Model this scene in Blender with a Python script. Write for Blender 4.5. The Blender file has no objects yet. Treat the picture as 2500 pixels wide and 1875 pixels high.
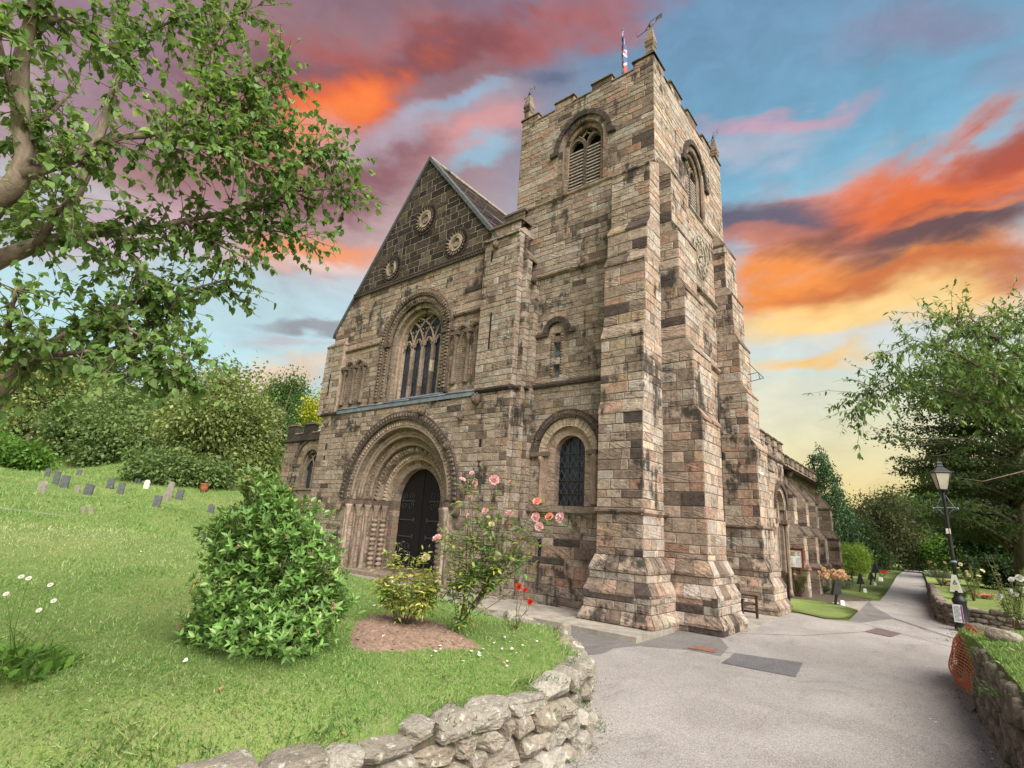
import bpy, math, random
import numpy as np
from mathutils import Vector, Matrix, noise
from mathutils.geometry import tessellate_polygon, delaunay_2d_cdt

scene = bpy.context.scene
COL = scene.collection
rad = math.radians

# ---------------------------------------------------------------- camera
F_PX, IW, IH = 1281.1737782205817, 2500.0, 1875.0
_p1 = np.array((-390.0, 1180.0)) - (IW/2, IH/2)
_p2 = np.array((2312.0, 1351.0)) - (IW/2, IH/2)
_d = lambda p: np.array([p[0], -p[1], -F_PX])/np.linalg.norm([p[0], p[1], F_PX])
_X, _Y = -_d(_p1), _d(_p2)
_Z = np.cross(_X, _Y); _Z /= np.linalg.norm(_Z)
ROT = np.array([_X, _Y, _Z])
CAM = np.array([0.0, 0.0, 2.3])
def ray(px, py): return ROT @ np.array([px-IW/2, -(py-IH/2), -F_PX])
def P(px, py, D): return CAM + ray(px, py)*D/F_PX
def GZ(px, py, z):
    r = ray(px, py); return CAM + r*(z-CAM[2])/r[2]
def GY(px, py, y):
    r = ray(px, py); return CAM + r*(y-CAM[1])/r[1]
def GX(px, py, x):
    r = ray(px, py); return CAM + r*(x-CAM[0])/r[0]

cam = bpy.data.cameras.new('camera')
cam.sensor_fit = 'HORIZONTAL'; cam.sensor_width = 36.0
cam.lens = 36.0*F_PX/IW; cam.clip_start = 0.05; cam.clip_end = 2000
camo = bpy.data.objects.new('camera', cam); COL.objects.link(camo)
M3 = Matrix([list(r) for r in ROT]); U, _s, V = np.linalg.svd(ROT); RO = U @ V
camo.matrix_world = Matrix.Translation(Vector(CAM)) @ Matrix([list(r) for r in RO]).to_4x4()
scene.camera = camo

# ---------------------------------------------------------------- object helpers
def tag(o, label=None, cat=None, group=None, kind=None):
    if label: o['label'] = label
    if cat: o['category'] = cat
    if group: o['group'] = group
    if kind: o['kind'] = kind
    return o
def link(name, me, parent=None, loc=None):
    o = bpy.data.objects.new(name, me); COL.objects.link(o)
    if parent: o.parent = parent
    if loc is not None: o.location = loc
    return o
def empty(name, label, cat, loc=(0, 0, 0), group=None):
    o = link(name, None, None, loc); o.empty_display_size = .3
    return tag(o, label, cat, group)
def dup(o, loc=None, rz=None, label=None, parent=None, scale=None):
    c = o.copy(); COL.objects.link(c)
    if parent is not None: c.parent = parent
    if loc is not None: c.location = loc
    if rz is not None: c.rotation_euler = (0, 0, rz)
    if scale is not None: c.scale = scale
    if label: c['label'] = label
    for ch in o.children: dup(ch, parent=c)
    return c

class MB:
    """collects faces, then links them as one mesh object"""
    def __init__(s):
        s.v = []; s.f = []; s.uv = []; s.rn = []; s.mi = []; s.sm = []
    def face(s, pts, r=(.5, .5), mat=0, smooth=False, uv=None):
        i = len(s.v); pts = [tuple(map(float, p)) for p in pts]
        s.v += pts; s.f.append(tuple(range(i, i+len(pts))))
        if uv is None: uv = auto_uv(pts)
        off = (r[0]*37.7 % 1*5, r[1]*53.3 % 1*5)
        s.uv += [(a+off[0], b+off[1]) for a, b in uv]
        s.rn += [r]*len(pts); s.mi.append(mat); s.sm.append(smooth)
    def faces(s, verts, faces, r=(.5, .5), mat=0, smooth=True):
        i = len(s.v); verts = [tuple(map(float, p)) for p in verts]; s.v += verts
        for f in faces:
            s.f.append(tuple(i+k for k in f))
            uv = auto_uv([verts[k] for k in f])
            s.uv += uv; s.rn += [r]*len(f); s.mi.append(mat); s.sm.append(smooth)
    def box(s, x0, x1, y0, y1, z0, z1, r=(.5, .5), mat=0, skip=''):
        c = lambda x, y, z: (x, y, z)
        if 'w' not in skip: s.face([c(x0,y0,z0),c(x1,y0,z0),c(x1,y0,z1),c(x0,y0,z1)], r, mat)
        if 'e' not in skip: s.face([c(x1,y1,z0),c(x0,y1,z0),c(x0,y1,z1),c(x1,y1,z1)], r, mat)
        if 's' not in skip: s.face([c(x1,y0,z0),c(x1,y1,z0),c(x1,y1,z1),c(x1,y0,z1)], r, mat)
        if 'n' not in skip: s.face([c(x0,y1,z0),c(x0,y0,z0),c(x0,y0,z1),c(x0,y1,z1)], r, mat)
        if 't' not in skip: s.face([c(x0,y0,z1),c(x1,y0,z1),c(x1,y1,z1),c(x0,y1,z1)], r, mat)
        if 'b' not in skip: s.face([c(x0,y1,z0),c(x1,y1,z0),c(x1,y0,z0),c(x0,y0,z0)], r, mat)
    def hexa(s, a, b, r=(.5, .5), mat=0, caps=True):
        """two quads (lists of 4 points) joined to a solid"""
        if caps: s.face(a[::-1], r, mat); s.face(b, r, mat)
        for i in range(4):
            j = (i+1) % 4; s.face([a[i], a[j], b[j], b[i]], r, mat)
    def tube(s, pts, rads, n=6, r=(.5, .5), mat=0, cap=True):
        pts = [np.array(p, float) for p in pts]
        if not hasattr(rads, '__len__'): rads = [rads]*len(pts)
        rings = []; t0 = pts[1]-pts[0]
        up = np.array([0, 0, 1.0]) if abs(t0[2]) < .9*np.linalg.norm(t0) else np.array([1.0, 0, 0])
        for i, p in enumerate(pts):
            t = pts[min(i+1, len(pts)-1)]-pts[max(i-1, 0)]; t = t/(np.linalg.norm(t)+1e-9)
            a = np.cross(t, up); a /= np.linalg.norm(a)+1e-9; b = np.cross(a, t); up = b
            rings.append([p+(a*math.cos(w)+b*math.sin(w))*rads[i] for w in [2*math.pi*k/n for k in range(n)]])
        vs = [q for rg in rings for q in rg]; fs = []
        for i in range(len(pts)-1):
            for k in range(n):
                k2 = (k+1) % n; fs.append((i*n+k2, i*n+k, (i+1)*n+k, (i+1)*n+k2))
        if cap: fs.append(tuple(range(n))); fs.append(tuple((len(pts)-1)*n+k for k in range(n))[::-1])
        s.faces(vs, fs, r, mat, True)
    def lathe(s, c, prof, n=12, r=(.5, .5), mat=0, smooth=True, rot=0):
        vs = []; fs = []
        for (ra, z) in prof:
            for k in range(n):
                w = 2*math.pi*k/n+rot; vs.append((c[0]+ra*math.cos(w), c[1]+ra*math.sin(w), c[2]+z))
        for i in range(len(prof)-1):
            for k in range(n):
                k2 = (k+1) % n; fs.append((i*n+k, i*n+k2, (i+1)*n+k2, (i+1)*n+k))
        fs.append(tuple(range(n))[::-1]); fs.append(tuple((len(prof)-1)*n+k for k in range(n)))
        s.faces(vs, fs, r, mat, smooth)
    def build(s, name, mats, parent=None, loc=None):
        me = bpy.data.meshes.new(name)
        v = s.v
        if loc is not None: v = [(a-loc[0], b-loc[1], c-loc[2]) for a, b, c in s.v]
        me.from_pydata(v, [], s.f)
        if not isinstance(mats, (list, tuple)): mats = [mats]
        for m in mats: me.materials.append(m)
        u = me.uv_layers.new(name='UVMap'); u.data.foreach_set('uv', np.array(s.uv, np.float32).ravel())
        u2 = me.uv_layers.new(name='rnd'); u2.data.foreach_set('uv', np.array(s.rn, np.float32).ravel())
        me.polygons.foreach_set('material_index', np.array(s.mi, np.int32))
        me.polygons.foreach_set('use_smooth', np.array(s.sm, bool))
        me.update()
        return link(name, me, parent, loc)

def auto_uv(pts):
    n = [0, 0, 0]
    for i in range(len(pts)):
        a, b = pts[i], pts[(i+1) % len(pts)]
        n[0] += (a[1]-b[1])*(a[2]+b[2]); n[1] += (a[2]-b[2])*(a[0]+b[0]); n[2] += (a[0]-b[0])*(a[1]+b[1])
    l = math.sqrt(sum(c*c for c in n))+1e-12
    if abs(n[2])/l > .8: return [(p[0], p[1]) for p in pts]
    h = math.hypot(n[0], n[1])+1e-12; tx, ty = -n[1]/h, n[0]/h
    return [(p[0]*tx+p[1]*ty, p[2]) for p in pts]

# ---------------------------------------------------------------- materials
def srgb(r, g, b):
    f = lambda c: (c/255)/12.92 if c/255 <= .04045 else (((c/255)+.055)/1.055)**2.4
    return (f(r), f(g), f(b), 1)
class NT:
    def __init__(s, nt): s.nt = nt; nt.nodes.clear()
    def n(s, t, **k):
        nd = s.nt.nodes.new(t)
        for a, b in k.items():
            if a == 'ins':
                for kk, vv in b.items():
                    if isinstance(vv, bpy.types.NodeSocket): s.nt.links.new(vv, nd.inputs[kk])
                    else: nd.inputs[kk].default_value = vv
            else: setattr(nd, a, b)
        return nd
    def l(s, a, b): s.nt.links.new(a, b)
    def math(s, op, a, b=0.0, c=None, clamp=False):
        ins = {0: a, 1: b}
        if c is not None: ins[2] = c
        return s.n('ShaderNodeMath', operation=op, use_clamp=clamp, ins=ins).outputs[0]
    def mix(s, f, a, b, bt='MIX'):
        nd = s.n('ShaderNodeMix', data_type='RGBA', blend_type=bt)
        for sk, v in ((nd.inputs[0], f), (nd.inputs[6], a), (nd.inputs[7], b)):
            if isinstance(v, bpy.types.NodeSocket): s.l(v, sk)
            else: sk.default_value = v
        return nd.outputs[2]
    def ramp(s, f, stops, interp='LINEAR'):
        nd = s.n('ShaderNodeValToRGB'); cr = nd.color_ramp; cr.interpolation = interp
        while len(cr.elements) < len(stops): cr.elements.new(.5)
        for e, (p, c) in zip(cr.elements, stops): e.position = p; e.color = c if len(c) == 4 else (*c, 1)
        s.l(f, nd.inputs[0]); return nd.outputs[0]
    def noise(s, vec, scale, detail=3, rough=.6, dist=0.0):
        nd = s.n('ShaderNodeTexNoise', ins={'Scale': scale, 'Detail': detail, 'Roughness': rough, 'Distortion': dist})
        if vec is not None: s.l(vec, nd.inputs['Vector'])
        return nd.outputs[0]
    def mapr(s, v, a, b, c=0.0, d=1.0, it='SMOOTHSTEP'):
        return s.n('ShaderNodeMapRange', interpolation_type=it, ins={0: v, 1: a, 2: b, 3: c, 4: d}).outputs[0]
def new_mat(name):
    m = bpy.data.materials.new(name); m.use_nodes = True
    return m, NT(m.node_tree)
def principled(t, color, rough=.8, normal=None, metal=0.0, spec=.3):
    b = t.n('ShaderNodeBsdfPrincipled')
    for k, v in (('Base Color', color), ('Roughness', rough), ('Metallic', metal), ('Specular IOR Level', spec)):
        if isinstance(v, bpy.types.NodeSocket): t.l(v, b.inputs[k])
        else: b.inputs[k].default_value = v
    if normal is not None: t.l(normal, b.inputs['Normal'])
    o = t.n('ShaderNodeOutputMaterial'); t.l(b.outputs[0], o.inputs[0]); return b
def bump(t, h, strength=.5, dist=.02):
    return t.n('ShaderNodeBump', ins={'Strength': strength, 'Distance': dist, 'Height': h}).outputs[0]

PAL = [(0.075, 0.057, 0.051), (0.153, 0.111, 0.086), (0.219, 0.164, 0.129), (0.275, 0.210, 0.164), (0.331, 0.258, 0.205), (0.358, 0.300, 0.264), (0.277, 0.243, 0.200), (0.304, 0.221, 0.142), (0.313, 0.210, 0.158), (0.260, 0.151, 0.107), (0.375, 0.275, 0.221), (0.465, 0.362, 0.271)]
def stone_mat(name, soot=.5, lichen=.25, scale=1.0, dim=1.0):
    m, t = new_mat(name)
    rn = t.n('ShaderNodeUVMap', uv_map='rnd').outputs[0]; uv = t.n('ShaderNodeUVMap', uv_map='UVMap').outputs[0]
    sp = t.n('ShaderNodeSeparateXYZ', ins={0: rn}); r1, r2 = sp.outputs[0], sp.outputs[1]
    base = t.ramp(r1, [((i+.5)/12, c) for i, c in enumerate(PAL)])
    tc = t.n('ShaderNodeTexCoord').outputs['Object']
    # bedding planes: stretched noise, tilted per block
    rot = t.n('ShaderNodeVectorRotate', rotation_type='Z_AXIS', ins={'Vector': uv, 'Angle': t.math('MULTIPLY', t.math('SUBTRACT', r2, .5), .9)}).outputs[0]
    mp = t.n('ShaderNodeMapping', ins={'Vector': rot, 'Scale': (2.2*scale, 24*scale, 1)}).outputs[0]
    bed = t.noise(mp, 1.0, 3, .6, .6)
    bedm = t.mapr(r2, .45, .75)
    grain = t.noise(uv, 38*scale, 4, .65); blot = t.noise(uv, 5*scale, 3, .6)
    g = t.math('ADD', t.math('MULTIPLY', grain, .55), t.math('MULTIPLY', blot, .75))
    g = t.math('ADD', g, t.math('MULTIPLY', t.math('MULTIPLY', t.math('SUBTRACT', bed, .5), 1.3), bedm))
    mid = t.noise(uv, 15*scale, 4, .7, .5); g = t.math('ADD', g, t.math('MULTIPLY', t.math('SUBTRACT', mid, .5), .9)); gm = t.mapr(g, .30, 1.0, .48*dim, 1.36*dim)
    col = t.mix(1.0, base, t.n('ShaderNodeCombineColor', ins={0: gm, 1: gm, 2: gm}).outputs[0], 'MULTIPLY')
    so = t.math('ADD', t.noise(tc, .55, 4, .65), t.math('MULTIPLY', t.math('SUBTRACT', r2, .5), .06))
    so = t.math('ADD', so, t.math('MULTIPLY', t.math('SUBTRACT', grain, .5), .3))
    mp2 = t.n('ShaderNodeMapping', ins={'Vector': tc, 'Scale': (4.5, 4.5, .55)}).outputs[0]   # soot runs down the face in streaks
    so = t.math('ADD', so, t.math('MULTIPLY', t.math('SUBTRACT', t.noise(mp2, 1.0, 4, .65), .5), .55))
    so = t.math('ADD', so, t.math('MULTIPLY', t.math('SUBTRACT', t.noise(tc, 2.6, 5, .7), .5), .55)); som = t.math('MULTIPLY', t.mapr(so, .55, .69), soot)
    col = t.mix(som, col, (.042, .036, .031, 1))
    li = t.noise(tc, 7.0, 5, .7); lim = t.math('MULTIPLY', t.mapr(li, .62, .72), lichen)
    col = t.mix(lim, col, (.33, .32, .25, 1))
    h = t.math('ADD', t.math('MULTIPLY', grain, .35), t.math('ADD', blot, t.math('MULTIPLY', t.math('MULTIPLY', bed, bedm), 1.6)))
    principled(t, col, .92, bump(t, h, 1.0, .03), spec=.15)
    return m
def simple(name, c1, c2, scale=6, rough=.8, bs=.3, detail=4, metal=0.0, bd=.01, stretch=(1, 1, 1), spec=.3):
    m, t = new_mat(name)
    tc = t.n('ShaderNodeTexCoord').outputs['Object']
    mp = t.n('ShaderNodeMapping', ins={'Vector': tc, 'Scale': stretch}).outputs[0]
    nz = t.noise(mp, scale, detail, .65)
    col = t.mix(t.mapr(nz, .3, .7), (*c1, 1), (*c2, 1))
    principled(t, col, rough, bump(t, nz, bs, bd), metal, spec)
    return m
def leaf_mat(name, cols, trans=.35, rough=.5, spec=.35):
    m, t = new_mat(name)
    rn = t.n('ShaderNodeUVMap', uv_map='rnd').outputs[0]; sp = t.n('ShaderNodeSeparateXYZ', ins={0: rn})
    n = len(cols); col = t.ramp(sp.outputs[0], [(i/(n-1), c) for i, c in enumerate(cols)])
    br = t.math('MULTIPLY_ADD', sp.outputs[1], .7, .65)
    col = t.mix(1.0, col, t.n('ShaderNodeCombineColor', ins={0: br, 1: br, 2: br}).outputs[0], 'MULTIPLY')
    b = t.n('ShaderNodeBsdfPrincipled', ins={'Base Color': col, 'Roughness': rough, 'Specular IOR Level': spec})
    tl = t.n('ShaderNodeBsdfTranslucent', ins={'Color': t.mix(.5, col, (.30, .42, .06, 1))})
    mx = t.n('ShaderNodeMixShader', ins={0: trans, 1: b.outputs[0], 2: tl.outputs[0]})
    o = t.n('ShaderNodeOutputMaterial'); t.l(mx.outputs[0], o.inputs[0])
    return m

M = {}
M['stone'] = stone_mat('weathered_sandstone', .95, .22, 1.0, 1.06)
M['pale'] = stone_mat('pale_sandstone', .28, .1, 1.0, 1.05)
M['gable'] = stone_mat('blackened_gable_stone', .85, .08, 1.0, .40)
M['dark'] = stone_mat('sooty_sandstone', .92, .35)
M['carved'] = stone_mat('carved_sandstone', .95, .3, 1.0, .9)
M['mortar'] = simple('lime_mortar', (.20, .165, .13), (.095, .08, .065), 9, .95, .5)
M['mortar_light'] = simple('pale_mortar', (.40, .35, .28), (.24, .20, .16), 9, .95, .5)
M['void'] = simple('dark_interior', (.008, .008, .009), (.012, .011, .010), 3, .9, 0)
M['iron'] = simple('wrought_iron', (.035, .034, .038), (.06, .058, .062), 30, .5, .2)
M['wood_door'] = simple('black_oak', (.0045, .003, .004), (.011, .008, .0095), 6, .7, .6, 5, 0, .01, (18, 18, .7))
M['slate'] = simple('slate_coping', (.055, .06, .066), (.10, .105, .11), 6, .7, .3)
M['paleplate'] = simple('pale_dial_plate', (.50, .56, .60), (.58, .63, .66), 3, .6, .1)
M['lead'] = simple('lead_sheet', (.10, .12, .15), (.18, .205, .235), 4, .55, .25, 4, .0)
M['roof'] = simple('roof_tiles', (.055, .042, .036), (.12, .085, .07), 14, .9, .8, 4, 0, .04)
M['bench'] = simple('stained_wood', (.035, .018, .014), (.075, .042, .032), 8, .6, .4, 4, 0, .01, (3, 3, 20))
M['black'] = simple('black_paint', (.008, .009, .010), (.014, .015, .016), 40, .5, .08, spec=.3)
M['white'] = simple('white_plastic', (.62, .62, .60), (.75, .75, .72), 12, .5, .1)
M['paper'] = simple('paper', (.68, .69, .72), (.76, .77, .78), 5, .8, 0)
M['manila'] = simple('manila_notice', (.50, .36, .16), (.58, .43, .2), 8, .8, 0)
M['redframe'] = simple('dark_red_paint', (.13, .02, .02), (.18, .035, .03), 14, .5, .1)
M['terracotta'] = simple('terracotta', (.30, .085, .04), (.38, .12, .06), 12, .85, .3)
M['grave_slate'] = simple('grey_slate', (.075, .08, .08), (.125, .13, .13), 6, .8, .2)
M['grave_stone'] = simple('pinkish_gravestone', (.18, .155, .13), (.28, .245, .21), 5, .9, .3)
M['grave_pale'] = simple('pale_gravestone', (.50, .48, .44), (.62, .60, .56), 5, .9, .2)
M['bark'] = simple('smooth_bark', (.085, .062, .045), (.30, .235, .175), 9, .9, 1.2, 7, 0, .02, (1, 1, .35))
M['bark_dark'] = simple('dark_bark', (.05, .04, .03), (.10, .08, .06), 8, .9, .8, 5, 0, .02, (1, 1, .3))
M['twig'] = simple('twig_bark', (.085, .062, .042), (.15, .115, .085), 9, .9, .3)
M['rose_stem'] = simple('rose_stem', (.085, .075, .035), (.15, .095, .055), 9, .7, .2)
M['net'] = simple('orange_plastic_mesh', (.62, .15, .065), (.72, .22, .10), 6, .55, .1)
M['verdigris'] = simple('green_bronze', (.05, .13, .115), (.09, .18, .16), 6, .6, .2)
M['lamp_glass'] = simple('lamp_glass', (.34, .31, .25), (.44, .40, .32), 3, .3, 0, spec=.5)
M['gold'] = simple('weathered_gilding', (.30, .27, .21), (.20, .175, .13), 9, .5, .1)
M['rust'] = simple('rusty_cover', (.17, .075, .05), (.26, .12, .085), 12, .85, .5)
M['earth'] = simple('dark_earth', (.055, .042, .03), (.10, .08, .055), 6, .95, .6)
def flat(name, c, rough=.6):
    m, t = new_mat(name); principled(t, (*c, 1), rough); return m
M['flag_red'] = simple('flag_red', (.36, .08, .075), (.30, .06, .06), 9, .8, 0)
M['flag_blue'] = simple('flag_blue', (.075, .11, .26), (.06, .085, .2), 9, .8, 0)
M['flag_white'] = simple('flag_white', (.50, .48, .53), (.42, .42, .48), 9, .8, 0)

def glass_mat(name, pitch, lead=(.06, .065, .07), tint=(.006, .008, .014), diag=True, w=.09):
    m, t = new_mat(name)
    uv = t.n('ShaderNodeUVMap', uv_map='UVMap').outputs[0]
    if diag:
        uv = t.n('ShaderNodeMapping', ins={'Vector': uv, 'Scale': (1, .62, 1)}).outputs[0]
        uv = t.n('ShaderNodeVectorRotate', rotation_type='Z_AXIS', ins={'Vector': uv, 'Angle': rad(45)}).outputs[0]
    sp = t.n('ShaderNodeSeparateXYZ', ins={0: t.n('ShaderNodeVectorMath', operation='SCALE', ins={0: uv, 3: 1/pitch}).outputs[0]})
    ds = []
    for i in (0, 1):
        f = t.math('FRACT', sp.outputs[i]); ds.append(t.math('ABSOLUTE', t.math('SUBTRACT', f, .5)))
    d = t.math('MAXIMUM', ds[0], ds[1]); line = t.mapr(d, .5-w, .5-w*.5)
    fl = t.n('ShaderNodeCombineXYZ', ins={0: t.math('FLOOR', sp.outputs[0]), 1: t.math('FLOOR', sp.outputs[1])}).outputs[0]
    wn = t.n('ShaderNodeTexWhiteNoise', noise_dimensions='3D', ins={'Vector': fl})
    tc = t.mix(t.math('MULTIPLY', wn.outputs[0], .6), (*tint, 1), (tint[0]*5, tint[1]*5, tint[2]*5, 1))
    col = t.mix(line, tc, (*lead, 1))
    hh = t.math('ADD', line, t.math('MULTIPLY', wn.outputs[0], .25))
    rough = t.mapr(line, 0, 1, .22, .7)
    principled(t, col, rough, bump(t, hh, .35, .01), spec=.35)
    return m
M['glass'] = glass_mat('diamond_leaded_glass', .155, (.075, .085, .10), (.004, .006, .011), w=.07)
M['glass_grey'] = glass_mat('grey_leaded_glass', .10, (.045, .05, .06), (.013, .016, .022), w=.1)
M['glass_slit'] = glass_mat('blue_grey_leaded_glass', .16, (.03, .035, .04), (.05, .065, .085), w=.1)
# ---------------------------------------------------------------- masonry: every stone of a wall face is a real, slightly proud block
def WEST(Y): return lambda u, v, d=0.0: (u, Y-d, v)
def SOUTH(X): return lambda u, v, d=0.0: (X+d, u, v)
def NORTH(X): return lambda u, v, d=0.0: (X-d, -u, v)
ZONE = {  # palette index weights
    'tower': [(0,.01),(1,.07),(2,.24),(3,.32),(4,.14),(5,.05),(6,.08),(7,.02),(8,.05),(9,.02)],
    'butt':  [(0,.02),(1,.06),(2,.18),(3,.27),(4,.18),(5,.08),(6,.08),(7,.02),(8,.06),(9,.03),(10,.02)],
    'south': [(2,.03),(3,.14),(4,.25),(5,.22),(6,.05),(7,.02),(8,.09),(10,.14),(11,.06)],  # paler mix for south faces: their sunlight is put into the stone colour
    'nave':  [(0,.02),(1,.07),(2,.26),(3,.36),(4,.15),(5,.03),(6,.06),(7,.02),(8,.03)],
    'upper': [(1,.07),(2,.16),(3,.26),(4,.17),(7,.06),(8,.18),(10,.10),(6,.03)],
    'gable': [(0,.42),(1,.40),(2,.14),(3,.02),(7,.02)],
    'turret':[(1,.05),(2,.18),(3,.30),(4,.22),(5,.10),(6,.10),(7,.03)],
    'low':   [(0,.03),(1,.09),(2,.24),(3,.24),(8,.17),(9,.11),(10,.08),(6,.04)],
    'belfry':[(0,.02),(1,.10),(2,.22),(3,.22),(4,.10),(5,.06),(6,.09),(8,.09),(9,.08),(10,.02)],
    'aisle': [(1,.13),(2,.28),(3,.32),(4,.15),(8,.07),(7,.05)],
    'plinth':[(0,.08),(1,.16),(2,.20),(3,.20),(4,.14),(6,.10),(8,.08),(5,.04)],
    'pale':  [(3,.2),(4,.35),(5,.2),(10,.15),(11,.1)],
    'portal':[(2,.12),(3,.38),(4,.32),(8,.10),(10,.08)],
}
def pick(rng, zone):
    if isinstance(zone, (int, float)): return (zone+.5+rng.uniform(-.3, .3))/12
    z = ZONE[zone]; x = rng.random()*sum(w for _, w in z)
    for i, w in z:
        x -= w
        if x <= 0: return (i+.5+rng.uniform(-.4, .4))/12
    return .3
def clip(poly, ax, val, keep_less):
    out = []
    for i in range(len(poly)):
        a, b = poly[i], poly[(i+1) % len(poly)]
        ia, ib = (a[ax] <= val) == keep_less, (b[ax] <= val) == keep_less
        if ia: out.append(a)
        if ia != ib:
            t = (val-a[ax])/(b[ax]-a[ax]); out.append((a[0]+t*(b[0]-a[0]), a[1]+t*(b[1]-a[1])))
    return out
def rows(h, seed, z0, z1):
    r = random.Random(seed); z = -.3; out = [z]
    while z < z1+h: z += h*r.uniform(.72, 1.28); out.append(z)
    return out
def blocks(mb, poly, Mp, h=.29, L=.46, seed=1, zone='nave', holes=(), proud=.012, gap=.007, rowseed=None, quoin=None, mortar=1, chamf=.012, edge=0.006):
    rng = random.Random(seed*7919+13)
    us = [p[0] for p in poly]; vs = [p[1] for p in poly]; u0, u1, v0, v1 = min(us), max(us), min(vs), max(vs)
    rz = rows(h, rowseed if rowseed is not None else seed, v0, v1)
    for k in range(len(rz)-1):
        za, zb = rz[k], rz[k+1]
        if zb <= v0+.02 or za >= v1-.02: continue
        a = max(za, v0); b = min(zb, v1)
        if b-a < .06: pass
        band = clip(clip(poly, 1, a, False), 1, b, True)
        if len(band) < 3: continue
        bu0, bu1 = min(p[0] for p in band), max(p[0] for p in band)
        cuts = [bu0-edge]; x = bu0
        while x < bu1:
            x += L*rng.choice((.55, .8, 1.0, 1.15, 1.5, 1.9))*rng.uniform(.85, 1.15)
            if bu1-x < L*.4: x = bu1+edge
            cuts.append(x)
        for i in range(len(cuts)-1):
            ca, cb = cuts[i], cuts[i+1]
            pl = clip(clip(band, 0, max(ca, bu0), False), 0, min(cb, bu1), True)
            if len(pl) < 3: continue
            r = (pick(rng, zone), rng.random())
            if quoin and rng.random() < quoin and (i == len(cuts)-2): r = (rng.choice((.5, 1.5, 2.2))/12, r[1])
            if holes:
                st = [any(hh(p[0], p[1]) for hh in holes) for p in pl+[((ca+cb)/2, (a+b)/2)]]
                if all(st): continue
                if any(st):
                    nu = max(1, int((cb-ca)/.09)); nv = max(1, int((b-a)/.09))
                    for iu in range(nu):
                        for iv in range(nv):
                            q = [(ca+(cb-ca)*(iu+d1)/nu, a+(b-a)*(iv+d2)/nv) for d1, d2 in ((0,0),(1,0),(1,1),(0,1))]
                            if any(hh(*w) for w in q for hh in holes): continue
                            mb.face([Mp(w[0], w[1], proud*.5) for w in q], r)
                    continue
            pu = [p[0] for p in pl]; pv = [p[1] for p in pl]
            w_, h_ = max(pu)-min(pu), max(pv)-min(pv)
            if w_ < .03 or h_ < .03: continue
            cu, cv = (max(pu)+min(pu))/2, (max(pv)+min(pv))/2
            o = [(cu+(p[0]-cu)*(1-2*gap/w_), cv+(p[1]-cv)*(1-2*gap/h_)) for p in pl]
            c2 = chamf*rng.uniform(.7, 1.6)
            n_ = [(cu+(p[0]-cu)*(1-2*(gap+c2)/max(w_, .08))+rng.uniform(-.006, .006), cv+(p[1]-cv)*(1-2*(gap+c2)/max(h_, .08))+rng.uniform(-.006, .006)) for p in pl]
            d = proud*rng.uniform(.35, 1.5); tl = rng.uniform(-.004, .004)
            O = [Mp(p[0], p[1], 0) for p in o]; I = [Mp(p[0], p[1], d+(tl if p[0] > cu else -tl)) for p in n_]
            mb.face(I, r)
            for j in range(len(O)):
                jj = (j+1) % len(O); mb.face([O[j], O[jj], I[jj], I[j]], r)
def panel(mb, outer, Mp, holes=(), mat=1, d=-.003):
    loops = [[Vector((p[0], p[1], 0)) for p in outer]]+[[Vector((p[0], p[1], 0)) for p in h] for h in holes]
    flatp = [p for l in loops for p in l]
    for tr in tessellate_polygon(loops):
        q = [flatp[i] for i in tr]
        if (q[1]-q[0]).cross(q[2]-q[0]).z < 0: q = q[::-1]
        mb.face([Mp(p.x, p.y, d) for p in q], (.5, .5), mat)
def wall(mb, poly, Mp, holes=(), hole_fns=(), **k):
    panel(mb, poly, Mp, holes); blocks(mb, poly, Mp, holes=hole_fns, **k)
def rect(a, b, c, d): return [(a, c), (b, c), (b, d), (a, d)]
def arch_loop(cx, zs, r, zb, n=20, pt=0.0):
    """outline of a round (pt=0) or pointed opening, counter-clockwise"""
    L = [(cx-r, zb), (cx+r, zb)]
    for i in range(n+1): L.append(arch_pt(cx, zs, r, math.pi*i/n, pt))
    return L
def arch_pt(cx, zs, r, th, pt=0.0):
    if pt == 0: return (cx+r*math.cos(th), zs+r*math.sin(th))
    R = r*(1+pt); phi = math.acos(pt/(1+pt))           # two centred arch
    if th <= math.pi/2:
        a = phi*th/(math.pi/2); return (cx-r*pt+R*math.cos(a), zs+R*math.sin(a))
    a = phi*(math.pi-th)/(math.pi/2); return (cx+r*pt-R*math.cos(a), zs+R*math.sin(a))
def in_arch(cx, zs, r, zb, pt=0.0):
    def f(u, v):
        if v < zb or abs(u-cx) > r: return False
        if v <= zs: return True
        if pt == 0: return (u-cx)**2+(v-zs)**2 < r*r
        R = r*(1+pt); return (abs(u-cx)+r*pt)**2+(v-zs)**2 < R*R
    return f
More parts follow.
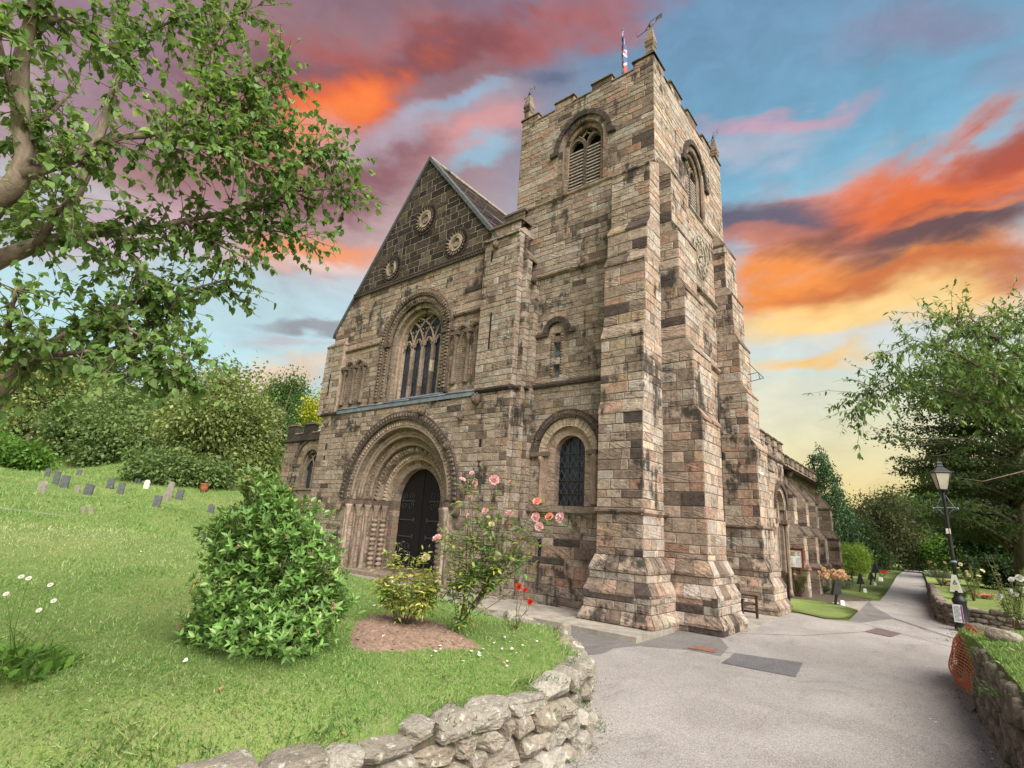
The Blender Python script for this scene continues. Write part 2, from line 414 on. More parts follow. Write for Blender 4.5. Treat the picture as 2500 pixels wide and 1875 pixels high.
def ring(mb, Mp, cx, zs, r0, r1, d0, d1, zone, n=15, seed=1, pt=0.0, gap=.012, a0=0.0, a1=math.pi, sub=2, jit=0.0, mat=0, zb=None, rr=None):
    """arch of separate wedge stones, from depth d0 (back) to d1 (front); continues down as jambs to zb"""
    rng = random.Random(seed*31+7)
    cells = []
    for i in range(n):
        ta, tb = a0+(a1-a0)*i/n, a0+(a1-a0)*(i+1)/n; g = gap/max(r1, .3)/2
        cells.append(('a', ta+g, tb-g))
    if zb is not None:
        for sgn in (-1, 1):
            z = zs
            while z > zb+.02:
                z2 = max(zb, z-rng.uniform(.24, .42)); cells.append((sgn, z, z2)); z = z2
    for c in cells:
        r = (pick(rng, zone), rr if rr is not None else rng.random()); dj = d1+rng.uniform(-jit, jit)
        if c[0] == 'a':
            for k in range(sub):
                t0, t1 = c[1]+(c[2]-c[1])*k/sub, c[1]+(c[2]-c[1])*(k+1)/sub
                q = [arch_pt(cx, zs, r0, t1, pt), arch_pt(cx, zs, r0, t0, pt), arch_pt(cx, zs, r1, t0, pt), arch_pt(cx, zs, r1, t1, pt)]
                mb.hexa([Mp(*p, d0) for p in q], [Mp(*p, dj) for p in q], r, mat)
        else:
            x0, x1 = (cx-r1, cx-r0) if c[0] < 0 else (cx+r0, cx+r1)
            q = [(x0, c[2]+.005), (x1, c[2]+.005), (x1, c[1]-.005), (x0, c[1]-.005)]
            mb.hexa([Mp(*p, d0) for p in q], [Mp(*p, dj) for p in q], r, mat)
def roll(mb, Mp, cx, zs, r, d, rad_, r_=(.3, .3), pt=0.0, n=28, zb=None, k=6, mat=0, a0=0.0, a1=math.pi):
    pts = []
    if zb is not None: pts += [(cx+r, zb), (cx+r, (zb+zs)/2)]
    pts += [arch_pt(cx, zs, r, a0+(a1-a0)*i/n, pt) for i in range(n+1)]
    if zb is not None: pts += [(cx-r, (zb+zs)/2), (cx-r, zb)]
    mb.tube([Mp(*p, d) for p in pts], rad_, k, r_, mat)
def beads(mb, Mp, cx, zs, r, d, size, n, zone, seed=1, style='beak', pt=0.0, zb=None, mat=0, a0=0.0, a1=math.pi):
    """carved ornaments repeated round an arch"""
    rng = random.Random(seed)
    spots = [(a0+(a1-a0)*(i+.5)/n, None) for i in range(n)]
    if zb is not None:
        st = math.pi*r/n; kk = int((zs-zb)/st)
        spots += [(0.0, -st*(i+.5)) for i in range(kk)]+[(math.pi, -st*(i+.5)) for i in range(kk)]
    for th, dz in spots:
        if dz is None:
            p = arch_pt(cx, zs, r, th, pt); t = (-math.sin(th), math.cos(th)); q = (math.cos(th), math.sin(th))
        else:
            p = (cx+(r if th == 0 else -r), zs+dz); t = (0, 1); q = (1 if th == 0 else -1, 0)
        s = size*rng.uniform(.8, 1.2); w = s*.62
        c = pick(rng, zone), rng.random()
        base = [(p[0]+t[0]*a*w+q[0]*b*s, p[1]+t[1]*a*w+q[1]*b*s) for a, b in ((-1, -1), (1, -1), (1, 1), (-1, 1))]
        if style == 'beak':
            top = [(p[0]+t[0]*a*w*.45-q[0]*s*.25+q[0]*b*s*.4, p[1]+t[1]*a*w*.45-q[1]*s*.25+q[1]*b*s*.4) for a, b in ((-1, -1), (1, -1), (1, 1), (-1, 1))]
            mb.hexa([Mp(*b, d) for b in base], [Mp(*b, d+s*.8) for b in top], c, mat)
        elif style == 'zig':
            m0 = Mp(p[0]+q[0]*s, p[1]+q[1]*s, d+.004); 
            A = [base[0], base[1]]; T = (p[0]+q[0]*s*1.1, p[1]+q[1]*s*1.1)
            mb.face([Mp(*A[0], d+.002), Mp(*A[1], d+.002), Mp(*T, d+s*.25)], c, mat)
            mid = ((A[0][0]+A[1][0])/2, (A[0][1]+A[1][1])/2); rid = Mp(*mid, d+s*.7)
            mb.face([Mp(*A[0], d+.002), rid, Mp(*T, d+s*.25)], c, mat); mb.face([rid, Mp(*A[1], d+.002), Mp(*T, d+s*.25)], c, mat)
        else:
            mb.hexa([Mp(*b, d) for b in base], [Mp(p[0]+(b[0]-p[0])*.7, p[1]+(b[1]-p[1])*.7, d+s*.6) for b in base], c, mat)
def reveal(mb, loop, Mp, d0, d1, zone='nave', seed=3, mat=0, skip_bottom=False):
    rng = random.Random(seed)
    for i in range(len(loop)):
        if skip_bottom and i == 0: continue
        a, b = loop[i], loop[(i+1) % len(loop)]
        mb.face([Mp(*a, d0), Mp(*a, d1), Mp(*b, d1), Mp(*b, d0)], (pick(rng, zone), rng.random()), mat)
def fill(mb, loop, Mp, d, mat=0):
    panel(mb, loop, Mp, mat=mat, d=d)
def course(mb, Mp, u0, u1, z0, z1, proud, zone='tower', seed=1, step=.7, mat=0, drip=True, back=-.03):
    """moulded string course in separate lengths: a sloped top, a square nose, a hollow below"""
    rng = random.Random(seed*17+3); u = u0
    while u < u1-.01:
        w = min(step*rng.uniform(.7, 1.3), u1-u)
        if u1-u-w < .2: w = u1-u
        r = (pick(rng, zone), rng.random()); a, b = u+.003, u+w-.003; zm = z0+(z1-z0)*.35; pj = rng.uniform(-.006, .006)
        prof = [(back, z0), (proud*.35, z0), (proud+pj, zm), (proud+pj, z0+(z1-z0)*.72), (back, z1)] if drip else [(back, z0), (proud+pj, z0), (proud+pj, z1), (back, z1)]
        for i in range(1, len(prof)-1+1):
            p, q = prof[i-1], prof[i]
            mb.face([Mp(a, p[1], p[0]), Mp(b, p[1], p[0]), Mp(b, q[1], q[0]), Mp(a, q[1], q[0])], r, mat)
        mb.face([Mp(a, p[1], p[0]) for p in prof][::-1], r, mat); mb.face([Mp(b, p[1], p[0]) for p in prof], r, mat)
        u += w

# stages of a buttress ---------------------------------------------------------
def stage(mb, x0, x1, y0, y1, z0, z1, zw, zs, seed, h=.285, L=.46, qw=.3):
    """west, south and north faces of an upright stretch of a buttress or turret"""
    wall(mb, rect(x0, x1, z0, z1), WEST(y0), zone=zw, seed=seed, rowseed=5, h=h, L=L, quoin=qw)
    wall(mb, rect(y0, y1, z0, z1), SOUTH(x1), zone=zs, seed=seed+1, rowseed=5, h=h, L=L*.8)
    wall(mb, rect(-y1, -y0, z0, z1), NORTH(x0), zone=zw, seed=seed+2, rowseed=5, h=h, L=L*.8)
    mb.face([(x0, y0, z1), (x1, y0, z1), (x1, y1, z1), (x0, y1, z1)], (.2, .5), 1)
def slope(mb, a, za, b, zb, zone, seed, step=.5, nose=.035, south=True):
    """weathering: sloped stones from rectangle a (x0,x1,y0,y1) at za up to rectangle b at zb, with a small overhanging nose"""
    rng = random.Random(seed)
    def strip(p0, p1, q0, q1, out):
        L = math.dist(p0, p1); n = max(1, round(L/step)); cuts = [0]+[(i+rng.uniform(-.15, .15))/n for i in range(1, n)]+[1]
        for i in range(n):
            f0, f1 = cuts[i]+.004, cuts[i+1]-.004; lp = lambda s, e, f: tuple(s[k]+(e[k]-s[k])*f for k in range(3))
            A, B, C2, D = lp(p0, p1, f0), lp(p0, p1, f1), lp(q0, q1, f1), lp(q0, q1, f0)
            r = (pick(rng, zone), rng.random()); j = rng.uniform(-.006, .008)
            o = lambda p, d, dz=0: (p[0]+out[0]*d, p[1]+out[1]*d, p[2]+dz)
            A1, B1 = o(A, nose+j, .0), o(B, nose+j, .0); A2, B2 = o(A, nose+j, -.07), o(B, nose+j, -.07); A3, B3 = o(A, -.02, -.075), o(B, -.02, -.075)
            mb.face([A1, B1, C2, D], r); mb.face([A2, B2, B1, A1], r); mb.face([A3, B3, B2, A2], r)
            mb.face([A1, D, A3, A2], r); mb.face([B1, B2, B3, C2], r)
    c = lambda R, i, z: {'sw': (R[1], R[2], z), 'nw': (R[0], R[2], z), 'se': (R[1], R[3], z), 'ne': (R[0], R[3], z)}[i]
    if a[2] != b[2] : strip(c(a, 'nw', za), c(a, 'sw', za), c(b, 'nw', zb), c(b, 'sw', zb), (0, -1))
    if a[1] != b[1] : strip(c(a, 'sw', za), c(a, 'se', za), c(b, 'sw', zb), c(b, 'se', zb), (1, 0))
    if a[0] != b[0] : strip(c(a, 'ne', za), c(a, 'nw', za), c(b, 'ne', zb), c(b, 'nw', zb), (-1, 0))
    # closing cheeks where a side does not slope
    if a[1] == b[1]: mb.face([c(a, 'sw', za), c(a, 'se', za), c(b, 'se', zb), c(b, 'sw', zb)], (.3, .4))
    if a[0] == b[0]: mb.face([c(a, 'ne', za), c(a, 'nw', za), c(b, 'nw', zb), c(b, 'ne', zb)], (.3, .4))
    if a[2] == b[2]: mb.face([c(a, 'nw', za), c(a, 'sw', za), c(b, 'sw', zb), c(b, 'nw', zb)], (.3, .4))
PL = [(-.1, .22, .49, .49, 0), (.22, .43, .49, .36, 1), (.43, .86, .345, .335, 0), (.86, 1.12, .335, .20, 1), (1.12, 1.40, .19, .185, 0), (1.40, 1.72, .185, .03, 1)]
def plinth(mb, x0, x1, y0, y1, fw, fs, fn, seed):
    for i, (za, zb, oa, ob, sl) in enumerate(PL):
        R = lambda o: (x0-o*fn, x1+o*fs, y0-o*fw, y1)
        if sl: slope(mb, R(oa), za, R(ob), zb, 'plinth', seed+i*10, .42, .03)
        else:
            a = R(oa); stage(mb, a[0], a[1], a[2], a[3], za, zb, 'plinth', 'pale' if i else 'plinth', seed+i*10, .28, .5, .1)  # upper tiers: sunlit look of the south side painted in as paler stone
# ---------------------------------------------------------------- the church
church = empty('church', 'old sandstone church with square battlemented tower, steep gable and deep round doorway', 'church', (-12, 16, 0))
CL = (-12.0, 16.0, 0.0)
SM = [M['stone'], M['mortar']]; SMl = [M['stone'], M['mortar_light']]; DM = [M['dark'], M['mortar']]; CM = [M['carved'], M['mortar']]; PM = [M['pale'], M['mortar_light']]
def part(mb, name, mats, parent=None, label=None):
    o = mb.build(name, mats, parent or church, loc=CL)
    if parent: o.location = (0, 0, 0)
    else: o.location = (0, 0, 0)
    if label: o['label'] = label
    return o
TY, TX = 14.39, -6.19         # tower west and south faces
TW = WEST(TY); TS = SOUTH(TX)
# --- tower -----------------------------------------------------------------
mb = MB()
wc, sc_ = -9.25, -9.85
bw = dict(cx=-9.05, zs=16.52, r=.92, zb=14.62, pt=.12)
bs = dict(cx=18.25, zs=16.35, r=.92, zb=14.62, pt=.12)
h_big = in_arch(wc, 4.72, .86, 3.0); h_slit = in_arch(sc_, 8.85, .13, 7.38); h_low = lambda u, v: abs(u+10.25) < .1 and 1.05 < v < 1.95
h_bw = in_arch(bw['cx'], bw['zs'], bw['r'], bw['zb'], bw['pt']); h_bs = in_arch(bs['cx'], bs['zs'], bs['r'], bs['zb'], bs['pt'])
def apl(d): return [arch_pt(d['cx'], d['zs'], d['r'], math.pi*i/16, d['pt']) for i in range(17)]+[(d['cx']-d['r'], d['zb']), (d['cx']+d['r'], d['zb'])]
# west face in zones
wall(mb, rect(-12.1, TX, 14.5, 18.68), TW, [apl(bw)], [h_bw], zone='belfry', seed=11, h=.25, L=.55, quoin=.4)
wall(mb, rect(-12.1, TX, 11.3, 14.44), TW, zone='tower', seed=12, h=.235, L=.42)
wall(mb, rect(-12.1, TX, 7.1, 11.25), TW, [arch_loop(sc_, 8.85, .13, 7.38)], [h_slit], zone='nave', seed=13, h=.225, L=.36)
wall(mb, rect(-12.1, TX, 2.0, 7.0), TW, [arch_loop(wc, 4.72, .86, 3.0)], [h_big], zone='turret', seed=14, h=.24, L=.36)
wall(mb, rect(-12.1, TX, -.1, 2.0), TW, [rect(-10.35, -10.15, 1.05, 1.95)], [h_low], zone='low', seed=15, h=.29, L=.58)
# south face
wall(mb, rect(TY, 21.75, 14.5, 18.68), TS, [apl(bs)], [h_bs], zone='south', seed=16, h=.25, L=.5)
wall(mb, rect(TY, 21.75, 11.3, 14.44), TS, zone='south', seed=17, h=.26, L=.5)
wall(mb, rect(TY, 21.75, 8.6, 11.25), TS, zone='butt', seed=18, h=.25, L=.42)
wall(mb, rect(TY, 21.75, -.1, 8.55), TS, zone='south', seed=19, h=.27, L=.42)
# north and east faces, roof inside the parapet
panel(mb, rect(-21.75, -TY, 0, 18.68), NORTH(-12.1)); blocks(mb, rect(-21.75, -TY, 12, 18.68), NORTH(-12.1), zone='belfry', seed=21)
mb.face([(TX, 21.75, 0), (-12.1, 21.75, 0), (-12.1, 21.75, 18.7), (TX, 21.75, 18.7)], (.3, .3), 0)
mb.face([(-12.1, TY, 18.2), (TX, TY, 18.2), (TX, 21.75, 18.2), (-12.1, 21.75, 18.2)], (.1, .3), 1)
tower = part(mb, 'tower', SM)
# string courses
def string(Mp, *a, **k):
    b = MB(); course(b, Mp, *a, **k); return part(b, 'string_course', DM)
mb = MB()
course(mb, TW, -12.1, TX+.06, 14.40, 14.56, .08, 'tower', 2); part(mb, 'string_course', DM); string(TS, TY, 21.8, 14.42, 14.56, .08, 'low', 3)
string(TW, -10.95, -7.4, 11.2, 11.4, .12, 'tower', 4); string(TS, 16.1, 20.2, 11.22, 11.4, .12, 'low', 5)
string(TS, 16.1, 20.2, 8.5, 8.68, .12, 'low', 6); mb = MB()
course(mb, TW, -10.8, -7.4, 6.98, 7.18, .12, 0, 7)
for i in range(36):   # small dog-tooth blocks under the lower string
    u = -10.75+i*.095; mb.box(u, u+.055, TY-.10, TY-.02, 7.02, 7.10, ((i % 3+.5)/12+.15, .3))
part(mb, 'string_course', DM)
# parapet
mb = MB(); rng = random.Random(4)
def merlons(par_, Mp, spans, z0, z1, seed, capz=.10, over=.05, th=.35):
    for (a, b) in spans:
        mb = MB(); cop = mb
        blocks(mb, rect(a, b, z0, z1), Mp, h=.30, L=.45, seed=seed, zone='belfry'); panel(mb, rect(a, b, z0, z1), Mp); seed += 1
        P0 = [Mp(a, z0, -th), Mp(b, z0, -th), Mp(b, z1, -th), Mp(a, z1, -th)]; P1 = [Mp(a, z0, -.004), Mp(b, z0, -.004), Mp(b, z1, -.004), Mp(a, z1, -.004)]
        mb.hexa(P0, P1, (.3, .4), 0)
        cop.hexa([Mp(a-over, z1, -th-over), Mp(b+over, z1, -th-over), Mp(b+over, z1, over+.02), Mp(a-over, z1, over+.02)],
                 [Mp(a-over*.6, z1+capz, -th), Mp(b+over*.6, z1+capz, -th), Mp(b+over*.6, z1+capz, over*.5), Mp(a-over*.6, z1+capz, over*.5)], (.12, rng.random()), 2)
        part(mb, 'merlon', SM+[M['dark']], par_)
def crenels(par_, Mp, spans, z, over=.04, capz=.08, th=.35):
    for a, b in spans:
        cop = MB()
        cop.hexa([Mp(a, z, -th), Mp(b, z, -th), Mp(b, z, over), Mp(a, z, over)], [Mp(a, z+capz, -th), Mp(b, z+capz, -th), Mp(b, z+capz, over*.4), Mp(a, z+capz, over*.4)], (.12, rng.random()), 0)
        part(cop, 'coping', DM, par_)
par = empty('parapet', None, None); par.parent = church
ms = [(-12.1, -11.26), (-10.4, -9.52), (-8.7, -7.85), (-6.97, TX)]
merlons(par, TW, ms, 18.68, 19.0, 31); crenels(par, TW, [(ms[i][1], ms[i+1][0]) for i in range(3)], 18.68)
ss = [(TY, 15.3), (15.95, 16.98), (17.65, 18.66), (19.4, 20.4), (20.95, 21.75)]
merlons(par, TS, ss, 18.68, 19.0, 41); crenels(par, TS, [(ss[i][1], ss[i+1][0]) for i in range(4)], 18.68)
nn = [(-a[1], -a[0]) for a in ss]
merlons(par, NORTH(-12.1), nn, 18.68, 19.0, 51); crenels(par, NORTH(-12.1), [(-ss[i+1][0], -ss[i][1]) for i in range(4)], 18.68)
# pinnacles with their wind vanes
for px, py in ((-6.36, 14.56), (-11.93, 14.56), (-6.36, 21.58)):
    mb = MB(); R4 = math.pi/4
    mb.lathe((px, py, 19.0), [(.19, 0), (.19, .46), (.23, .50), (.25, .56), (.20, .62), (.25, .72), (.235, .82), (.16, 1.12), (.11, 1.34), (.05, 1.40)], 4, (.22, .6), 0, False, R4)
    pin = part(mb, 'pinnacle', [M['dark']])
    mb = MB(); c = np.array((px, py, 20.36))
    mb.tube([c, c+(0, 0, .46)], .012, 5)
    dv = np.array((.62, .12, .34)) if px > -8 and py < 16 else np.array((.20, .10, .22)); dv = dv/np.linalg.norm(dv)
    L = .75 if py < 16 and px > -8 else .45
    a = c+(0, 0, .13)-dv*L*.75; b = c+(0, 0, .3)+dv*L*.75
    mb.tube([a, c+(0, 0, .10), c+(0, 0, .22)+dv*L*.55], .013, 5); mb.tube([c+(0, 0, .12)-dv*L*.3, c+(0, 0, .36), b+(0, 0, .10)], .013, 5)
    mb.tube([a, a+(-.03, 0, .28)], .008, 5); mb.tube([c+(0, 0, .17)-dv*.06, c+(0, 0, .28)+(.02, 0, 0)], .03, 6)
    pl = [c+(0, 0, .22)+dv*.2, c+(0, 0, .16)+dv*L*.62, c+(0, 0, .32)+dv*L*.66, c+(0, 0, .38)+dv*.25]
    mb.hexa([p+(0, .006, 0) for p in pl], [p-(0, .006, 0) for p in pl])
    part(mb, 'weather_vane', [M['iron']], pin)
# buttresses of the tower
def add_buttress(kind):
    mb = MB()
    if kind == 'A':
        x0, x1 = -7.4, -6.04
        st = [(1.72, 2.80, 13.06), (2.95, 5.62, 13.06), (5.94, 7.92, 13.14), (8.3, 10.35, 13.27), (10.7, 11.55, 13.44), (11.9, 13.9, 13.66)]
        for i, (za, zb, y) in enumerate(st): stage(mb, x0, x1, y, TY, za, zb, 'butt' if i else 'low', 'south', 100+i*10)
        for i in range(1, len(st)-1): slope(mb, (x0, x1, st[i][2], TY), st[i][1], (x0, x1, st[i+1][2], TY), st[i+1][0], 'low' if i % 2 else 'tower', 150+i, .8)
        slope(mb, (x0, x1, 13.66, TY), 13.9, (x0, x1, 14.33, TY), 14.28, 'tower', 160, .7)
        course(mb, WEST(13.06), x0-.05, x1+.06, 2.78, 2.95, .08, 1, 8); course(mb, SOUTH(x1), 13.0, TY+.2, 2.78, 2.95, .08, 'low', 9)
        plinth(mb, x0, x1, 13.06, TY, 1, 1, .45, 300)
    else:
        y0, y1 = (14.6, 16.15) if kind == 'B' else (20.2, 21.7); s0 = 400 if kind == 'B' else 600
        st = [(1.72, 2.80, -4.93), (2.80, 5.62, -4.96), (5.95, 7.72, -5.16), (8.05, 9.72, -5.36), (10.05, 11.78, -5.52), (12.12, 14.05, -5.72)]
        for i, (za, zb, x) in enumerate(st): stage(mb, TX, x, y0, y1, za, zb, 'low' if i < 2 else 'butt', 'south', s0+i*10, .31, .42)
        for i in range(1, len(st)-1): slope(mb, (TX, st[i][2], y0, y1), st[i][1], (TX, st[i+1][2], y0, y1), st[i+1][0], 1 if i > 2 else 'low', s0+150+i, .6)
        slope(mb, (TX, -5.72, y0, y1), 14.05, (TX, TX+.03, y0, y1), 14.75, 1, s0+160, .6)
        if kind == 'C': course(mb, WEST(y0), TX, -4.88, 2.70, 2.86, .07, 1, 18); course(mb, SOUTH(-4.94), y0-.05, y1, 2.70, 2.86, .07, 'low', 19)
        plinth(mb, TX, -4.95, y0, y1, 1 if kind == 'B' else .85, 1, .2, s0+200)
    lab = {'A': 'broad west buttress beside the arched window', 'B': 'south buttress at the front corner', 'C': 'south buttress at the rear corner'}[kind]
    part(mb, 'buttress', SM, None, lab)
for k in 'ABC': add_buttress(k)
# --- round headed window of the tower ----------------------------------------
def window_part(mb, name, mats, label=None): return part(mb, name, mats, None, label)
mb = MB()
ring(mb, TW, wc, 4.72, 1.15, 1.42, -.02, .12, 0, 17, 1, sub=1, jit=.02); beads(mb, TW, wc, 4.72, 1.29, .10, .055, 46, 1, 2, 'lump')
ring(mb, TW, wc, 4.72, .86, 1.16, -.25, .03, 11, 19, 3, sub=1, jit=.01, gap=.02)
ring(mb, TW, wc, 4.72, .57, .87, -.45, -.12, 10, 11, 4, sub=2, zb=3.02, gap=.006)
for s in (-1, 1):
    u = wc+s*1.0
    mb.box(u-.02 if s < 0 else u-.16, u+.16 if s < 0 else u+.02, TY-.02, TY+.3, 3.0, 4.6, (10.3/12, .3))
    mb.box(u-.42 if s < 0 else u-.25, u+.25 if s < 0 else u+.12, TY-.14, TY+.05, 4.60, 4.75, (.13, .4))      # impost
    mb.lathe((u+s*.02, TY-.0, 3.06), [(.13, 0), (.14, .05), (.10, .10), (.085, .14), (.085, 1.28), (.10, 1.31), (.13, 1.42), (.15, 1.54)], 10, (10.2/12, .35))
course(mb, TW, wc-1.5, wc+1.12, 2.80, 3.0, .15, 2, 11, .9, 0, False)
bigw = window_part(mb, 'window', PM, 'round headed leaded window at the foot of the tower')
mb = MB(); fill(mb, arch_loop(wc, 4.72, .58, 3.02), TW, -.40); part(mb, 'glass', [M['glass']], bigw)
mb = MB()
for z in (3.42, 3.85, 4.28, 4.72): mb.box(wc-.57, wc+.57, TY+.36, TY+.385, z-.012, z+.012)
for u in (-.19, .19): mb.box(wc+u-.01, wc+u+.01, TY+.365, TY+.38, 3.02, 5.2)
part(mb, 'glazing_bar', [M['iron']], bigw)
# --- slit with a small hood ---------------------------------------------------
mb = MB()
ring(mb, TW, sc_, 8.98, .36, .56, -.02, .12, 0, 9, 6, sub=2); ring(mb, TW, sc_, 8.95, .02, .36, -.06, .015, 4, 2, 7, sub=6)
for s in (-1, 1): mb.box(sc_-.95 if s < 0 else sc_+.37, sc_-.37 if s < 0 else sc_+.75, TY-.10, TY+.02, 8.88, 9.0, (.06, .4))
reveal(mb, arch_loop(sc_, 8.85, .13, 7.38), TW, .0, -.3, 'tower', 8)
rng = random.Random(3)
for k in range(15):
    for s in (-1, 1):
        z = 7.42+k*.1; u = sc_+s*(.14)
        mb.hexa([TW(u, z, 0), TW(u+s*.16, z, 0), TW(u+s*.16, z+.085, 0), TW(u, z+.085, 0)], [TW(u+s*.05, z+.03, .045)]*2+[TW(u+s*.05, z+.05, .045)]*2, ((2+k % 3)/12, .5))
sl = window_part(mb, 'window', CM, 'narrow tower window under a small dark hood')
mb = MB(); fill(mb, arch_loop(sc_, 8.85, .135, 7.38), TW, -.16); part(mb, 'glass', [M['glass_slit']], sl)
mb = MB(); reveal(mb, rect(-10.35, -10.15, 1.05, 1.95), TW, 0, -.2, 'low', 2); lo = window_part(mb, 'window', SM, 'tiny lattice slit low in the tower wall')
mb = MB(); fill(mb, rect(-10.36, -10.14, 1.05, 1.95), TW, -.12); part(mb, 'glass', [M['glass']], lo)
# --- belfry openings ------------------------------------------------------------
def belfry(Mp, d, lab):
    cx, zs, r, zb, pt = d['cx'], d['zs'], d['r'], d['zb'], d['pt']
    mb = MB()
    ring(mb, Mp, cx, zs, 1.08, 1.27, -.02, .11, 0, 15, 9, pt, sub=2, jit=.01); ring(mb, Mp, cx, zs, .89, 1.09, -.15, .02, 'belfry', 13, 10, pt, sub=2, zb=zb)
    ring(mb, Mp, cx, zs, .72, .90, -.45, -.12, 'low', 11, 11, pt, sub=2, zb=zb)
    roll(mb, Mp, cx, zs, .89, -.04, .045, (.2, .4), pt, zb=zb); roll(mb, Mp, cx, zs, .73, -.17, .04, (.25, .4), pt, zb=zb)
    for s in (-1, 1):
        q = [Mp(cx+s*1.1, zs-.12, -.02), Mp(cx+s*1.43, zs-.16, -.02), Mp(cx+s*1.43, zs+.02, -.02), Mp(cx+s*1.1, zs+.06, -.02)]
        n = np.array(Mp(0, 0, 1))-np.array(Mp(0, 0, 0)); mb.hexa(q, [tuple(np.array(p)+n*.15) for p in q], (.05, .5))
    w = window_part(mb, 'belfry_window', CM, lab)
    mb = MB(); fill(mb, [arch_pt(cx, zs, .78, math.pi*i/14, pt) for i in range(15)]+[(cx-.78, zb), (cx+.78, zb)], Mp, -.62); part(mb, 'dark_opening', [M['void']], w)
    mb = MB()   # mullion and tracery
    q0 = [(cx-.06, zb), (cx+.06, zb), (cx+.06, zs+.15), (cx-.06, zs+.15)]; mb.hexa([Mp(*p, -.38) for p in q0], [Mp(*p, -.18) for p in q0], (.08, .3))
    for s in (-1, 1):
        ring(mb, Mp, cx+s*.38, zs-.02, .30, .38, -.36, -.2, 1, 5, 12, .5, sub=3)
        mb.tube([Mp(cx+s*.02, zs+.18, -.27), Mp(cx+s*.14, zs+.42, -.27), Mp(cx+s*.40, zs+.66, -.27)], .05, 5, (.2, .4)); mb.tube([Mp(cx+s*.33, zs+.38, -.27), Mp(cx+s*.2, zs+.5, -.27), Mp(cx, zs+.66, -.27), Mp(cx, zs+.9, -.27)], .045, 5, (.3, .3))
    part(mb, 'tracery', [M['carved']], w)
    mb = MB(); n_ = 13
    for k in range(n_):
        z = zb+.06+k*(zs-.05-zb)/n_
        for s in (-1, 1):
            u0, u1 = (cx-.71, cx-.07) if s < 0 else (cx+.07, cx+.71)
            mb.hexa([Mp(u0, z, -.20), Mp(u1, z, -.20), Mp(u1, z+.05, -.20), Mp(u0, z+.05, -.20)], [Mp(u0, z+.05, -.34), Mp(u1, z+.05, -.34), Mp(u1, z+.085, -.34), Mp(u0, z+.085, -.34)], (5.5/12, .4))
    part(mb, 'louvre', [M['pale']], w)
belfry(TW, bw, 'west belfry opening with slanted louvres'); belfry(TS, bs, 'south belfry opening seen very obliquely')
# --- skeleton clock ----------------------------------------------------------------
mb = MB(); cc = (18.45, 12.75); R1 = .82
n_ = 48; xk = TX+.12
for R_ in (R1, R1*.93, R1*.60): mb.tube([(xk, cc[0]+R_*math.cos(2*math.pi*i/n_), cc[1]+R_*math.sin(2*math.pi*i/n_)) for i in range(n_+1)], .022, 5)
for i in range(12):
    a = 2*math.pi*i/12
    for o in ((-.06, 0.0, .06) if i % 3 else (-.07, -.02, .03, .08)):
        mb.tube([(xk, cc[0]+R1*.62*math.cos(a+o*.8), cc[1]+R1*.62*math.sin(a+o*.8)), (xk, cc[0]+R1*.92*math.cos(a+o), cc[1]+R1*.92*math.sin(a+o))], .018, 4)
for i in range(60):
    a = 2*math.pi*i/60; mb.box(xk-.02, xk+.02, cc[0]+R1*.97*math.cos(a)-.014, cc[0]+R1*.97*math.cos(a)+.014, cc[1]+R1*.97*math.sin(a)-.014, cc[1]+R1*.97*math.sin(a)+.014)
ck = part(mb, 'clock', [M['gold']])
mb = MB()
for a, L in ((math.pi*.5+.25, .52), (-math.pi*.5-.1, .74)): mb.tube([(xk+.05, cc[0]-.12*math.cos(a), cc[1]-.12*math.sin(a)), (xk+.05, cc[0]+L*math.cos(a), cc[1]+L*math.sin(a))], [.03, .012], 4)
mb.tube([(TX-.02, *cc), (xk+.08, *cc)], .045, 8); part(mb, 'clock_hand', [M['gold']], ck)
# sundial plate on the rear buttress, drain pipe
mb = MB(); g0 = (-5.30, 20.95, 9.1)
for a, b in ((g0, (-4.72, 20.95, 8.35)), ((-4.72, 20.95, 8.35), (-5.30, 20.95, 8.25)), ((-5.3, 20.95, 8.55), (-4.9, 20.95, 8.6)), ((-4.9, 20.95, 8.6), (-4.85, 20.95, 8.3))): mb.tube([a, b], .014, 5)
part(mb, 'sundial', [M['iron']])
mb = MB(); mb.tube([(-6.08, 19.75, 5.2), (-6.08, 19.75, 2.9)], .05, 8); mb.tube([(-6.06, 19.75, 8.0), (-6.08, 19.72, 6.6), (-6.06, 19.75, 5.3)], .035, 6); mb.box(-6.2, -5.95, 19.62, 19.88, 5.1, 5.35)
mb.tube([(-6.08, 19.75, 2.9), (-6.08, 19.75, 0)], .05, 8); part(mb, 'drainpipe', [M['black']])
# ---------------------------------------------------------------- west front of the nave
NY, PY = 13.9, 13.57          # upper wall, thicker lower wall
WN, WP = WEST(NY), WEST(PY)
pc, pz = -16.66, 3.0          # doorway axis and springing
vc, vz = -16.93, 9.85         # west window axis and springing
AP = (-17.31, 19.08); LS = (AP[1]-11.3)/(AP[0]+23.2); RS = (AP[1]-13.2)/(-12.4-AP[0])
mb = MB()
zl = AP[1]-(AP[0]+22.55)*LS
up = [(-23.2, 6.85), (-12.2, 6.85), (-12.2, 12.95), (-21.95, 12.95), (-23.2, 11.3)]
wall(mb, up, WN, [arch_loop(vc, vz, 1.68, 7.2)], [in_arch(vc, vz, 1.72, 7.15)], zone='upper', seed=61, h=.275, L=.48)
nave = part(mb, 'nave_wall', SM)
mb = MB()
gp = [(AP[0]-(AP[1]-13.1)/LS, 13.1), (AP[0]+(AP[1]-13.1)/RS, 13.1), (AP[0], AP[1]-.02)]
wall(mb, gp, WN, zone='gable', seed=63, h=.33, L=.50, gap=.012)
part(mb, 'gable', [M['gable'], M['mortar_light']])
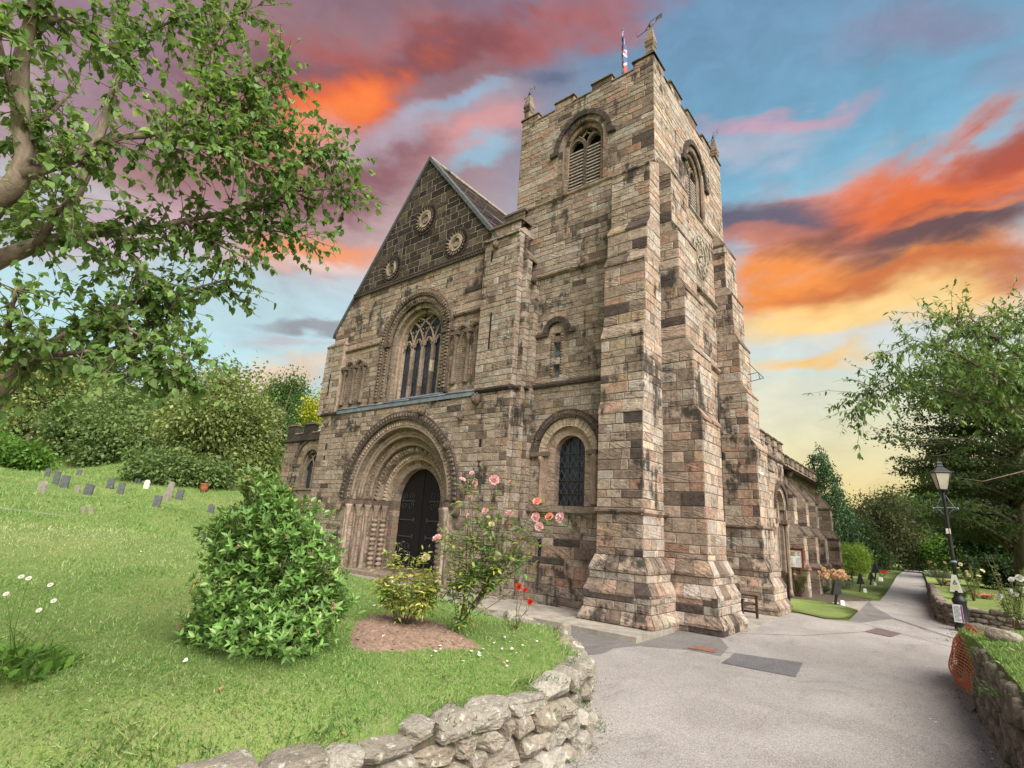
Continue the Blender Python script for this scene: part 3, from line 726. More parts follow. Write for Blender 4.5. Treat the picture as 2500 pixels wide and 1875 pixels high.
mb = MB(); course(mb, WN, -21.95, -12.2, 12.93, 13.12, .13, 0, 20, .6)
for i in range(70): u = -21.9+i*.138; mb.box(u, u+.06, NY-.14, NY-.02, 12.86, 12.95, (.06, .4))
for i in range(26): u = -20.6+i*.1+(1.3 if i > 13 else 0); mb.box(u, u+.035, NY-.05, NY, 12.62, 12.84, (.08, .4))
part(mb, 'string_course', DM)
# coping along the gable, roof behind it
mb = MB()
for (x0, z0), (x1, z1) in (((-23.32, 11.12), (AP[0], AP[1]+.12)), ((AP[0], AP[1]+.12), (-12.28, 13.06))):
    n_ = 14
    for i in range(n_):
        f0, f1 = i/n_+.002, (i+1)/n_-.002
        a = (x0+(x1-x0)*f0, z0+(z1-z0)*f0); b = (x0+(x1-x0)*f1, z0+(z1-z0)*f1)
        w = .17; q = lambda p, y, h: (p[0], y, p[1]+h)
        mb.hexa([q(a, NY-.10, -w), q(b, NY-.10, -w), q(b, NY-.10, .06), q(a, NY-.10, .06)], [q(a, NY+.28, -w), q(b, NY+.28, -w), q(b, NY+.28, .06), q(a, NY+.28, .06)], ((1.2+rng.random())/12, rng.random()))
part(mb, 'gable_coping', [M['slate']])
mb = MB(); YE = 46.0
for s, sl_, n_ in ((-1, LS, 30), (1, RS, 30)):
    xe, ze = (-23.3, AP[1]-(AP[0]+23.3)*LS) if s < 0 else (-11.6, AP[1]-(-11.6-AP[0])*RS)
    for i in range(n_):
        f0, f1 = i/n_, (i+1)/n_
        a = (AP[0]+(xe-AP[0])*f0, AP[1]-.04+(ze-AP[1])*f0); b = (AP[0]+(xe-AP[0])*f1, AP[1]-.04+(ze-AP[1])*f1)
        L = 0
        y = NY+.2
        while y < YE:
            w = .8 if y < 22 else 6; jz = rng.uniform(-.012, .012)
            mb.face([(a[0], y, a[1]+jz), (b[0], y, b[1]+.03+jz), (b[0], y+w-.01, b[1]+.03+jz), (a[0], y+w-.01, a[1]+jz)], (rng.random(), rng.random())); y += w
part(mb, 'roof', [M['roof']])
mb = MB(); mb.tube([(AP[0], NY, AP[1]+.1), (AP[0], 30, AP[1]+.08), (AP[0], YE, AP[1]+.1)], .09, 6)
mb.box(-23.2, -11.6, YE-.2, YE, 0, 13, (.3, .3)); mb.box(-23.2, -23.0, 16.5, YE, 6, 11.2, (.3, .3)); mb.box(-12.0, -11.7, 21.8, YE, 6, 12.5, (.3, .3))
part(mb, 'ridge', [M['dark']])
# three round ornaments in the gable
for cx, cz, r in ((-17.14, 15.76, .66), (-14.91, 13.84, .62), (-19.2, 13.8, .60)):
    mb = MB(); n_ = 20
    for i in range(n_):
        a0, a1 = 2*math.pi*i/n_, 2*math.pi*(i+1)/n_; am = (a0+a1)/2; pt_ = lambda rr, a: (cx+rr*math.cos(a), cz+rr*math.sin(a))
        d = .10; c = ((2.4+rng.random()*.6)/12, rng.random())
        mb.face([WN(*pt_(r*.66, a0), .04), WN(*pt_(r*.66, a1), .04), WN(*pt_(r*.98, am), d+.02)], c)
        mb.face([WN(*pt_(r*1.02, a0), .06), WN(*pt_(r*.98, am), d), WN(*pt_(r*.66, a0), .04)], (.03, .9), 1); mb.face([WN(*pt_(r*1.02, a1), .06), WN(*pt_(r*.66, a1), .04), WN(*pt_(r*.98, am), d)], (.03, .9), 1)
        for rr, dd, w in ((r*1.10, .05, .05),):
            mb.hexa([WN(*pt_(rr-w, a0), -.01), WN(*pt_(rr-w, a1), -.01), WN(*pt_(rr+w, a1), -.01), WN(*pt_(rr+w, a0), -.01)], [WN(*pt_(rr-w, a0), dd), WN(*pt_(rr-w, a1), dd), WN(*pt_(rr+w, a1), dd), WN(*pt_(rr+w, a0), dd)], (1.4/12, .4), 1)
    for i in range(16):
        a0, a1 = 2*math.pi*i/16, 2*math.pi*(i+1)/16; pt_ = lambda rr, a: (cx+rr*math.cos(a), cz+rr*math.sin(a))
        for r0, r1, d0, d1, col in ((.50, .66, .09, .09, 4), (.42, .50, .03, .09, 2), (.0, .42, .03, .03, 3)):
            mb.face([WN(*pt_(r*r0, a0), d0), WN(*pt_(r*r0, a1), d0), WN(*pt_(r*r1, a1), d1), WN(*pt_(r*r1, a0), d1)], ((col+.3)/12, .4))
    roll(mb, WN, cx+.04, cz, r*.34, .06, .055, (3/12, .4), n=20, a0=-2.2, a1=2.6)
    part(mb, 'roundel', [M['stone'], M['gable']])
# --- lower wall with the doorway --------------------------------------------------
mb = MB()
lw = [(-22.7, -.1), (-11.15, -.1), (-11.15, 6.85), (-22.7, 6.85)]
sq = [in_arch(pc, pz, 3.22, -.5), lambda u, v: abs(u+12.37) < .05 and 4.35 < v < 5.35, lambda u, v: abs(u+22.0) < .05 and 4.7 < v < 5.9]
wall(mb, lw, WP, [arch_loop(pc, pz, 3.2, -.1)], sq, zone='nave', seed=71, h=.225, L=.35)
mb.face([(-22.7, PY, -.1), (-22.7, PY, 6.9), (-22.7, 15.4, 6.9), (-22.7, 15.4, -.1)], (.3, .3))
mb.face([(-22.7, PY, 6.85), (-11.2, PY, 6.85), (-11.2, NY, 6.95), (-22.7, NY, 6.95)], (.2, .3), 1)
for u, z0, z1 in ((-12.37, 4.35, 5.35), (-22.0, 4.7, 5.9)): mb.box(u-.05, u+.05, PY-.003, PY+.2, z0, z1, (.02, .3), 0, 'w'); mb.box(u-.12, u+.12, PY-.03, PY+.1, z0-.12, z0-.01, (5/12, .3))
part(mb, 'lower_wall', SM)
for q in ((-12.42, -12.32, PY-.001, PY+.05, 4.35, 5.35), (-22.05, -21.95, PY-.001, PY+.05, 4.7, 5.9), (-12.34, -12.27, PY-.02, PY-.012, 8.5, 9.95), (-12.54, -12.46, PY-.02, PY-.012, 12.1, 12.55), (-22.78, -22.70, 13.66, 13.69, 7.9, 8.95)):
    mb = MB(); mb.box(*q); part(mb, 'arrow_slit', [M['void']])
mb = MB()
for a, b, z in ((-21.45, -19.9, 0), (-19.89, -18.1, 0), (-18.09, -16.4, 0), (-16.39, -14.3, 0), (-14.29, -12.75, 0)):
    mb.hexa([(a, PY-.07, 6.80), (b, PY-.07, 6.80), (b, PY-.05, 7.0), (a, PY-.05, 7.0)], [(a, NY, 6.95), (b, NY, 6.95), (b, NY-.02, 7.16), (a, NY-.02, 7.16)], (.3, .3))
    mb.tube([(a, PY-.06, 6.99), (b, PY-.06, 6.99)], .03, 6)
mb.hexa([(-18.0, NY-.10, 7.15), (-14.8, NY-.10, 7.15), (-14.8, NY-.08, 7.22), (-18.0, NY-.08, 7.22)], [(-18.0, NY+.2, 7.15), (-14.8, NY+.2, 7.15), (-14.8, NY+.2, 7.26), (-18.0, NY+.2, 7.26)])
part(mb, 'lead_flashing', [M['lead']])
string(WP, -22.75, -21.45, 6.78, 6.98, .10, 0, 22); mb = MB(); course(mb, WP, -12.75, -11.15, 6.86, 7.06, .13, 0, 23)
course(mb, SOUTH(-11.15), 13.5, 13.85, 6.86, 7.06, .13, 0, 24); course(mb, WEST(13.85), -11.15, -10.93, 6.86, 7.06, .13, 0, 25); course(mb, WEST(14.12), -10.93, -10.75, 6.9, 7.08, .13, 0, 26)
part(mb, 'string_course', DM)
# stair turret to the right of the gable
mb = MB()
wall(mb, rect(-12.9, -11.15, 7.0, 13.0), WP, zone='turret', seed=81, h=.25, L=.36, rowseed=9)
wall(mb, rect(13.57, 13.85, -.1, 13.0), SOUTH(-11.15), zone='turret', seed=82, h=.25, L=.36, rowseed=9)
wall(mb, rect(-11.15, -10.93, -.1, 12.0), WEST(13.85), zone='turret', seed=83, h=.25, L=.36, rowseed=9)
wall(mb, rect(13.85, 14.12, -.1, 12.0), SOUTH(-10.93), zone='turret', seed=84, h=.25, L=.36, rowseed=9)
wall(mb, rect(-10.93, -10.75, -.1, 11.0), WEST(14.12), zone='turret', seed=85, h=.25, L=.36, rowseed=9)
wall(mb, rect(14.12, 14.39, -.1, 11.0), SOUTH(-10.75), zone='turret', seed=86, h=.25, L=.36, rowseed=9)
mb.face([(-12.9, PY, 7.0), (-12.9, PY, 13.0), (-12.9, NY+.3, 13.0), (-12.9, NY+.3, 7.0)], (.3, .3))
slope(mb, (-12.9, -11.15, 13.5, 14.39), 13.05, (-12.9, -11.15, 13.8, 14.39), 13.3, 'turret', 91, .6)
slope(mb, (-11.15, -10.93, 13.85, 14.39), 12.0, (-11.15, -11.15, 14.0, 14.39), 12.45, 1, 92, .6); slope(mb, (-10.93, -10.75, 14.12, 14.39), 11.0, (-10.93, -10.93, 14.2, 14.39), 11.4, 1, 93, .6)
wall(mb, rect(-12.85, -11.35, 13.25, 13.75), WEST(13.82), zone='turret', seed=94, h=.27); slope(mb, (-12.9, -11.3, 13.75, 14.39), 13.75, (-12.6, -11.6, 14.2, 14.39), 14.0, 1, 95, .6)
wall(mb, rect(-12.55, -11.5, 13.9, 14.4), WEST(14.2), zone='gable', seed=96, h=.3); mb.box(-12.6, -11.45, 14.15, 14.4, 14.38, 14.47, (.1, .3)); mb.box(-12.85, -12.5, 13.83, 16, 13.2, 13.75, (.2, .3)); mb.box(-12.55, -12.05, 14.21, 16, 13.7, 14.38, (.2, .3))
part(mb, 'stair_turret', SM)
mb = MB(); wall(mb, rect(-23.4, -21.95, 6.9, 10.45), WEST(13.68), zone='turret', seed=97, h=.27, L=.42); wall(mb, rect(-14.6, -13.68, 6.9, 10.45), NORTH(-23.4), zone='nave', seed=98); mb.face([(-21.95, 13.68, 6.9), (-21.95, 13.9, 6.9), (-21.95, 13.9, 10.45), (-21.95, 13.68, 10.45)], (.3, .3))
slope(mb, (-23.4, -21.95, 13.68, 14.3), 10.45, (-23.2, -22.3, 13.95, 14.3), 10.75, 'tower', 99, .6)
part(mb, 'corner_turret', SM)
# carved heads and corbels
for (x, y, z, s) in ((-12.6, PY, 6.62, .22), (-22.15, PY, 6.45, .15), (-13.35, PY, 6.05, .16), (-19.6, PY, 6.2, .13), (-13.9, PY, 5.0, .18), (-12.25, PY, 12.72, .17), (-15.45, PY, 6.45, .2), (-20.15, PY, 2.65, .18), (-13.15, PY, 2.62, .18), (-10.72, 14.1, 11.05, .15)):
    mb = MB(); r = (rng.uniform(.05, .2), .6)
    mb.lathe((x, y-s*.75, z-s), [(s*.3, 0), (s*.62, s*.3), (s*.75, s*.9), (s*.7, s*1.4), (s*.35, s*1.85), (.02, s*1.95)], 8, r); mb.box(x-s*.5, x+s*.5, y-s*.6, y, z-s*.1, z+s*.85, r)
    mb.lathe((x, y-s*1.45, z-s*.75), [(s*.1, 0), (s*.36, s*.25), (s*.34, s*.7), (s*.1, s)], 6, r)
    for q in (-1, 1): mb.lathe((x+q*s*.42, y-s*1.0, z+s*.5), [(s*.05, 0), (s*.2, s*.2), (s*.05, s*.5)], 5, r)
    part(mb, 'carved_head', CM)
# --- doorway: hood and six receding orders ------------------------------------------
mb = MB()
ring(mb, WP, pc, pz, 3.20, 3.52, -.03, .13, 0, 25, 21, sub=2, jit=.015); beads(mb, WP, pc, pz, 3.38, .12, .07, 60, 1, 22, 'lump'); beads(mb, WP, pc, pz, 3.22, .02, .05, 66, 2, 23, 'lump')
OR = [(2.90, 3.20, 0.0, -.30, 'portal'), (2.58, 2.90, -.26, -.52, 'portal'), (2.27, 2.58, -.50, -.76, 3), (1.98, 2.27, -.74, -.98, 'portal'), (1.70, 1.98, -.96, -1.20, 11), (1.37, 1.70, -1.16, -1.50, 'portal')]
for i, (r0, r1, f, b, z) in enumerate(OR):
    ring(mb, WP, pc, pz, r0, r1, b, f, z, 24-i*2, 30+i, sub=2, gap=.008, jit=.004)
roll(mb, WP, pc, pz, 2.90, -.03, .06, (3.2/12, .3)); roll(mb, WP, pc, pz, 2.72, -.25, .05, (3.6/12, .3)); roll(mb, WP, pc, pz, 2.58, -.30, .065, (3.4/12, .3)); roll(mb, WP, pc, pz, 2.27, -.54, .07, (3.0/12, .3))
beads(mb, WP, pc, pz, 3.06, .0, .085, 64, 'portal', 24, 'zig'); beads(mb, WP, pc, pz, 2.44, -.49, .07, 52, 3, 25, 'zig'); beads(mb, WP, pc, pz, 2.12, -.73, .115, 40, 'portal', 26, 'beak'); beads(mb, WP, pc, pz, 1.96, -.97, .05, 60, 4, 29, 'lump')
beads(mb, WP, pc, pz, 1.84, -.95, .095, 40, 11, 27, 'beak')
for rr, dd in ((1.63, -1.15), (1.53, -1.15), (1.44, -1.15)): beads(mb, WP, pc, pz, rr, dd, .045, int(46*rr/1.5), 'portal', 28, 'zig', zb=.35)
dw = part(mb, 'doorway', PM)
# jambs: stepped piers with shafts and capitals
jm = {-1: MB(), 1: MB()}
for i, (r0, r1, f, b, z) in enumerate(OR):
    for s in (-1, 1):
        mb = jm[s]
        if i == 5:
            z_ = .15; x0, x1 = sorted((pc+s*r0, pc+s*r1))
            while z_ < 3.0: z2 = min(3.0, z_+rng.uniform(.26, .42)); mb.box(x0, x1, PY-f, PY-b, z_+.004, z2-.004, (pick(rng, z), rng.random())); z_ = z2
            continue
        x0, x1 = sorted((pc+s*r0, pc+s*(r1+.1))); z_ = .2
        while z_ < 2.78:
            z2 = min(2.78, z_+rng.uniform(.25, .4)); mb.box(x0, x1, PY-f, PY-b+.15, z_+.004, z2-.004, (pick(rng, 'portal'), rng.random())); z_ = z2
        mb.box(x0-.06, x1+.06, PY-f-.10, PY-b+.1, -.1, .2+.03*i, (pick(rng, 3), .4))
        xs = pc+s*(r0+.02); ys = PY-f+.0
        c = ((9.4 if i < 3 else 3.4)/12+.01*i, .3)
        prof = [(.12, .2), (.13, .27), (.10, .32), (.082, .36), (.082, 2.3), (.105, 2.34), (.085, 2.38), (.12, 2.55), (.15, 2.70), (.16, 2.78)]
        mb.lathe((xs, ys, 0), prof, 10, (pick(rng, 'portal'), .3))
        x2 = pc+s*(r0+.17); mb.lathe((x2, PY-f-.01, 0), [(.05, .25), (.05, 2.6)], 8, (pick(rng, 'portal'), .3))
        if i in (3, 4):   # beaded shafts
            for k in range(10): mb.lathe((xs, ys-.02, .45+k*.19), [(.05, -.075), (.125, -.045), (.135, .0), (.11, .05), (.05, .075)], 8, (pick(rng, 'portal'), .4))
for s in (-1, 1): part(jm[s], 'jamb', PM, dw)
for s in (-1, 1):
    mb = MB()
    for i, (r0, r1, f, b, z) in enumerate(OR[:5]):
        x0, x1 = sorted((pc+s*(r0-.07), pc+s*(r1+.12))); mb.box(x0, x1, PY-f-.09, PY-b+.1, 2.78, 2.98, (1.6/12, rng.random())); mb.box(x0+.03, x1-.03, PY-f-.05, PY-b+.1, 2.72, 2.79, (2.2/12, rng.random()))
    part(mb, 'impost', CM, dw)
# double door
dy = PY+1.46
for s in (-1, 1):
    mb = MB(); n_ = 7; w = 1.37
    for k in range(n_):
        a, b = pc+s*w*k/n_, pc+s*w*(k+1)/n_; x0, x1 = min(a, b)+.004, max(a, b)-.004
        zt = lambda x: pz+math.sqrt(max(0, w*w-(x-pc)**2))
        y_ = dy+rng.uniform(-.006, .006)
        q = [(x0, .42), (x1, .42), (x1, zt(x1)), ((x0+x1)/2, zt((x0+x1)/2)), (x0, zt(x0))]
        mb.face([(p[0], y_, p[1]) for p in q], (.5, .5))
        mb.face([(x0, y_, .42), (x0, y_, zt(x0)), (x0, y_+.06, zt(x0)), (x0, y_+.06, .42)]); mb.face([(x1, y_, .42), (x1, y_, zt(x1)), (x1, y_+.06, zt(x1)), (x1, y_+.06, .42)])
    mb.box(pc-.03, pc+.03, dy-.03, dy+.0, .42, 4.3) if s > 0 else None
    door = part(mb, 'door', [M['wood_door']])
    for z in (1.02, 1.62, 2.28, 3.05):
        mb = MB(); big = z in (1.02, 3.05); x_o, x_i = pc+s*1.34, pc+s*.42; yy = dy-.025
        mb.box(min(x_o, x_i), max(x_o, x_i), dy-.035, dy-.005, z-.022, z+.022)
        def scroll(cx, cz, r, d0, turns, dirn):
            pts = []
            for i in range(40):
                f = i/39; a = d0+dirn*turns*2*math.pi*f; rr = r*(1-.88*f); pts.append((cx+rr*math.cos(a), yy, cz+rr*math.sin(a)))
            mb.tube(pts, .014, 5)
        if big:
            for q in (-1, 1):
                for xx, dd in ((pc+s*.66, 1), (pc+s*1.06, -1)): scroll(xx, z+q*.19, .18, -q*math.pi/2, 1.6, q*dd)
        else:
            for q in (-1, 1): scroll(x_i, z+q*.06, .06, -q*math.pi/2, .8, -q*s)
            mb.tube([(x_i, yy, z-.1), (x_i, yy, z+.1)], .016, 5)
        part(mb, 'hinge_strap', [M['iron']], door)
mb = MB(); mb.box(pc-1.45, pc+1.45, PY+.9, PY+1.7, -.1, .40, (2/12, .4)); mb.box(pc-2.4, pc+2.4, PY-.35, PY+.95, -.1, .26, (3/12, .5)); part(mb, 'doorstep', SM)
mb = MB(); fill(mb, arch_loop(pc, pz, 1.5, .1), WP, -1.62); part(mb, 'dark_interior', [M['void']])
# --- west window ------------------------------------------------------------------
mb = MB()
ring(mb, WN, vc, vz, 1.98, 2.27, -.03, .11, 1, 25, 51, sub=2, zb=7.2, jit=.02); beads(mb, WN, vc, vz, 2.13, .11, .075, 46, 2, 52, 'lump', zb=7.3)
ring(mb, WN, vc, vz, 1.70, 2.0, -.20, .02, 2, 23, 53, sub=2, zb=7.2, jit=.02); beads(mb, WN, vc, vz, 1.85, .01, .085, 40, 2, 54, 'beak', zb=7.3)
ring(mb, WN, vc, vz, 1.46, 1.72, -.42, -.12, 3, 20, 55, sub=2, zb=7.2)
beads(mb, WN, vc, vz, 1.72, -.10, .06, 44, 1, 58, 'zig', zb=7.3)
ring(mb, WN, vc, vz, 1.30, 1.50, -.60, -.36, 11, 14, 56, sub=2, zb=7.2); roll(mb, WN, vc, vz, 1.47, -.37, .035, (11/12, .3), zb=7.2); roll(mb, WN, vc, vz, 1.32, -.38, .03, (10/12, .3), zb=7.2)
mb.box(vc-2.35, vc-1.6, NY-.14, NY, 9.72, 9.95, (1/12, .4)); mb.box(vc+1.7, vc+2.4, NY-.12, NY, 9.75, 9.95, (1/12, .4))
ww = part(mb, 'west_window', CM)
mb = MB(); fill(mb, arch_loop(vc, vz, 1.34, 7.2), WN, -.62); part(mb, 'glass', [M['glass_grey']], ww)
us = (-.66, 0, .66)
for i, u in enumerate(us):
    z = 7.2; mb = MB()
    while z < 9.62:
        z2 = min(9.62, z+rng.uniform(.45, .8)); x0 = vc+u
        q = [(x0-.065, NY+.58), (x0+.065, NY+.58), (x0+.065, NY+.46), (x0+.02, NY+.38), (x0-.02, NY+.38), (x0-.065, NY+.46)]
        c = (rng.choice((1, 2, 2, 3, 11) if i else (2, 1, 2, 11, 3))/12+.03, .3)
        for j in range(6):
            jj = (j+1) % 6; mb.face([(*q[j], z+.004), (*q[jj], z+.004), (*q[jj], z2-.004), (*q[j], z2-.004)], c)
        z = z2
    part(mb, 'mullion', PM, ww)
mb = MB()
def bar(pts, r, c): mb.tube([(vc+p[0], NY+.48, p[1]) for p in pts], r, 5, c)
def inside(p): return (p[0])**2+(max(0, p[1]-vz))**2 < 1.33**2
for i, u in enumerate((-.99, -.33, .33, .99)):   # heads of the four lights with cusps
    hw = .31; R = .5
    top = 9.62+math.sqrt(R*R-(R-hw)**2)
    for s in (-1, 1):
        pts = []
        for k in range(9):
            a = math.acos((R-hw)/R)*k/8; pts.append((u+s*(hw-R+R*math.cos(a)), 9.56+R*math.sin(a)))
        bar(pts, .042, (4.3/12 if i != 1 else 9/12, .3))
        for f, g in ((.16, .13), (.08, .30)): bar([(u+s*.29, 9.56+g*.7), (u+s*(f), 9.56+g+.02), (u+s*(f+.02), 9.56+g+.17)], .030, (3.3/12, .3))
for u in us:                                       # mullions branch and cross one another
    for s in (-1, 1):
        R = 1.5; pts = []
        for k in range(16):
            a = k/15*1.35; p = (u+s*(R-R*math.cos(a)), 9.6+R*math.sin(a))
            if not inside(p): break
            pts.append(p)
        if len(pts) > 2: bar(pts, .042, (rng.choice((3, 9, 4))/12+.02, .3))
for (u, z) in ((-.66, 10.30), (0, 10.36), (.66, 10.30), (-.34, 10.80), (.34, 10.80), (0, 11.0)):
    for a in range(0, 360, 90): bar([(u+.20*math.cos(rad(a+45)), z+.22*math.sin(rad(a+45))), (u+.08*math.cos(rad(a+45)), z+.09*math.sin(rad(a+45)))], .026, (3.5/12, .3))
part(mb, 'tracery', [M['pale']], ww)
# --- blind arcades on both sides --------------------------------------------------
def arcade(x0, x1, zb, zt, name):
    mb = MB(); n_ = 2; w = (x1-x0)/n_
    for k in range(n_):
        c = x0+w*(k+.5); r = w*.32
        ring(mb, WN, c, zt, r, r+.16, -.02, .10, 2, 9, 70+k, sub=2, jit=.02); beads(mb, WN, c, zt, r+.10, .10, .06, 13, 2, 72, 'beak')
        fill(mb, arch_loop(c, zt, r, zb), WN, .006, 0)
        nx, nz = 7, int((zt-zb)/.085)
        for i in range(nx):      # diaper carving
            for j in range(nz+3):
                u = c-r+.03+i*(2*r-.06)/nx; v = zb+.03+j*.085; uc = u+r/nx
                if v+.06 > zt and (uc-c)**2+(v+.04-zt)**2 > (r*.9)**2: continue
                e = (2*r-.06)/nx; q = [(u+.008, v+.008), (u+e-.008, v+.008), (u+e-.008, v+.077), (u+.008, v+.077)]; m_ = (u+e/2, v+.042)
                cc_ = ((2.2+rng.random())/12, .3)
                for a in range(4): mb.face([WN(*q[a], .008), WN(*q[(a+1) % 4], .008), WN(*m_, .05)], cc_)
    for k in range(n_+1):
        c = x0+w*k; mb.lathe((c, NY-.06, zb), [(.11, 0), (.12, .06), (.08, .12), (.075, zt-zb-.38), (.10, zt-zb-.34), (.12, zt-zb-.12), (.14, zt-zb-.05)], 8, (2/12, .5)); mb.box(c-.2, c+.2, NY-.2, NY, zt-.06, zt+.08, (1.4/12, .4))
    part(mb, name, CM)
arcade(-14.35, -12.95, 7.45, 9.55, 'blind_arcade'); arcade(-21.75, -20.25, 7.3, 9.1, 'blind_arcade')
mb = MB(); course(mb, WN, -14.62, -12.9, 10.3, 10.5, .11, 1, 60); part(mb, 'carved_band', CM); mb = MB(); course(mb, WN, -22.0, -19.25, 9.95, 10.12, .12, 2, 61); part(mb, 'carved_band', CM); mb = MB()
for i in range(12): mb.hexa([WN(-14.1+i*.1, 10.85, 0), WN(-14.02+i*.1, 10.85, 0), WN(-14.02+i*.1, 11.15, 0), WN(-14.1+i*.1, 11.15, 0)], [WN(-14.06+i*.1, 10.9, .05)]*2+[WN(-14.05+i*.1, 11.1, .05)]*2, (3/12, .4))
part(mb, 'carved_band', CM); mb = MB()
for i in range(12): mb.box(-14.1+i*.1, -14.03+i*.1, NY-.06, NY, 11.3, 11.5, (.6/12, .4))
part(mb, 'carved_band', CM)
# --- north aisle --------------------------------------------------------------------
AY = 15.4; WA = WEST(AY); ac, az = -26.25, 4.85
mb = MB(); wall(mb, rect(-29.15, -22.7, -.1, 6.15), WA, [arch_loop(ac, az, .80, 3.55)], [in_arch(ac, az, .82, 3.5)], zone='aisle', seed=111, h=.33, L=.6)
wall(mb, rect(-40, -AY, -.1, 6.15), NORTH(-29.15), zone='aisle', seed=112, h=.33, L=.6); mb.face([(-29.15, AY, 6.1), (-22.7, AY, 6.1), (-22.7, 40, 7.2), (-29.15, 40, 6.6)], (.2, .3), 1)
course(mb, WA, -29.3, -22.7, 6.08, 6.28, .14, 0, 63); course(mb, NORTH(-29.15), -40, -AY+.1, 6.08, 6.28, .14, 0, 64)
na = part(mb, 'north_aisle', SM)
pa_ = empty('parapet', None, None); pa_.parent = church; mb = MB(); nb = [(-29.15, -28.25), (-27.45, -26.5), (-25.6, -24.7), (-23.9, -22.75)]
for a, b in [(-29.15, -22.7)]: mb.box(a, b, AY-.01, AY+.3, 6.25, 6.55, (.6/12, .4))
part(mb, 'parapet_base', DM, pa_)
for (a, b) in nb:
    mb = MB(); cop = mb; mb.box(a, b, AY-.012, AY+.3, 6.55, 7.05, (.5/12, rng.random())); cop.hexa([(a-.05, AY-.07, 7.05), (b+.05, AY-.07, 7.05), (b+.05, AY+.35, 7.05), (a-.05, AY+.35, 7.05)], [(a, AY-.02, 7.15), (b, AY-.02, 7.15), (b, AY+.3, 7.15), (a, AY+.3, 7.15)], (.1, .3)); part(mb, 'merlon', DM, pa_)
for i in range(3): cop = MB(); a, b = nb[i][1], nb[i+1][0]; cop.hexa([(a, AY-.06, 6.55), (b, AY-.06, 6.55), (b, AY+.3, 6.55), (a, AY+.3, 6.55)], [(a, AY-.02, 6.63), (b, AY-.02, 6.63), (b, AY+.3, 6.63), (a, AY+.3, 6.63)], (.2, .3)); part(cop, 'coping', DM, pa_)
mb = MB(); ring(mb, WA, ac-.05, az, 1.30, 1.42, -.02, .09, 1, 13, 65, sub=2); ring(mb, WA, ac, az, .78, .98, -.3, .01, 3, 13, 66, sub=2, zb=3.55); ring(mb, WA, ac, az, .66, .79, -.4, -.12, 4, 11, 67, sub=2, zb=3.55)
course(mb, WA, ac-1.0, ac+1.0, 3.42, 3.56, .1, 3, 68); mb.box(ac-1.7, ac-1.0, AY-.08, AY, 4.72, 4.85, (.1, .4))
q = [(ac-.05, 3.55), (ac+.05, 3.55), (ac+.05, 4.75), (ac-.05, 4.75)]; mb.hexa([WA(*p, -.32) for p in q], [WA(*p, -.2) for p in q], (4/12, .3))
for s in (-1, 1): mb.tube([WA(ac, 4.7, -.26), WA(ac+s*.12, 5.0, -.26), WA(ac+s*.4, 5.4, -.26)], .045, 5, (4/12, .3)); mb.tube([WA(ac+s*.66, 4.6, -.26), WA(ac+s*.5, 5.0, -.26), WA(ac, 5.42, -.26)], .045, 5, (4/12, .3))
aw = part(mb, 'window', CM, None, 'two light window in the low north aisle'); mb = MB(); fill(mb, arch_loop(ac, az, .68, 3.55), WA, -.33); part(mb, 'glass', [M['glass_grey']], aw)
# --- south aisle ----------------------------------------------------------------------
SX1, SX2 = -5.42, -6.02
mb = MB(); dc, dz = 25.55, 3.7; S1, S2 = SOUTH(SX1), SOUTH(SX2)
wall(mb, rect(21.7, 26.5, -.1, 5.8), S1, [arch_loop(dc, dz, 1.0, -.1)], [in_arch(dc, dz, 1.02, -1)], zone='south', seed=121, h=.31, L=.5)
wall(mb, rect(SX2, SX1, -.1, 5.8), WEST(21.72), zone='butt', seed=122); mb.face([(SX1, 26.5, -.1), (SX2, 26.5, -.1), (SX2, 26.5, 6), (SX1, 26.5, 6)], (.3, .4))
wall(mb, rect(26.4, 38.3, -.1, 5.8), S2, zone='south', seed=123, h=.31, L=.55); mb.face([(SX2, 38.3, -.1), (-12, 38.3, -.1), (-12, 38.3, 6), (SX2, 38.3, 6)], (.3, .4))
mb.face([(SX1, 21.7, 5.8), (SX1, 38.3, 5.8), (-12, 38.3, 6.8), (-12, 21.7, 6.8)], (.2, .3), 1)
for Mp, a, b in ((S1, 21.8, 26.5), (S2, 26.4, 38.4)): course(mb, Mp, a, b, 5.72, 5.92, .10, 1, 71)
course(mb, S1, 23.6, 24.6, 5.15, 5.25, .06, 1, 72)
sa = part(mb, 'south_aisle', SM)
def par_s(X, y0, y1, n_, seed):
    pa_ = empty('parapet', None, None); pa_.parent = church; mb = MB(); Mp = SOUTH(X+.03); blocks(mb, rect(y0, y1, 5.9, 6.28), Mp, h=.38, L=.6, seed=seed, zone='aisle'); mb.hexa([(X-.3, y0, 5.9), (X-.3, y1, 5.9), (X-.3, y1, 6.28), (X-.3, y0, 6.28)], [(X+.027, y0, 5.9), (X+.027, y1, 5.9), (X+.027, y1, 6.28), (X+.027, y0, 6.28)], (.3, .3))
    part(mb, 'parapet_base', SM, pa_); w = (y1-y0)/(2*n_-1); sp = [(y0+2*i*w, y0+(2*i+1)*w) for i in range(n_)]
    merlons(pa_, Mp, sp, 6.28, 6.66, seed, .09, .05, .28); crenels(pa_, Mp, [(sp[i][1], sp[i+1][0]) for i in range(n_-1)], 6.28, .06, .07, .28)
par_s(SX1, 21.75, 26.5, 5, 131); par_s(SX2, 26.5, 38.3, 10, 141)
mb = MB()
ring(mb, S1, dc, dz, 1.0, 1.22, -.02, .08, 0, 13, 75, sub=2, jit=.01); beads(mb, S1, dc, dz, 1.12, .08, .05, 30, 1, 76, 'lump')
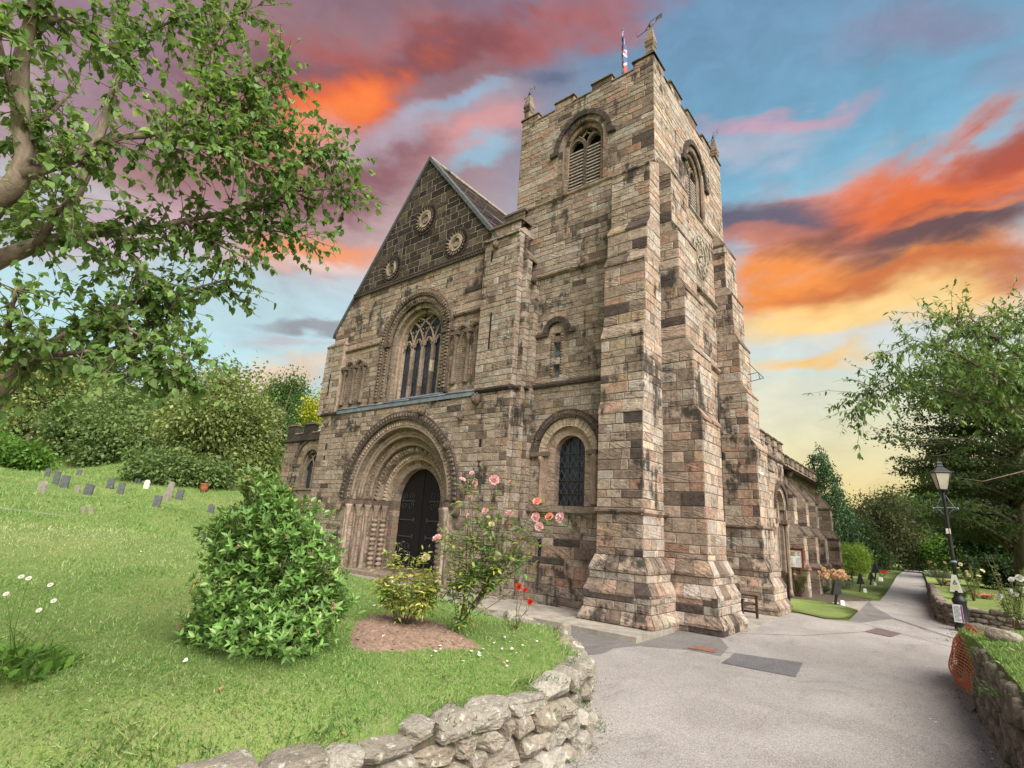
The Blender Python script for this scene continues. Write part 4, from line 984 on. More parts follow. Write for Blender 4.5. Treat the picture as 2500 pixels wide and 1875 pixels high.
ring(mb, S1, dc, dz, .80, 1.0, -.3, -.02, 4, 13, 77, sub=2); ring(mb, S1, dc, dz, .60, .8, -.55, -.26, 3, 11, 78, sub=2, zb=0)
roll(mb, S1, dc, dz, .98, -.05, .07, (4/12, .3), zb=.2); roll(mb, S1, dc, dz, .78, -.3, .07, (3/12, .3), zb=.2)
for s in (-1, 1): mb.box(SX1-.5, SX1+.08, dc+s*.9-.28, dc+s*.9+.28, 3.1, 3.28, (1.5/12, .4))
for s in (-1, 1): mb.lathe((SX1-.05, dc+s*1.0, 0), [(.14, .1), (.10, .3), (.085, .4), (.085, 2.8), (.15, 3.1)], 8, (3/12, .3)); mb.box(SX1-.4, SX1-.12, dc+s*.82-.14, dc+s*.82+.14, 0, 3.1, (2/12, .4))
sd_ = part(mb, 'south_doorway', PM)
mb = MB(); fill(mb, arch_loop(dc, dz, .66, 0), S1, -.5); part(mb, 'door', [M['wood_door']], sd_)
def aisle_buttress(y, w, last=False):
    mb = MB(); x1, x2 = -5.28, -4.95
    stage(mb, SX2, x2, y, y+w, -.1, 1.3, 'aisle', 'south', int(y*10)); stage(mb, SX2, x2-.02, y, y+w, 1.36, 2.75, 'aisle', 'south', int(y*10)+3, .33, .5); slope(mb, (SX2, x2+.08, y-.05, y+w+.05), 1.28, (SX2, x2-.02, y, y+w), 1.44, 1, int(y*10), .6)
    slope(mb, (SX2, x2-.02, y, y+w), 2.75, (SX2, x1, y, y+w), 3.2, 0, int(y*10)+5, .6, .06); stage(mb, SX2, x1, y, y+w, 3.15, 4.5, 'aisle', 'south', int(y*10)+6, .33, .5); slope(mb, (SX2, x1, y, y+w), 4.5, (SX2, SX2+.02, y, y+w), 5.5, 0, int(y*10)+8, .6, .07)
    part(mb, 'aisle_buttress', SM)
for y, w in ((27.5, .6), (30.3, .6), (33.0, .6), (37.7, .65)): aisle_buttress(y, w)
mb = MB()   # carved rainwater head below the aisle parapet
mb.lathe((SX2+.25, 29.4, 5.45), [(.08, 0), (.18, .15), (.2, .4), (.1, .5)], 8, (1/12, .5)); part(mb, 'carved_head', DM)
# ---------------------------------------------------------------- terrain
def fast_mesh(name, V, faces_tmpl, mats, parent=None, rnd=None, smooth=False, kind=None):
    """V: (N,k,3) copies of a template with k vertices; faces_tmpl: list of index tuples"""
    N, k, _ = V.shape; me = bpy.data.meshes.new(name)
    me.vertices.add(N*k); me.vertices.foreach_set('co', V.astype(np.float32).ravel())
    ft = np.concatenate([np.array(f) for f in faces_tmpl]); ln = np.array([len(f) for f in faces_tmpl]); nl = len(ft)
    loops = (ft[None, :]+(np.arange(N)*k)[:, None]).ravel()
    me.loops.add(N*nl); me.loops.foreach_set('vertex_index', loops.astype(np.int32))
    st = np.concatenate([[0], np.cumsum(ln)[:-1]]); nf = len(ln)
    me.polygons.add(N*nf)
    me.polygons.foreach_set('loop_start', (st[None, :]+(np.arange(N)*nl)[:, None]).ravel().astype(np.int32))
    if smooth: me.polygons.foreach_set('use_smooth', np.ones(N*nf, bool))
    for m in (mats if isinstance(mats, (list, tuple)) else [mats]): me.materials.append(m)
    u = me.uv_layers.new(name='rnd')
    if rnd is None: rnd = np.random.default_rng(1).random((N, 2))
    u.data.foreach_set('uv', np.repeat(rnd, nl, axis=0).astype(np.float32).ravel())
    me.update(calc_edges=True); me.validate()
    return link(name, me, parent)
def pip(x, y, poly):
    c = np.zeros(len(x), bool); n = len(poly)
    for i in range(n):
        (x0, y0), (x1, y1) = poly[i], poly[(i+1) % n]
        if y0 == y1: continue
        m = ((y0 > y) != (y1 > y)) & (x < (x1-x0)*(y-y0)/(y1-y0)+x0); c ^= m
    return c
class RBF:
    def __init__(s, pts, lam=.02):
        s.p = np.array(pts, float); n = len(s.p); xy = s.p[:, :2]
        A = np.zeros((n+3, n+3)); A[:n, :n] = s.k(xy, xy)+lam*np.eye(n); A[:n, n] = 1; A[:n, n+1:] = xy; A[n:, :n] = A[:n, n:].T
        s.w = np.linalg.solve(A, np.concatenate([s.p[:, 2], [0, 0, 0]]))
    def k(s, a, b):
        d = np.sqrt(((a[:, None]-b[None])**2).sum(-1)+.12); return -d
    def __call__(s, x, y):
        q = np.stack([np.asarray(x, float).ravel(), np.asarray(y, float).ravel()], 1); out = np.zeros(len(q))
        for i in range(0, len(q), 20000):
            b = q[i:i+20000]; out[i:i+20000] = s.k(b, s.p[:, :2]) @ s.w[:-3]+s.w[-3]+b @ s.w[-2:]
        return out
WALL_L = [(-6.6, 8.35), (-5.6, 8.0), (-4.75, 7.55), (-4.1, 7.0), (-3.6, 6.45), (-3.3, 5.75), (-3.2, 5.0), (-3.27, 4.3), (-3.38, 3.5), (-3.45, 2.6), (-3.62, 1.8), (-3.95, 1.0), (-4.2, -.5), (-4.3, -4)]
ctl = [(x-.25, y, .70-.13*max(0, min(1, (5.2-y)/2.6))) for x, y in WALL_L[2:]]
ctl += [GZ(px, py, .87) for px, py in ((861, 1416), (960, 1436), (1069, 1459), (1162, 1504), (1250, 1522), (1346, 1540))]
ctl += [GZ(650, 1580, 1.06), GZ(480, 1560, 1.06), GZ(1115, 1550, 1.0), GZ(980, 1530, 1.02), GZ(860, 1590, 1.04), GZ(0, 1650, 1.06), GZ(300, 1750, .98), GZ(900, 1680, .93)]
ctl += [P(300, 1400, 7.3), P(0, 1400, 7), P(200, 1300, 10.5), P(450, 1320, 11.5), P(620, 1420, 8)]
ctl += [P(0, 1245, 14), P(350, 1290, 14), P(377, 1236, 24), P(206, 1212, 27), P(109, 1164, 42), P(560, 1177, 38), P(496, 1198, 33), P(0, 1070, 50), P(168, 1140, 46), P(300, 1130, 45), P(0, 1150, 37)]
ctl += [(-23, 12.3, .45), (-29, 14.2, 1.3), (-21.5, 11.5, .28), (-18, 9.9, .2), (-14, 9.5, .15), (-10.5, 9.2, .15), (-8, 9.1, .2), (-30, 30, 2.6), (-90, 0, 13), (-90, 40, 15), (-60, 40, 9), (-45, 45, 7), (-85, 70, 15), (-20, -6, 1.2), (-60, -6, 7), (-33, 60, 5)]
lawn_z = RBF([tuple(map(float, c)) for c in ctl])
LAWN = [(-22.6, 13.3), (-21.8, 12.9), (-21.4, 11.3), (-19, 10.3), (-15, 9.9), (-11, 9.6), (-8, 9.35), (-6.6, 8.2), (-5.7, 7.75)]+[(x-(.32 if y > 4.5 else .25), y-(.10 if y > 5.5 else 0)) for x, y in WALL_L[2:]]+[(-30, -8), (-95, -10), (-95, 75), (-29.3, 75), (-29.3, 15.3), (-22.75, 15.3)]
def hit(px, py, d0=3.0, d1=110):
    D = np.geomspace(d0, d1, 500); r = ray(px, py)/F_PX; pts = CAM[None]+D[:, None]*r[None]
    dz = pts[:, 2]-lawn_z(pts[:, 0], pts[:, 1]); i = np.argmax(dz < 0)
    if dz[i] >= 0: i = len(D)-1
    i = max(i, 1); f = dz[i-1]/(dz[i-1]-dz[i]+1e-9); Dm = D[i-1]+(D[i]-D[i-1])*min(max(f, 0), 1)
    return CAM+Dm*r, Dm
def surface(name, poly, zf, mat, spacing, skirt=None, seed=1, near=(0, 0), smooth=True):
    """triangulated sheet over a polygon, finer near the viewer"""
    rg = np.random.default_rng(seed); b = []
    for i in range(len(poly)):
        p, q = np.array(poly[i]), np.array(poly[(i+1) % len(poly)]); L = np.linalg.norm(q-p); sp = max(.25, spacing(np.linalg.norm((p+q)/2-near)))
        n = max(1, int(L/sp)); b += [tuple(p+(q-p)*k/n) for k in range(n)]
    x0, y0 = np.min(poly, 0); x1, y1 = np.max(poly, 0); pts = []
    for r0, r1 in ((0, 6), (6, 12), (12, 25), (25, 60), (60, 140)):
        sp = spacing((r0+r1)/2); n = int(math.pi*(r1**2-r0**2)/sp**2); a = rg.random(n)*2*math.pi; r = np.sqrt(rg.random(n)*(r1**2-r0**2)+r0**2)
        x, y = near[0]+r*np.cos(a), near[1]+r*np.sin(a); m = (x > x0) & (x < x1) & (y > y0) & (y < y1); x, y = x[m], y[m]
        m = pip(x, y, poly); pts += list(zip(x[m], y[m]))
    nb = len(b); vs = [Vector(p) for p in b]+[Vector(p) for p in pts]
    o = delaunay_2d_cdt(vs, [], [list(range(nb))], 1, 1e-4)
    co = np.array([(v.x, v.y) for v in o[0]]); z = zf(co[:, 0], co[:, 1])
    V = [(float(c[0]), float(c[1]), float(zz)) for c, zz in zip(co, z)]; Fs = [tuple(f) for f in o[2]]
    if skirt is not None:
        from collections import Counter
        ec = Counter()
        for f in Fs:
            for i in range(len(f)): ec[tuple(sorted((f[i], f[(i+1) % len(f)])))] += 1
        m = {}
        for (a, c), k in ec.items():
            if k == 1:
                for v in (a, c):
                    if v not in m: m[v] = len(V); V.append((V[v][0], V[v][1], skirt))
                Fs.append((a, c, m[c], m[a]))
    me = bpy.data.meshes.new(name); me.from_pydata(V, [], Fs); me.materials.append(mat)
    me.polygons.foreach_set('use_smooth', np.full(len(me.polygons), smooth)); me.update()
    return link(name, me)
def turf_mat(name, a, b, c):
    m, t = new_mat(name); tc = t.n('ShaderNodeTexCoord').outputs['Object']
    n1 = t.noise(tc, .45, 4, .65); n2 = t.noise(tc, 9, 4, .7); n3 = t.noise(tc, 60, 3, .7)
    col = t.mix(t.mapr(n1, .38, .66), (*a, 1), (*b, 1)); col = t.mix(t.math('MULTIPLY', t.mapr(n2, .45, .7), .6), col, (*c, 1))
    col = t.mix(t.mapr(n3, .3, .75, 0, .45), col, (.05, .07, .018, 1))
    principled(t, col, .95, bump(t, t.math('ADD', n3, t.math('MULTIPLY', n2, .6)), .9, .03), spec=.1); return m
M['turf'] = turf_mat('mown_turf', (.145, .235, .058), (.23, .285, .09), (.29, .275, .14))
M['turf2'] = turf_mat('garden_turf', (.15, .21, .055), (.215, .26, .08), (.25, .25, .115))
lawn = tag(surface('lawn', LAWN, lawn_z, M['turf'], lambda r: .11 if r < 6 else .35 if r < 12 else .5 if r < 25 else 1.3, -.1), kind='structure')
# ground, asphalt, paving ------------------------------------------------------------
mb = MB(); n_ = 24
for i in range(n_):
    for j in range(n_):
        g = lambda k: -400+800*k/n_
        mb.face([(g(i), g(j), -.12), (g(i+1), g(j), -.12), (g(i+1), g(j+1), -.12), (g(i), g(j+1), -.12)])
tag(mb.build('ground', M['turf2']), kind='structure')
def asphalt_mat(name, c1, c2, pink):
    m, t = new_mat(name); tc = t.n('ShaderNodeTexCoord').outputs['Object']
    n1 = t.noise(tc, .5, 5, .65, .5); n2 = t.noise(tc, 3.2, 5, .7); n3 = t.noise(tc, 130, 3, .75)
    v = t.n('ShaderNodeTexVoronoi', ins={'Vector': tc, 'Scale': 95.0}).outputs['Color']
    vs = t.n('ShaderNodeSeparateColor', ins={0: v}).outputs[0]
    mpw = t.n('ShaderNodeMapping', ins={'Vector': tc, 'Scale': (.9, .35, 1)}).outputs[0]; n4 = t.noise(mpw, 1.6, 5, .7, .8)
    col = t.mix(t.mapr(n1, .35, .65), (*c1, 1), (*c2, 1)); col = t.mix(t.mapr(n2, .5, .75, 0, .55), col, (*pink, 1))
    col = t.mix(t.mapr(n4, .52, .72, 0, .5), col, (c1[0]*.62, c1[1]*.60, c1[2]*.60, 1))
    gr = t.mapr(t.math('ADD', t.math('MULTIPLY', vs, .6), t.math('MULTIPLY', n3, .5)), .2, .95, .62, 1.35)
    col = t.mix(1.0, col, t.n('ShaderNodeCombineColor', ins={0: gr, 1: gr, 2: gr}).outputs[0], 'MULTIPLY')
    principled(t, col, .88, bump(t, t.math('ADD', vs, n3), .55, .006), spec=.2); return m
M['asphalt'] = asphalt_mat('worn_pinkish_asphalt', (.25, .226, .21), (.31, .282, .262), (.265, .21, .18))
M['asphalt_dark'] = asphalt_mat('newer_dark_asphalt', (.115, .11, .112), (.145, .137, .137), (.15, .135, .13))
M['asphalt_mid'] = asphalt_mat('greyer_asphalt', (.135, .124, .118), (.18, .163, .154), (.20, .17, .16))
M['slab'] = simple('stone_flags', (.20, .175, .145), (.33, .29, .245), 3, .9, .5, 6)
PATH = [(-26, 5), (-9, 4), (-5, -6), (8, -6), (8, 12), (16, 13), (16, 22.2), (3, 22.8), (.3, 23.5), (-.3, 24.3), (-.62, 26), (-.88, 32.4), (-1.12, 39.5), (-1.6, 55), (-2.5, 78.7), (-2.5, 90), (-4.4, 90), (-4.25, 80), (-3.9, 63.6), (-3.1, 43.8), (-2.76, 34.4), (-2.68, 31), (-3.0, 30.1), (-8, 30), (-8, 13), (-26, 13)]
tag(surface('path', PATH, lambda x, y: 0*x, M['asphalt'], lambda r: 2.5 if r < 60 else 8), kind='structure')
def sheet(name, poly, z, mat, label=None, cat=None, kind=None, th=0.0, group=None, ragged=.014):
    rs = random.Random(len(name)*7+int(abs(poly[0][0])*100)); pp = []
    for i in range(len(poly)):
        a, b = poly[i], poly[(i+1) % len(poly)]; k_ = max(1, int(math.dist(a, b)/.16)) if math.dist(a, b) < 6 else 1
        for k in range(k_): f = k/k_; pp.append((a[0]+(b[0]-a[0])*f+(rs.uniform(-1, 1)*ragged if k else 0), a[1]+(b[1]-a[1])*f+(rs.uniform(-1, 1)*ragged if k else 0)))
    poly = pp
    mb = MB(); panel(mb, poly, lambda u, v, d=0: (u, v, z), mat=0)
    if th:
        for i in range(len(poly)):
            a, b = poly[i], poly[(i+1) % len(poly)]; mb.face([(*a, z), (*b, z), (*b, z-th), (*a, z-th)])
    return tag(mb.build(name, mat), label, cat, group, kind)
sheet('asphalt_strip', [(-24, 8), (-6.3, 7.6), (-5.5, 10.0), (-5.58, 10.7), (-5.34, 11.45), (-4.67, 11.96), (-3.85, 11.95), (-4.0, 13.0), (-4.6, 14.2), (-4.7, 16), (-8, 16), (-24, 12)], .004, M['asphalt_mid'], kind='structure')
sheet('asphalt_patch', [(-3.64, 11.33), (-3.73, 12.53), (-2.52, 12.84), (-2.37, 11.41)], .009, M['asphalt_dark'], kind='structure')
sheet('asphalt_apron', [(-2.75, 21.12), (-3.0, 29.93), (-2.63, 27.7), (-1.73, 24.07), (-.05, 20.5), (-.02, 20.25), (-1.75, 23.7), (-2.43, 21.11)], .004, M['asphalt_mid'], kind='structure')
# long cracks and joints
mb = MB()
for pts in ([(-.05, 20.3), (-.72, 21.4), (-1.0, 22.2), (-1.75, 24.0)], [(-2.1, 19.1), (-3.2, 16.5), (-4.4, 15.2)], [(-2.4, 21.1), (.1, 18.3)], [(-3.73, 12.53), (-5.3, 11.4)]):
    for i in range(len(pts)-1):
        p, q = np.array(pts[i]), np.array(pts[i+1]); d = (q-p)/np.linalg.norm(q-p); n = np.array((-d[1], d[0]))*.012
        mb.face([(*(p-n), .0065), (*(q-n), .0065), (*(q+n), .0065), (*(p+n), .0065)])
tag(mb.build('asphalt_joint', M['asphalt_dark']), kind='structure')
mb = MB(); x = -21.3
while x < -5.6:
    w = rng.uniform(.9, 1.6); x2 = min(x+w, -5.5)
    y = 11.53
    for y2 in (12.25, 13.0, 13.7): mb.box(x+.004, x2-.004, y+.004, y2-.004, -.1, .12+rng.uniform(-.008, .008), (.5, .5)); y = y2
    x = x2
mb.box(-5.5, -5.5+.001, 11.55, 11.6, -.1, 0); mb.hexa([(-7.6, 11.54, .02), (-5.52, 11.54, .02), (-5.52, 12.3, .02), (-7.6, 12.3, .02)], [(-7.6, 11.54, .12), (-5.52, 11.54, .12), (-5.9, 12.6, .12), (-7.6, 12.6, .12)])
tag(mb.build('pavement', M['slab']), kind='structure')
sheet('bench_paving', [(-4.3, 15.6), (-4.45, 19.5), (-6.2, 19.5), (-6.2, 15.6)], .03, M['slab'], kind='structure', th=.05)
sheet('garden_flag', [(-4.7, 28.66), (-3.0, 28.8), (-2.83, 24.95), (-3.53, 25.78)], .012, M['slab'], kind='structure', th=.02)
# lawn pieces along the path
zc = lambda z: (lambda x, y: 0*x+z+.02*np.sin(x*3)*np.sin(y*2))
G1 = [(-4.55, 21.35), (-4.19, 21.51), (-3.36, 20.88), (-2.74, 21.23), (-2.84, 24.61), (-3.57, 25.91), (-4.32, 26.67), (-5.4, 26.5), (-5.4, 22.3)]
tag(surface('lawn_patch', G1, zc(.05), M['turf2'], lambda r: 1.0, -.05), kind='structure')
G2 = [(-2.98, 30.4), (-2.7, 30.95), (-2.76, 34.4), (-3.1, 43.8), (-3.9, 63.6), (-4.25, 80), (-14, 80), (-14, 38.6), (-6, 38.6), (-6, 31.8), (-4.2, 32)]
tag(surface('lawn_strip', G2, zc(.05), M['turf2'], lambda r: 2.5, -.05), kind='structure')
sheet('flower_bed', [(-6.05, 26.0), (-4.2, 26.6), (-3.4, 29.4), (-2.95, 30.3), (-4.2, 31.9), (-6.05, 32)], .06, M['earth'], kind='structure', th=.1)
WALL_R = [(.42, 2.5), (.37, 5.0), (.30, 7.0), (.23, 9.2), (.16, 10.3), (.06, 11.8), (-.10, 12.9), (-.16, 13.9), (.05, 14.6), (.7, 15.2), (2.2, 15.7)]
GR = [(x+.15, y) for x, y in WALL_R[:-4]]+[(.0, 13.8), (.15, 14.4), (.8, 15.0), (2.2, 15.5), (6, 16), (14, 16), (14, 2.5)]
def right_z(x, y):
    return 1.0+.12*np.clip(x-.2, 0, 3)-np.clip((y-11.5)/4, 0, 1)**1.5*(.22+.0*x)+.03*np.sin(x*2.2+y)
tag(surface('lawn_bank', GR, right_z, M['turf2'], lambda r: .5 if r < 25 else 2, -.1), kind='structure')
WALL_F = [(-1.08, 37.5), (-.90, 33.5), (-.78, 30.0), (-.66, 27.0), (-.50, 25.0), (-.20, 23.9), (.30, 23.35), (1.1, 22.95), (2.2, 22.6)]
GF = [(x+.12, y+.05) for x, y in WALL_F]+[(5, 22.6), (22, 24), (22, 90), (-2.4, 90), (-2.4, 78.7), (-1.5, 55), (-1.0, 39.5)]
far_z = lambda x, y: .60+.02*np.clip(x, 0, 20)-np.clip((y-36)/4, 0, 1)*.42+.03*np.sin(x*1.3+y*.7)
tag(surface('lawn_terrace', GF, far_z, M['turf2'], lambda r: 1.2 if r < 40 else 4, -.1), kind='structure')
# churchyard path over the slope
FP_L, FP_R = [], []
mb = MB(); ps = [hit(px, py)[0] for px, py in ((-260, 1215), (-120, 1230), (0, 1244), (60, 1251), (130, 1259), (180, 1265))]
for i in range(len(ps)-1):
    for k in range(8):
        a = ps[i]+(ps[i+1]-ps[i])*k/8; b = ps[i]+(ps[i+1]-ps[i])*(k+1)/8; d = (b-a)/np.linalg.norm((b-a)[:2]); wd = lambda f: np.array((-d[1], d[0], 0))*.62*(1-.8*max(0, min(1, (i+f-3)/3)))
        na, nb = wd(k/8), wd((k+1)/8); FP_L.append(tuple((a-na)[:2])); FP_R.append(tuple((a+na)[:2]))
        for m_ in range(5):
            f0, f1 = -1+2*m_/5, -1+2*(m_+1)/5; q = np.array([a+na*f0, b+nb*f0, b+nb*f1, a+na*f1]); z = lawn_z(q[:, 0], q[:, 1])+.035; mb.face([(p[0], p[1], zz) for p, zz in zip(q, z)])
tag(mb.build('footpath', M['slab']), kind='structure')
# soil bed under the roses
bed_px = [(848, 1570), (865, 1520), (905, 1502), (960, 1500), (1040, 1512), (1110, 1535), (1150, 1562), (1185, 1580), (1140, 1590), (1060, 1588), (980, 1592), (890, 1592)]
_b = [np.array(hit(*p)[0][:2]) for p in bed_px]; BED = []
for i in range(len(_b)):
    p0, p1, p2, p3 = (_b[(i+k-1) % len(_b)] for k in range(4))
    for k in range(7):
        u = k/7; q = .5*((2*p1)+(p2-p0)*u+(2*p0-5*p1+4*p2-p3)*u*u+(3*p1-p0-3*p2+p3)*u**3); BED.append((float(q[0]+.035*math.sin(i*5.1+k*1.9)), float(q[1]+.035*math.cos(i*3.7+k*2.3))))
M['soil'] = simple('reddish_soil', (.16, .10, .07), (.28, .19, .14), 22, .95, 1.0, 6, 0, .03)
def bed_z(x, y):
    p = np.stack([x, y], 1); d = np.full(len(p), 9.0)
    for i in range(len(BED)):
        a, b = np.array(BED[i]), np.array(BED[(i+1) % len(BED)]); ab = b-a; t_ = np.clip(((p-a) @ ab)/(ab @ ab), 0, 1); d = np.minimum(d, np.linalg.norm(p-a-t_[:, None]*ab, axis=1))
    nn = np.array([noise.fractal(Vector((u*9, v*9, 0)), 1.0, 2.0, 4) for u, v in p])
    return lawn_z(x, y)-.02+.055*np.clip(d/.16, 0, 1)**.7+.022*nn*np.clip(d/.1, .2, 1)
tag(surface('soil_bed', BED, bed_z, M['soil'], lambda r: .035, smooth=False), kind='structure')
# ---------------------------------------------------------------- dry stone walls
def rock_template(n):
    vs = {}; fs = []
    def vid(p):
        k = tuple(round(c, 5) for c in p)
        if k not in vs: vs[k] = len(vs)
        return vs[k]
    for ax in range(3):
        for s in (-1, 1):
            for i in range(n):
                for j in range(n):
                    q = []
                    for a, b in ((i, j), (i+1, j), (i+1, j+1), (i, j+1)):
                        c = [0, 0, 0]; c[ax] = s; c[(ax+1) % 3] = 2*a/n-1; c[(ax+2) % 3] = 2*b/n-1; q.append(vid(c))
                    fs.append(tuple(q if s > 0 else q[::-1]))
    return np.array(list(vs.keys())), fs
RT = {n: rock_template(n) for n in (4, 7, 12)}
def rock(mb, c, size, tang, rg, n=4, r=(.5, .5), tilt=0.0, rough=.07, sq=9.0):
    t, fs = RT[n]; p = t/((np.abs(t)**sq).sum(1)**(1/sq))[:, None]
    o = rg.random(3)*50
    # a few random planes knock off the corners
    for _ in range(14 if n > 4 else 6):
        d = rg.normal(size=3); d /= np.linalg.norm(d); h = rg.uniform(.84, 1.25); e = p @ d-h; p = p-np.where(e > 0, e, 0)[:, None]*d[None]*.9
    nz = np.array([noise.fractal(Vector(v*1.3+o), 1.0, 2.0, 4) for v in p]); p = p*(1+rough*nz)[:, None]; nz2 = np.array([noise.fractal(Vector(v*4.5+o), 1.0, 2.0, 2) for v in p]); p = p*(1+(.05 if n > 7 else .035)*nz2)[:, None]
    p = p*np.array(size)[None]/2
    ca, sa = math.cos(tilt), math.sin(tilt); p = np.stack([p[:, 0]*ca-p[:, 2]*sa, p[:, 1], p[:, 0]*sa+p[:, 2]*ca], 1)
    tx, ty = tang; p = np.stack([p[:, 0]*tx-p[:, 1]*ty, p[:, 0]*ty+p[:, 1]*tx, p[:, 2]], 1)+np.array(c)[None]
    mb.faces(p, fs, r, 0, n != 12)
def rock_mat(name, cols, lich=.5):
    m, t = new_mat(name); tc = t.n('ShaderNodeTexCoord').outputs['Object']
    rn = t.n('ShaderNodeUVMap', uv_map='rnd').outputs[0]; r1 = t.n('ShaderNodeSeparateXYZ', ins={0: rn}).outputs[0]
    n1 = t.noise(tc, 5, 5, .65, .4); n2 = t.noise(tc, 26, 5, .75); n3 = t.noise(tc, 11, 5, .7)
    col = t.ramp(r1, [(i/(len(cols)-1), c) for i, c in enumerate(cols)])
    g = t.mapr(t.math('ADD', t.math('MULTIPLY', n1, .6), t.math('MULTIPLY', n2, .5)), .3, .8, .55, 1.35)
    col = t.mix(1.0, col, t.n('ShaderNodeCombineColor', ins={0: g, 1: g, 2: g}).outputs[0], 'MULTIPLY')
    col = t.mix(t.mapr(n1, .52, .75, 0, .55), col, (.085, .070, .055, 1))
    col = t.mix(t.math('MULTIPLY', t.mapr(n3, .56, .64), lich), col, (.52, .49, .42, 1))
    col = t.mix(t.mapr(t.noise(tc, 16, 4, .7, .5), .66, .74, 0, .7), col, (.20, .19, .05, 1))
    principled(t, col, .93, bump(t, t.math('ADD', n2, t.math('MULTIPLY', n1, 1.2)), 1.0, .035), spec=.15); return m
M['rock'] = rock_mat('lichened_sandstone', [(.29, .255, .21), (.37, .33, .28), (.23, .195, .155), (.40, .36, .31), (.28, .23, .175), (.33, .28, .23)], .8)
M['rock_dark'] = rock_mat('mossy_wall_stone', [(.18, .15, .115), (.23, .19, .15), (.15, .125, .095), (.25, .205, .165)], .3)
def resample(pl):
    P2 = [np.array(p, float) for p in pl]; s = [0]
    for i in range(len(P2)-1): s.append(s[-1]+np.linalg.norm(P2[i+1]-P2[i]))
    def at(d):
        d = min(max(d, 0), s[-1]-1e-6)
        for i in range(len(P2)-1):
            if d <= s[i+1]: f = (d-s[i])/(s[i+1]-s[i]); t = (P2[i+1]-P2[i])/(s[i+1]-s[i]); return P2[i]+(P2[i+1]-P2[i])*f, t
        return P2[-1], t
    return at, s[-1]
def stone_wall(name, label, pl, height, mat, seed, side, L=(.2, .45), Hs=(.15, .28), n=4, top_boost=1.0, s0=0, s1=None, jitter=.03, thick=.3, zb=-.06, hf=None):
    rg = np.random.default_rng(seed); at, tot = resample(pl); s1 = s1 or tot; mb = MB(); rd = random.Random(seed)
    z = zb
    while z < height-.05:
        h = rd.uniform(*Hs); 
        if height-z-h < .1: h = height-z
        last = z+h >= height-.02; d = s0-rd.uniform(0, .2)
        while d < s1:
            l = rd.uniform(*L)*(1.15 if last else 1); p, t = at(d+l/2); hh = h*rd.uniform(.85, 1.12)*(top_boost*rd.uniform(.75, 1.2) if last else 1)
            nrm = np.array((-t[1], t[0]))*side
            c = p+nrm*(-thick/2+rd.uniform(-jitter, jitter)-(z+.1)*.08)
            rock(mb, (c[0], c[1], z+hh/2), (l*1.04, thick*rd.uniform(.9, 1.15), hh*1.06), t, rg, n, (rd.random(), rd.random()), rd.uniform(-.07, .07)*(1.3 if last else 1))
            d += l
        z += h
    mb.v = [(a, b, c*(1 if hf is None else hf(b))) for a, b, c in mb.v]; o = mb.build(name, mat); tag(o, label, 'wall')
    # earth packed behind and between the stones
    mb = MB(); k = int((s1-s0)/.3)+1
    for i in range(k):
        a, ta = at(s0+(s1-s0)*i/k); b, tb = at(s0+(s1-s0)*(i+1)/k); na = np.array((-ta[1], ta[0]))*side; nb = np.array((-tb[1], tb[0]))*side
        a0, b0 = a-na*.10, b-nb*.10; mb.face([(*a0, zb), (*b0, zb), (*(b0-nb*.06), (height-.08)*(1 if hf is None else hf(b0[1]))), (*(a0-na*.06), (height-.08)*(1 if hf is None else hf(a0[1])))])
    mb.build('packed_earth', M['earth'], o); return o
stone_wall('dry_stone_wall', 'low dry stone wall of large pale boulders holding up the near lawn', WALL_L, .80, M['rock'], 5, 1, (.17, .50), (.17, .30), 12, 1.0, 0, None, .04, .34, hf=lambda y: 1-.16*max(0, min(1, (5.2-y)/2.6)))
stone_wall('dry_stone_wall', 'rubble retaining wall at the right edge below the grassy bank', WALL_R[:6], .96, M['rock_dark'], 9, 1, (.14, .34), (.11, .2), 4, 1.0, 1.5, None, .025, .28)
stone_wall('dry_stone_wall', 'short dark curved wall behind the lamp post', WALL_F, .68, M['rock_dark'], 12, -1, (.2, .45), (.10, .18), 4, 1.1, 0, None, .03, .3)
# ---------------------------------------------------------------- foliage tools
def unit(a): return a/(np.linalg.norm(a, axis=-1, keepdims=True)+1e-9)
T_HEART = (np.array([(0, .02, 0), (0, .5, -.03), (0, 1.0, -.16), (-.26, -.06, .05), (-.43, .24, .09), (-.26, .66, .02), (.26, -.06, .05), (.43, .24, .09), (.26, .66, .02)]), [(0, 1, 4, 3), (1, 2, 5, 4), (1, 0, 6, 7), (2, 1, 7, 8)])
T_OVAL = (np.array([(0, 0, 0), (0, .5, -.02), (0, 1.0, -.10), (-.18, .32, .05), (-.15, .66, .03), (.18, .32, .05), (.15, .66, .03)]), [(0, 1, 4, 3), (1, 2, 4), (1, 0, 5, 6), (2, 1, 6)])
T_LANCE = (np.array([(0, 0, 0), (0, .5, -.02), (0, 1.0, -.22), (-.11, .42, .03), (.11, .42, .03)]), [(0, 1, 3), (1, 2, 3), (1, 0, 4), (2, 1, 4)])
T_DIAM = (np.array([(0, 0, 0), (-.30, .5, .05), (0, 1.0, -.08), (.30, .5, .05)]), [(0, 1, 2), (0, 2, 3)])
T_BLADE = (np.array([(-.5, 0, 0), (.5, 0, 0), (0, 1.0, .25)]), [(0, 1, 2)])
def place(tmpl, pos, d, up, size, wide=None):
    y = unit(d); x = unit(np.cross(y, up)); z = np.cross(x, y)
    t = tmpl[0]; s = size[:, None, None]; w = s if wide is None else wide[:, None, None]
    return pos[:, None]+x[:, None]*t[None, :, 0:1]*w+y[:, None]*t[None, :, 1:2]*s+z[:, None]*t[None, :, 2:3]*s
def leaves(name, tmpl, pos, d, up, size, mat, parent, rnd):
    return fast_mesh(name, place(tmpl, pos, d, up, size), tmpl[1], mat, parent, rnd)
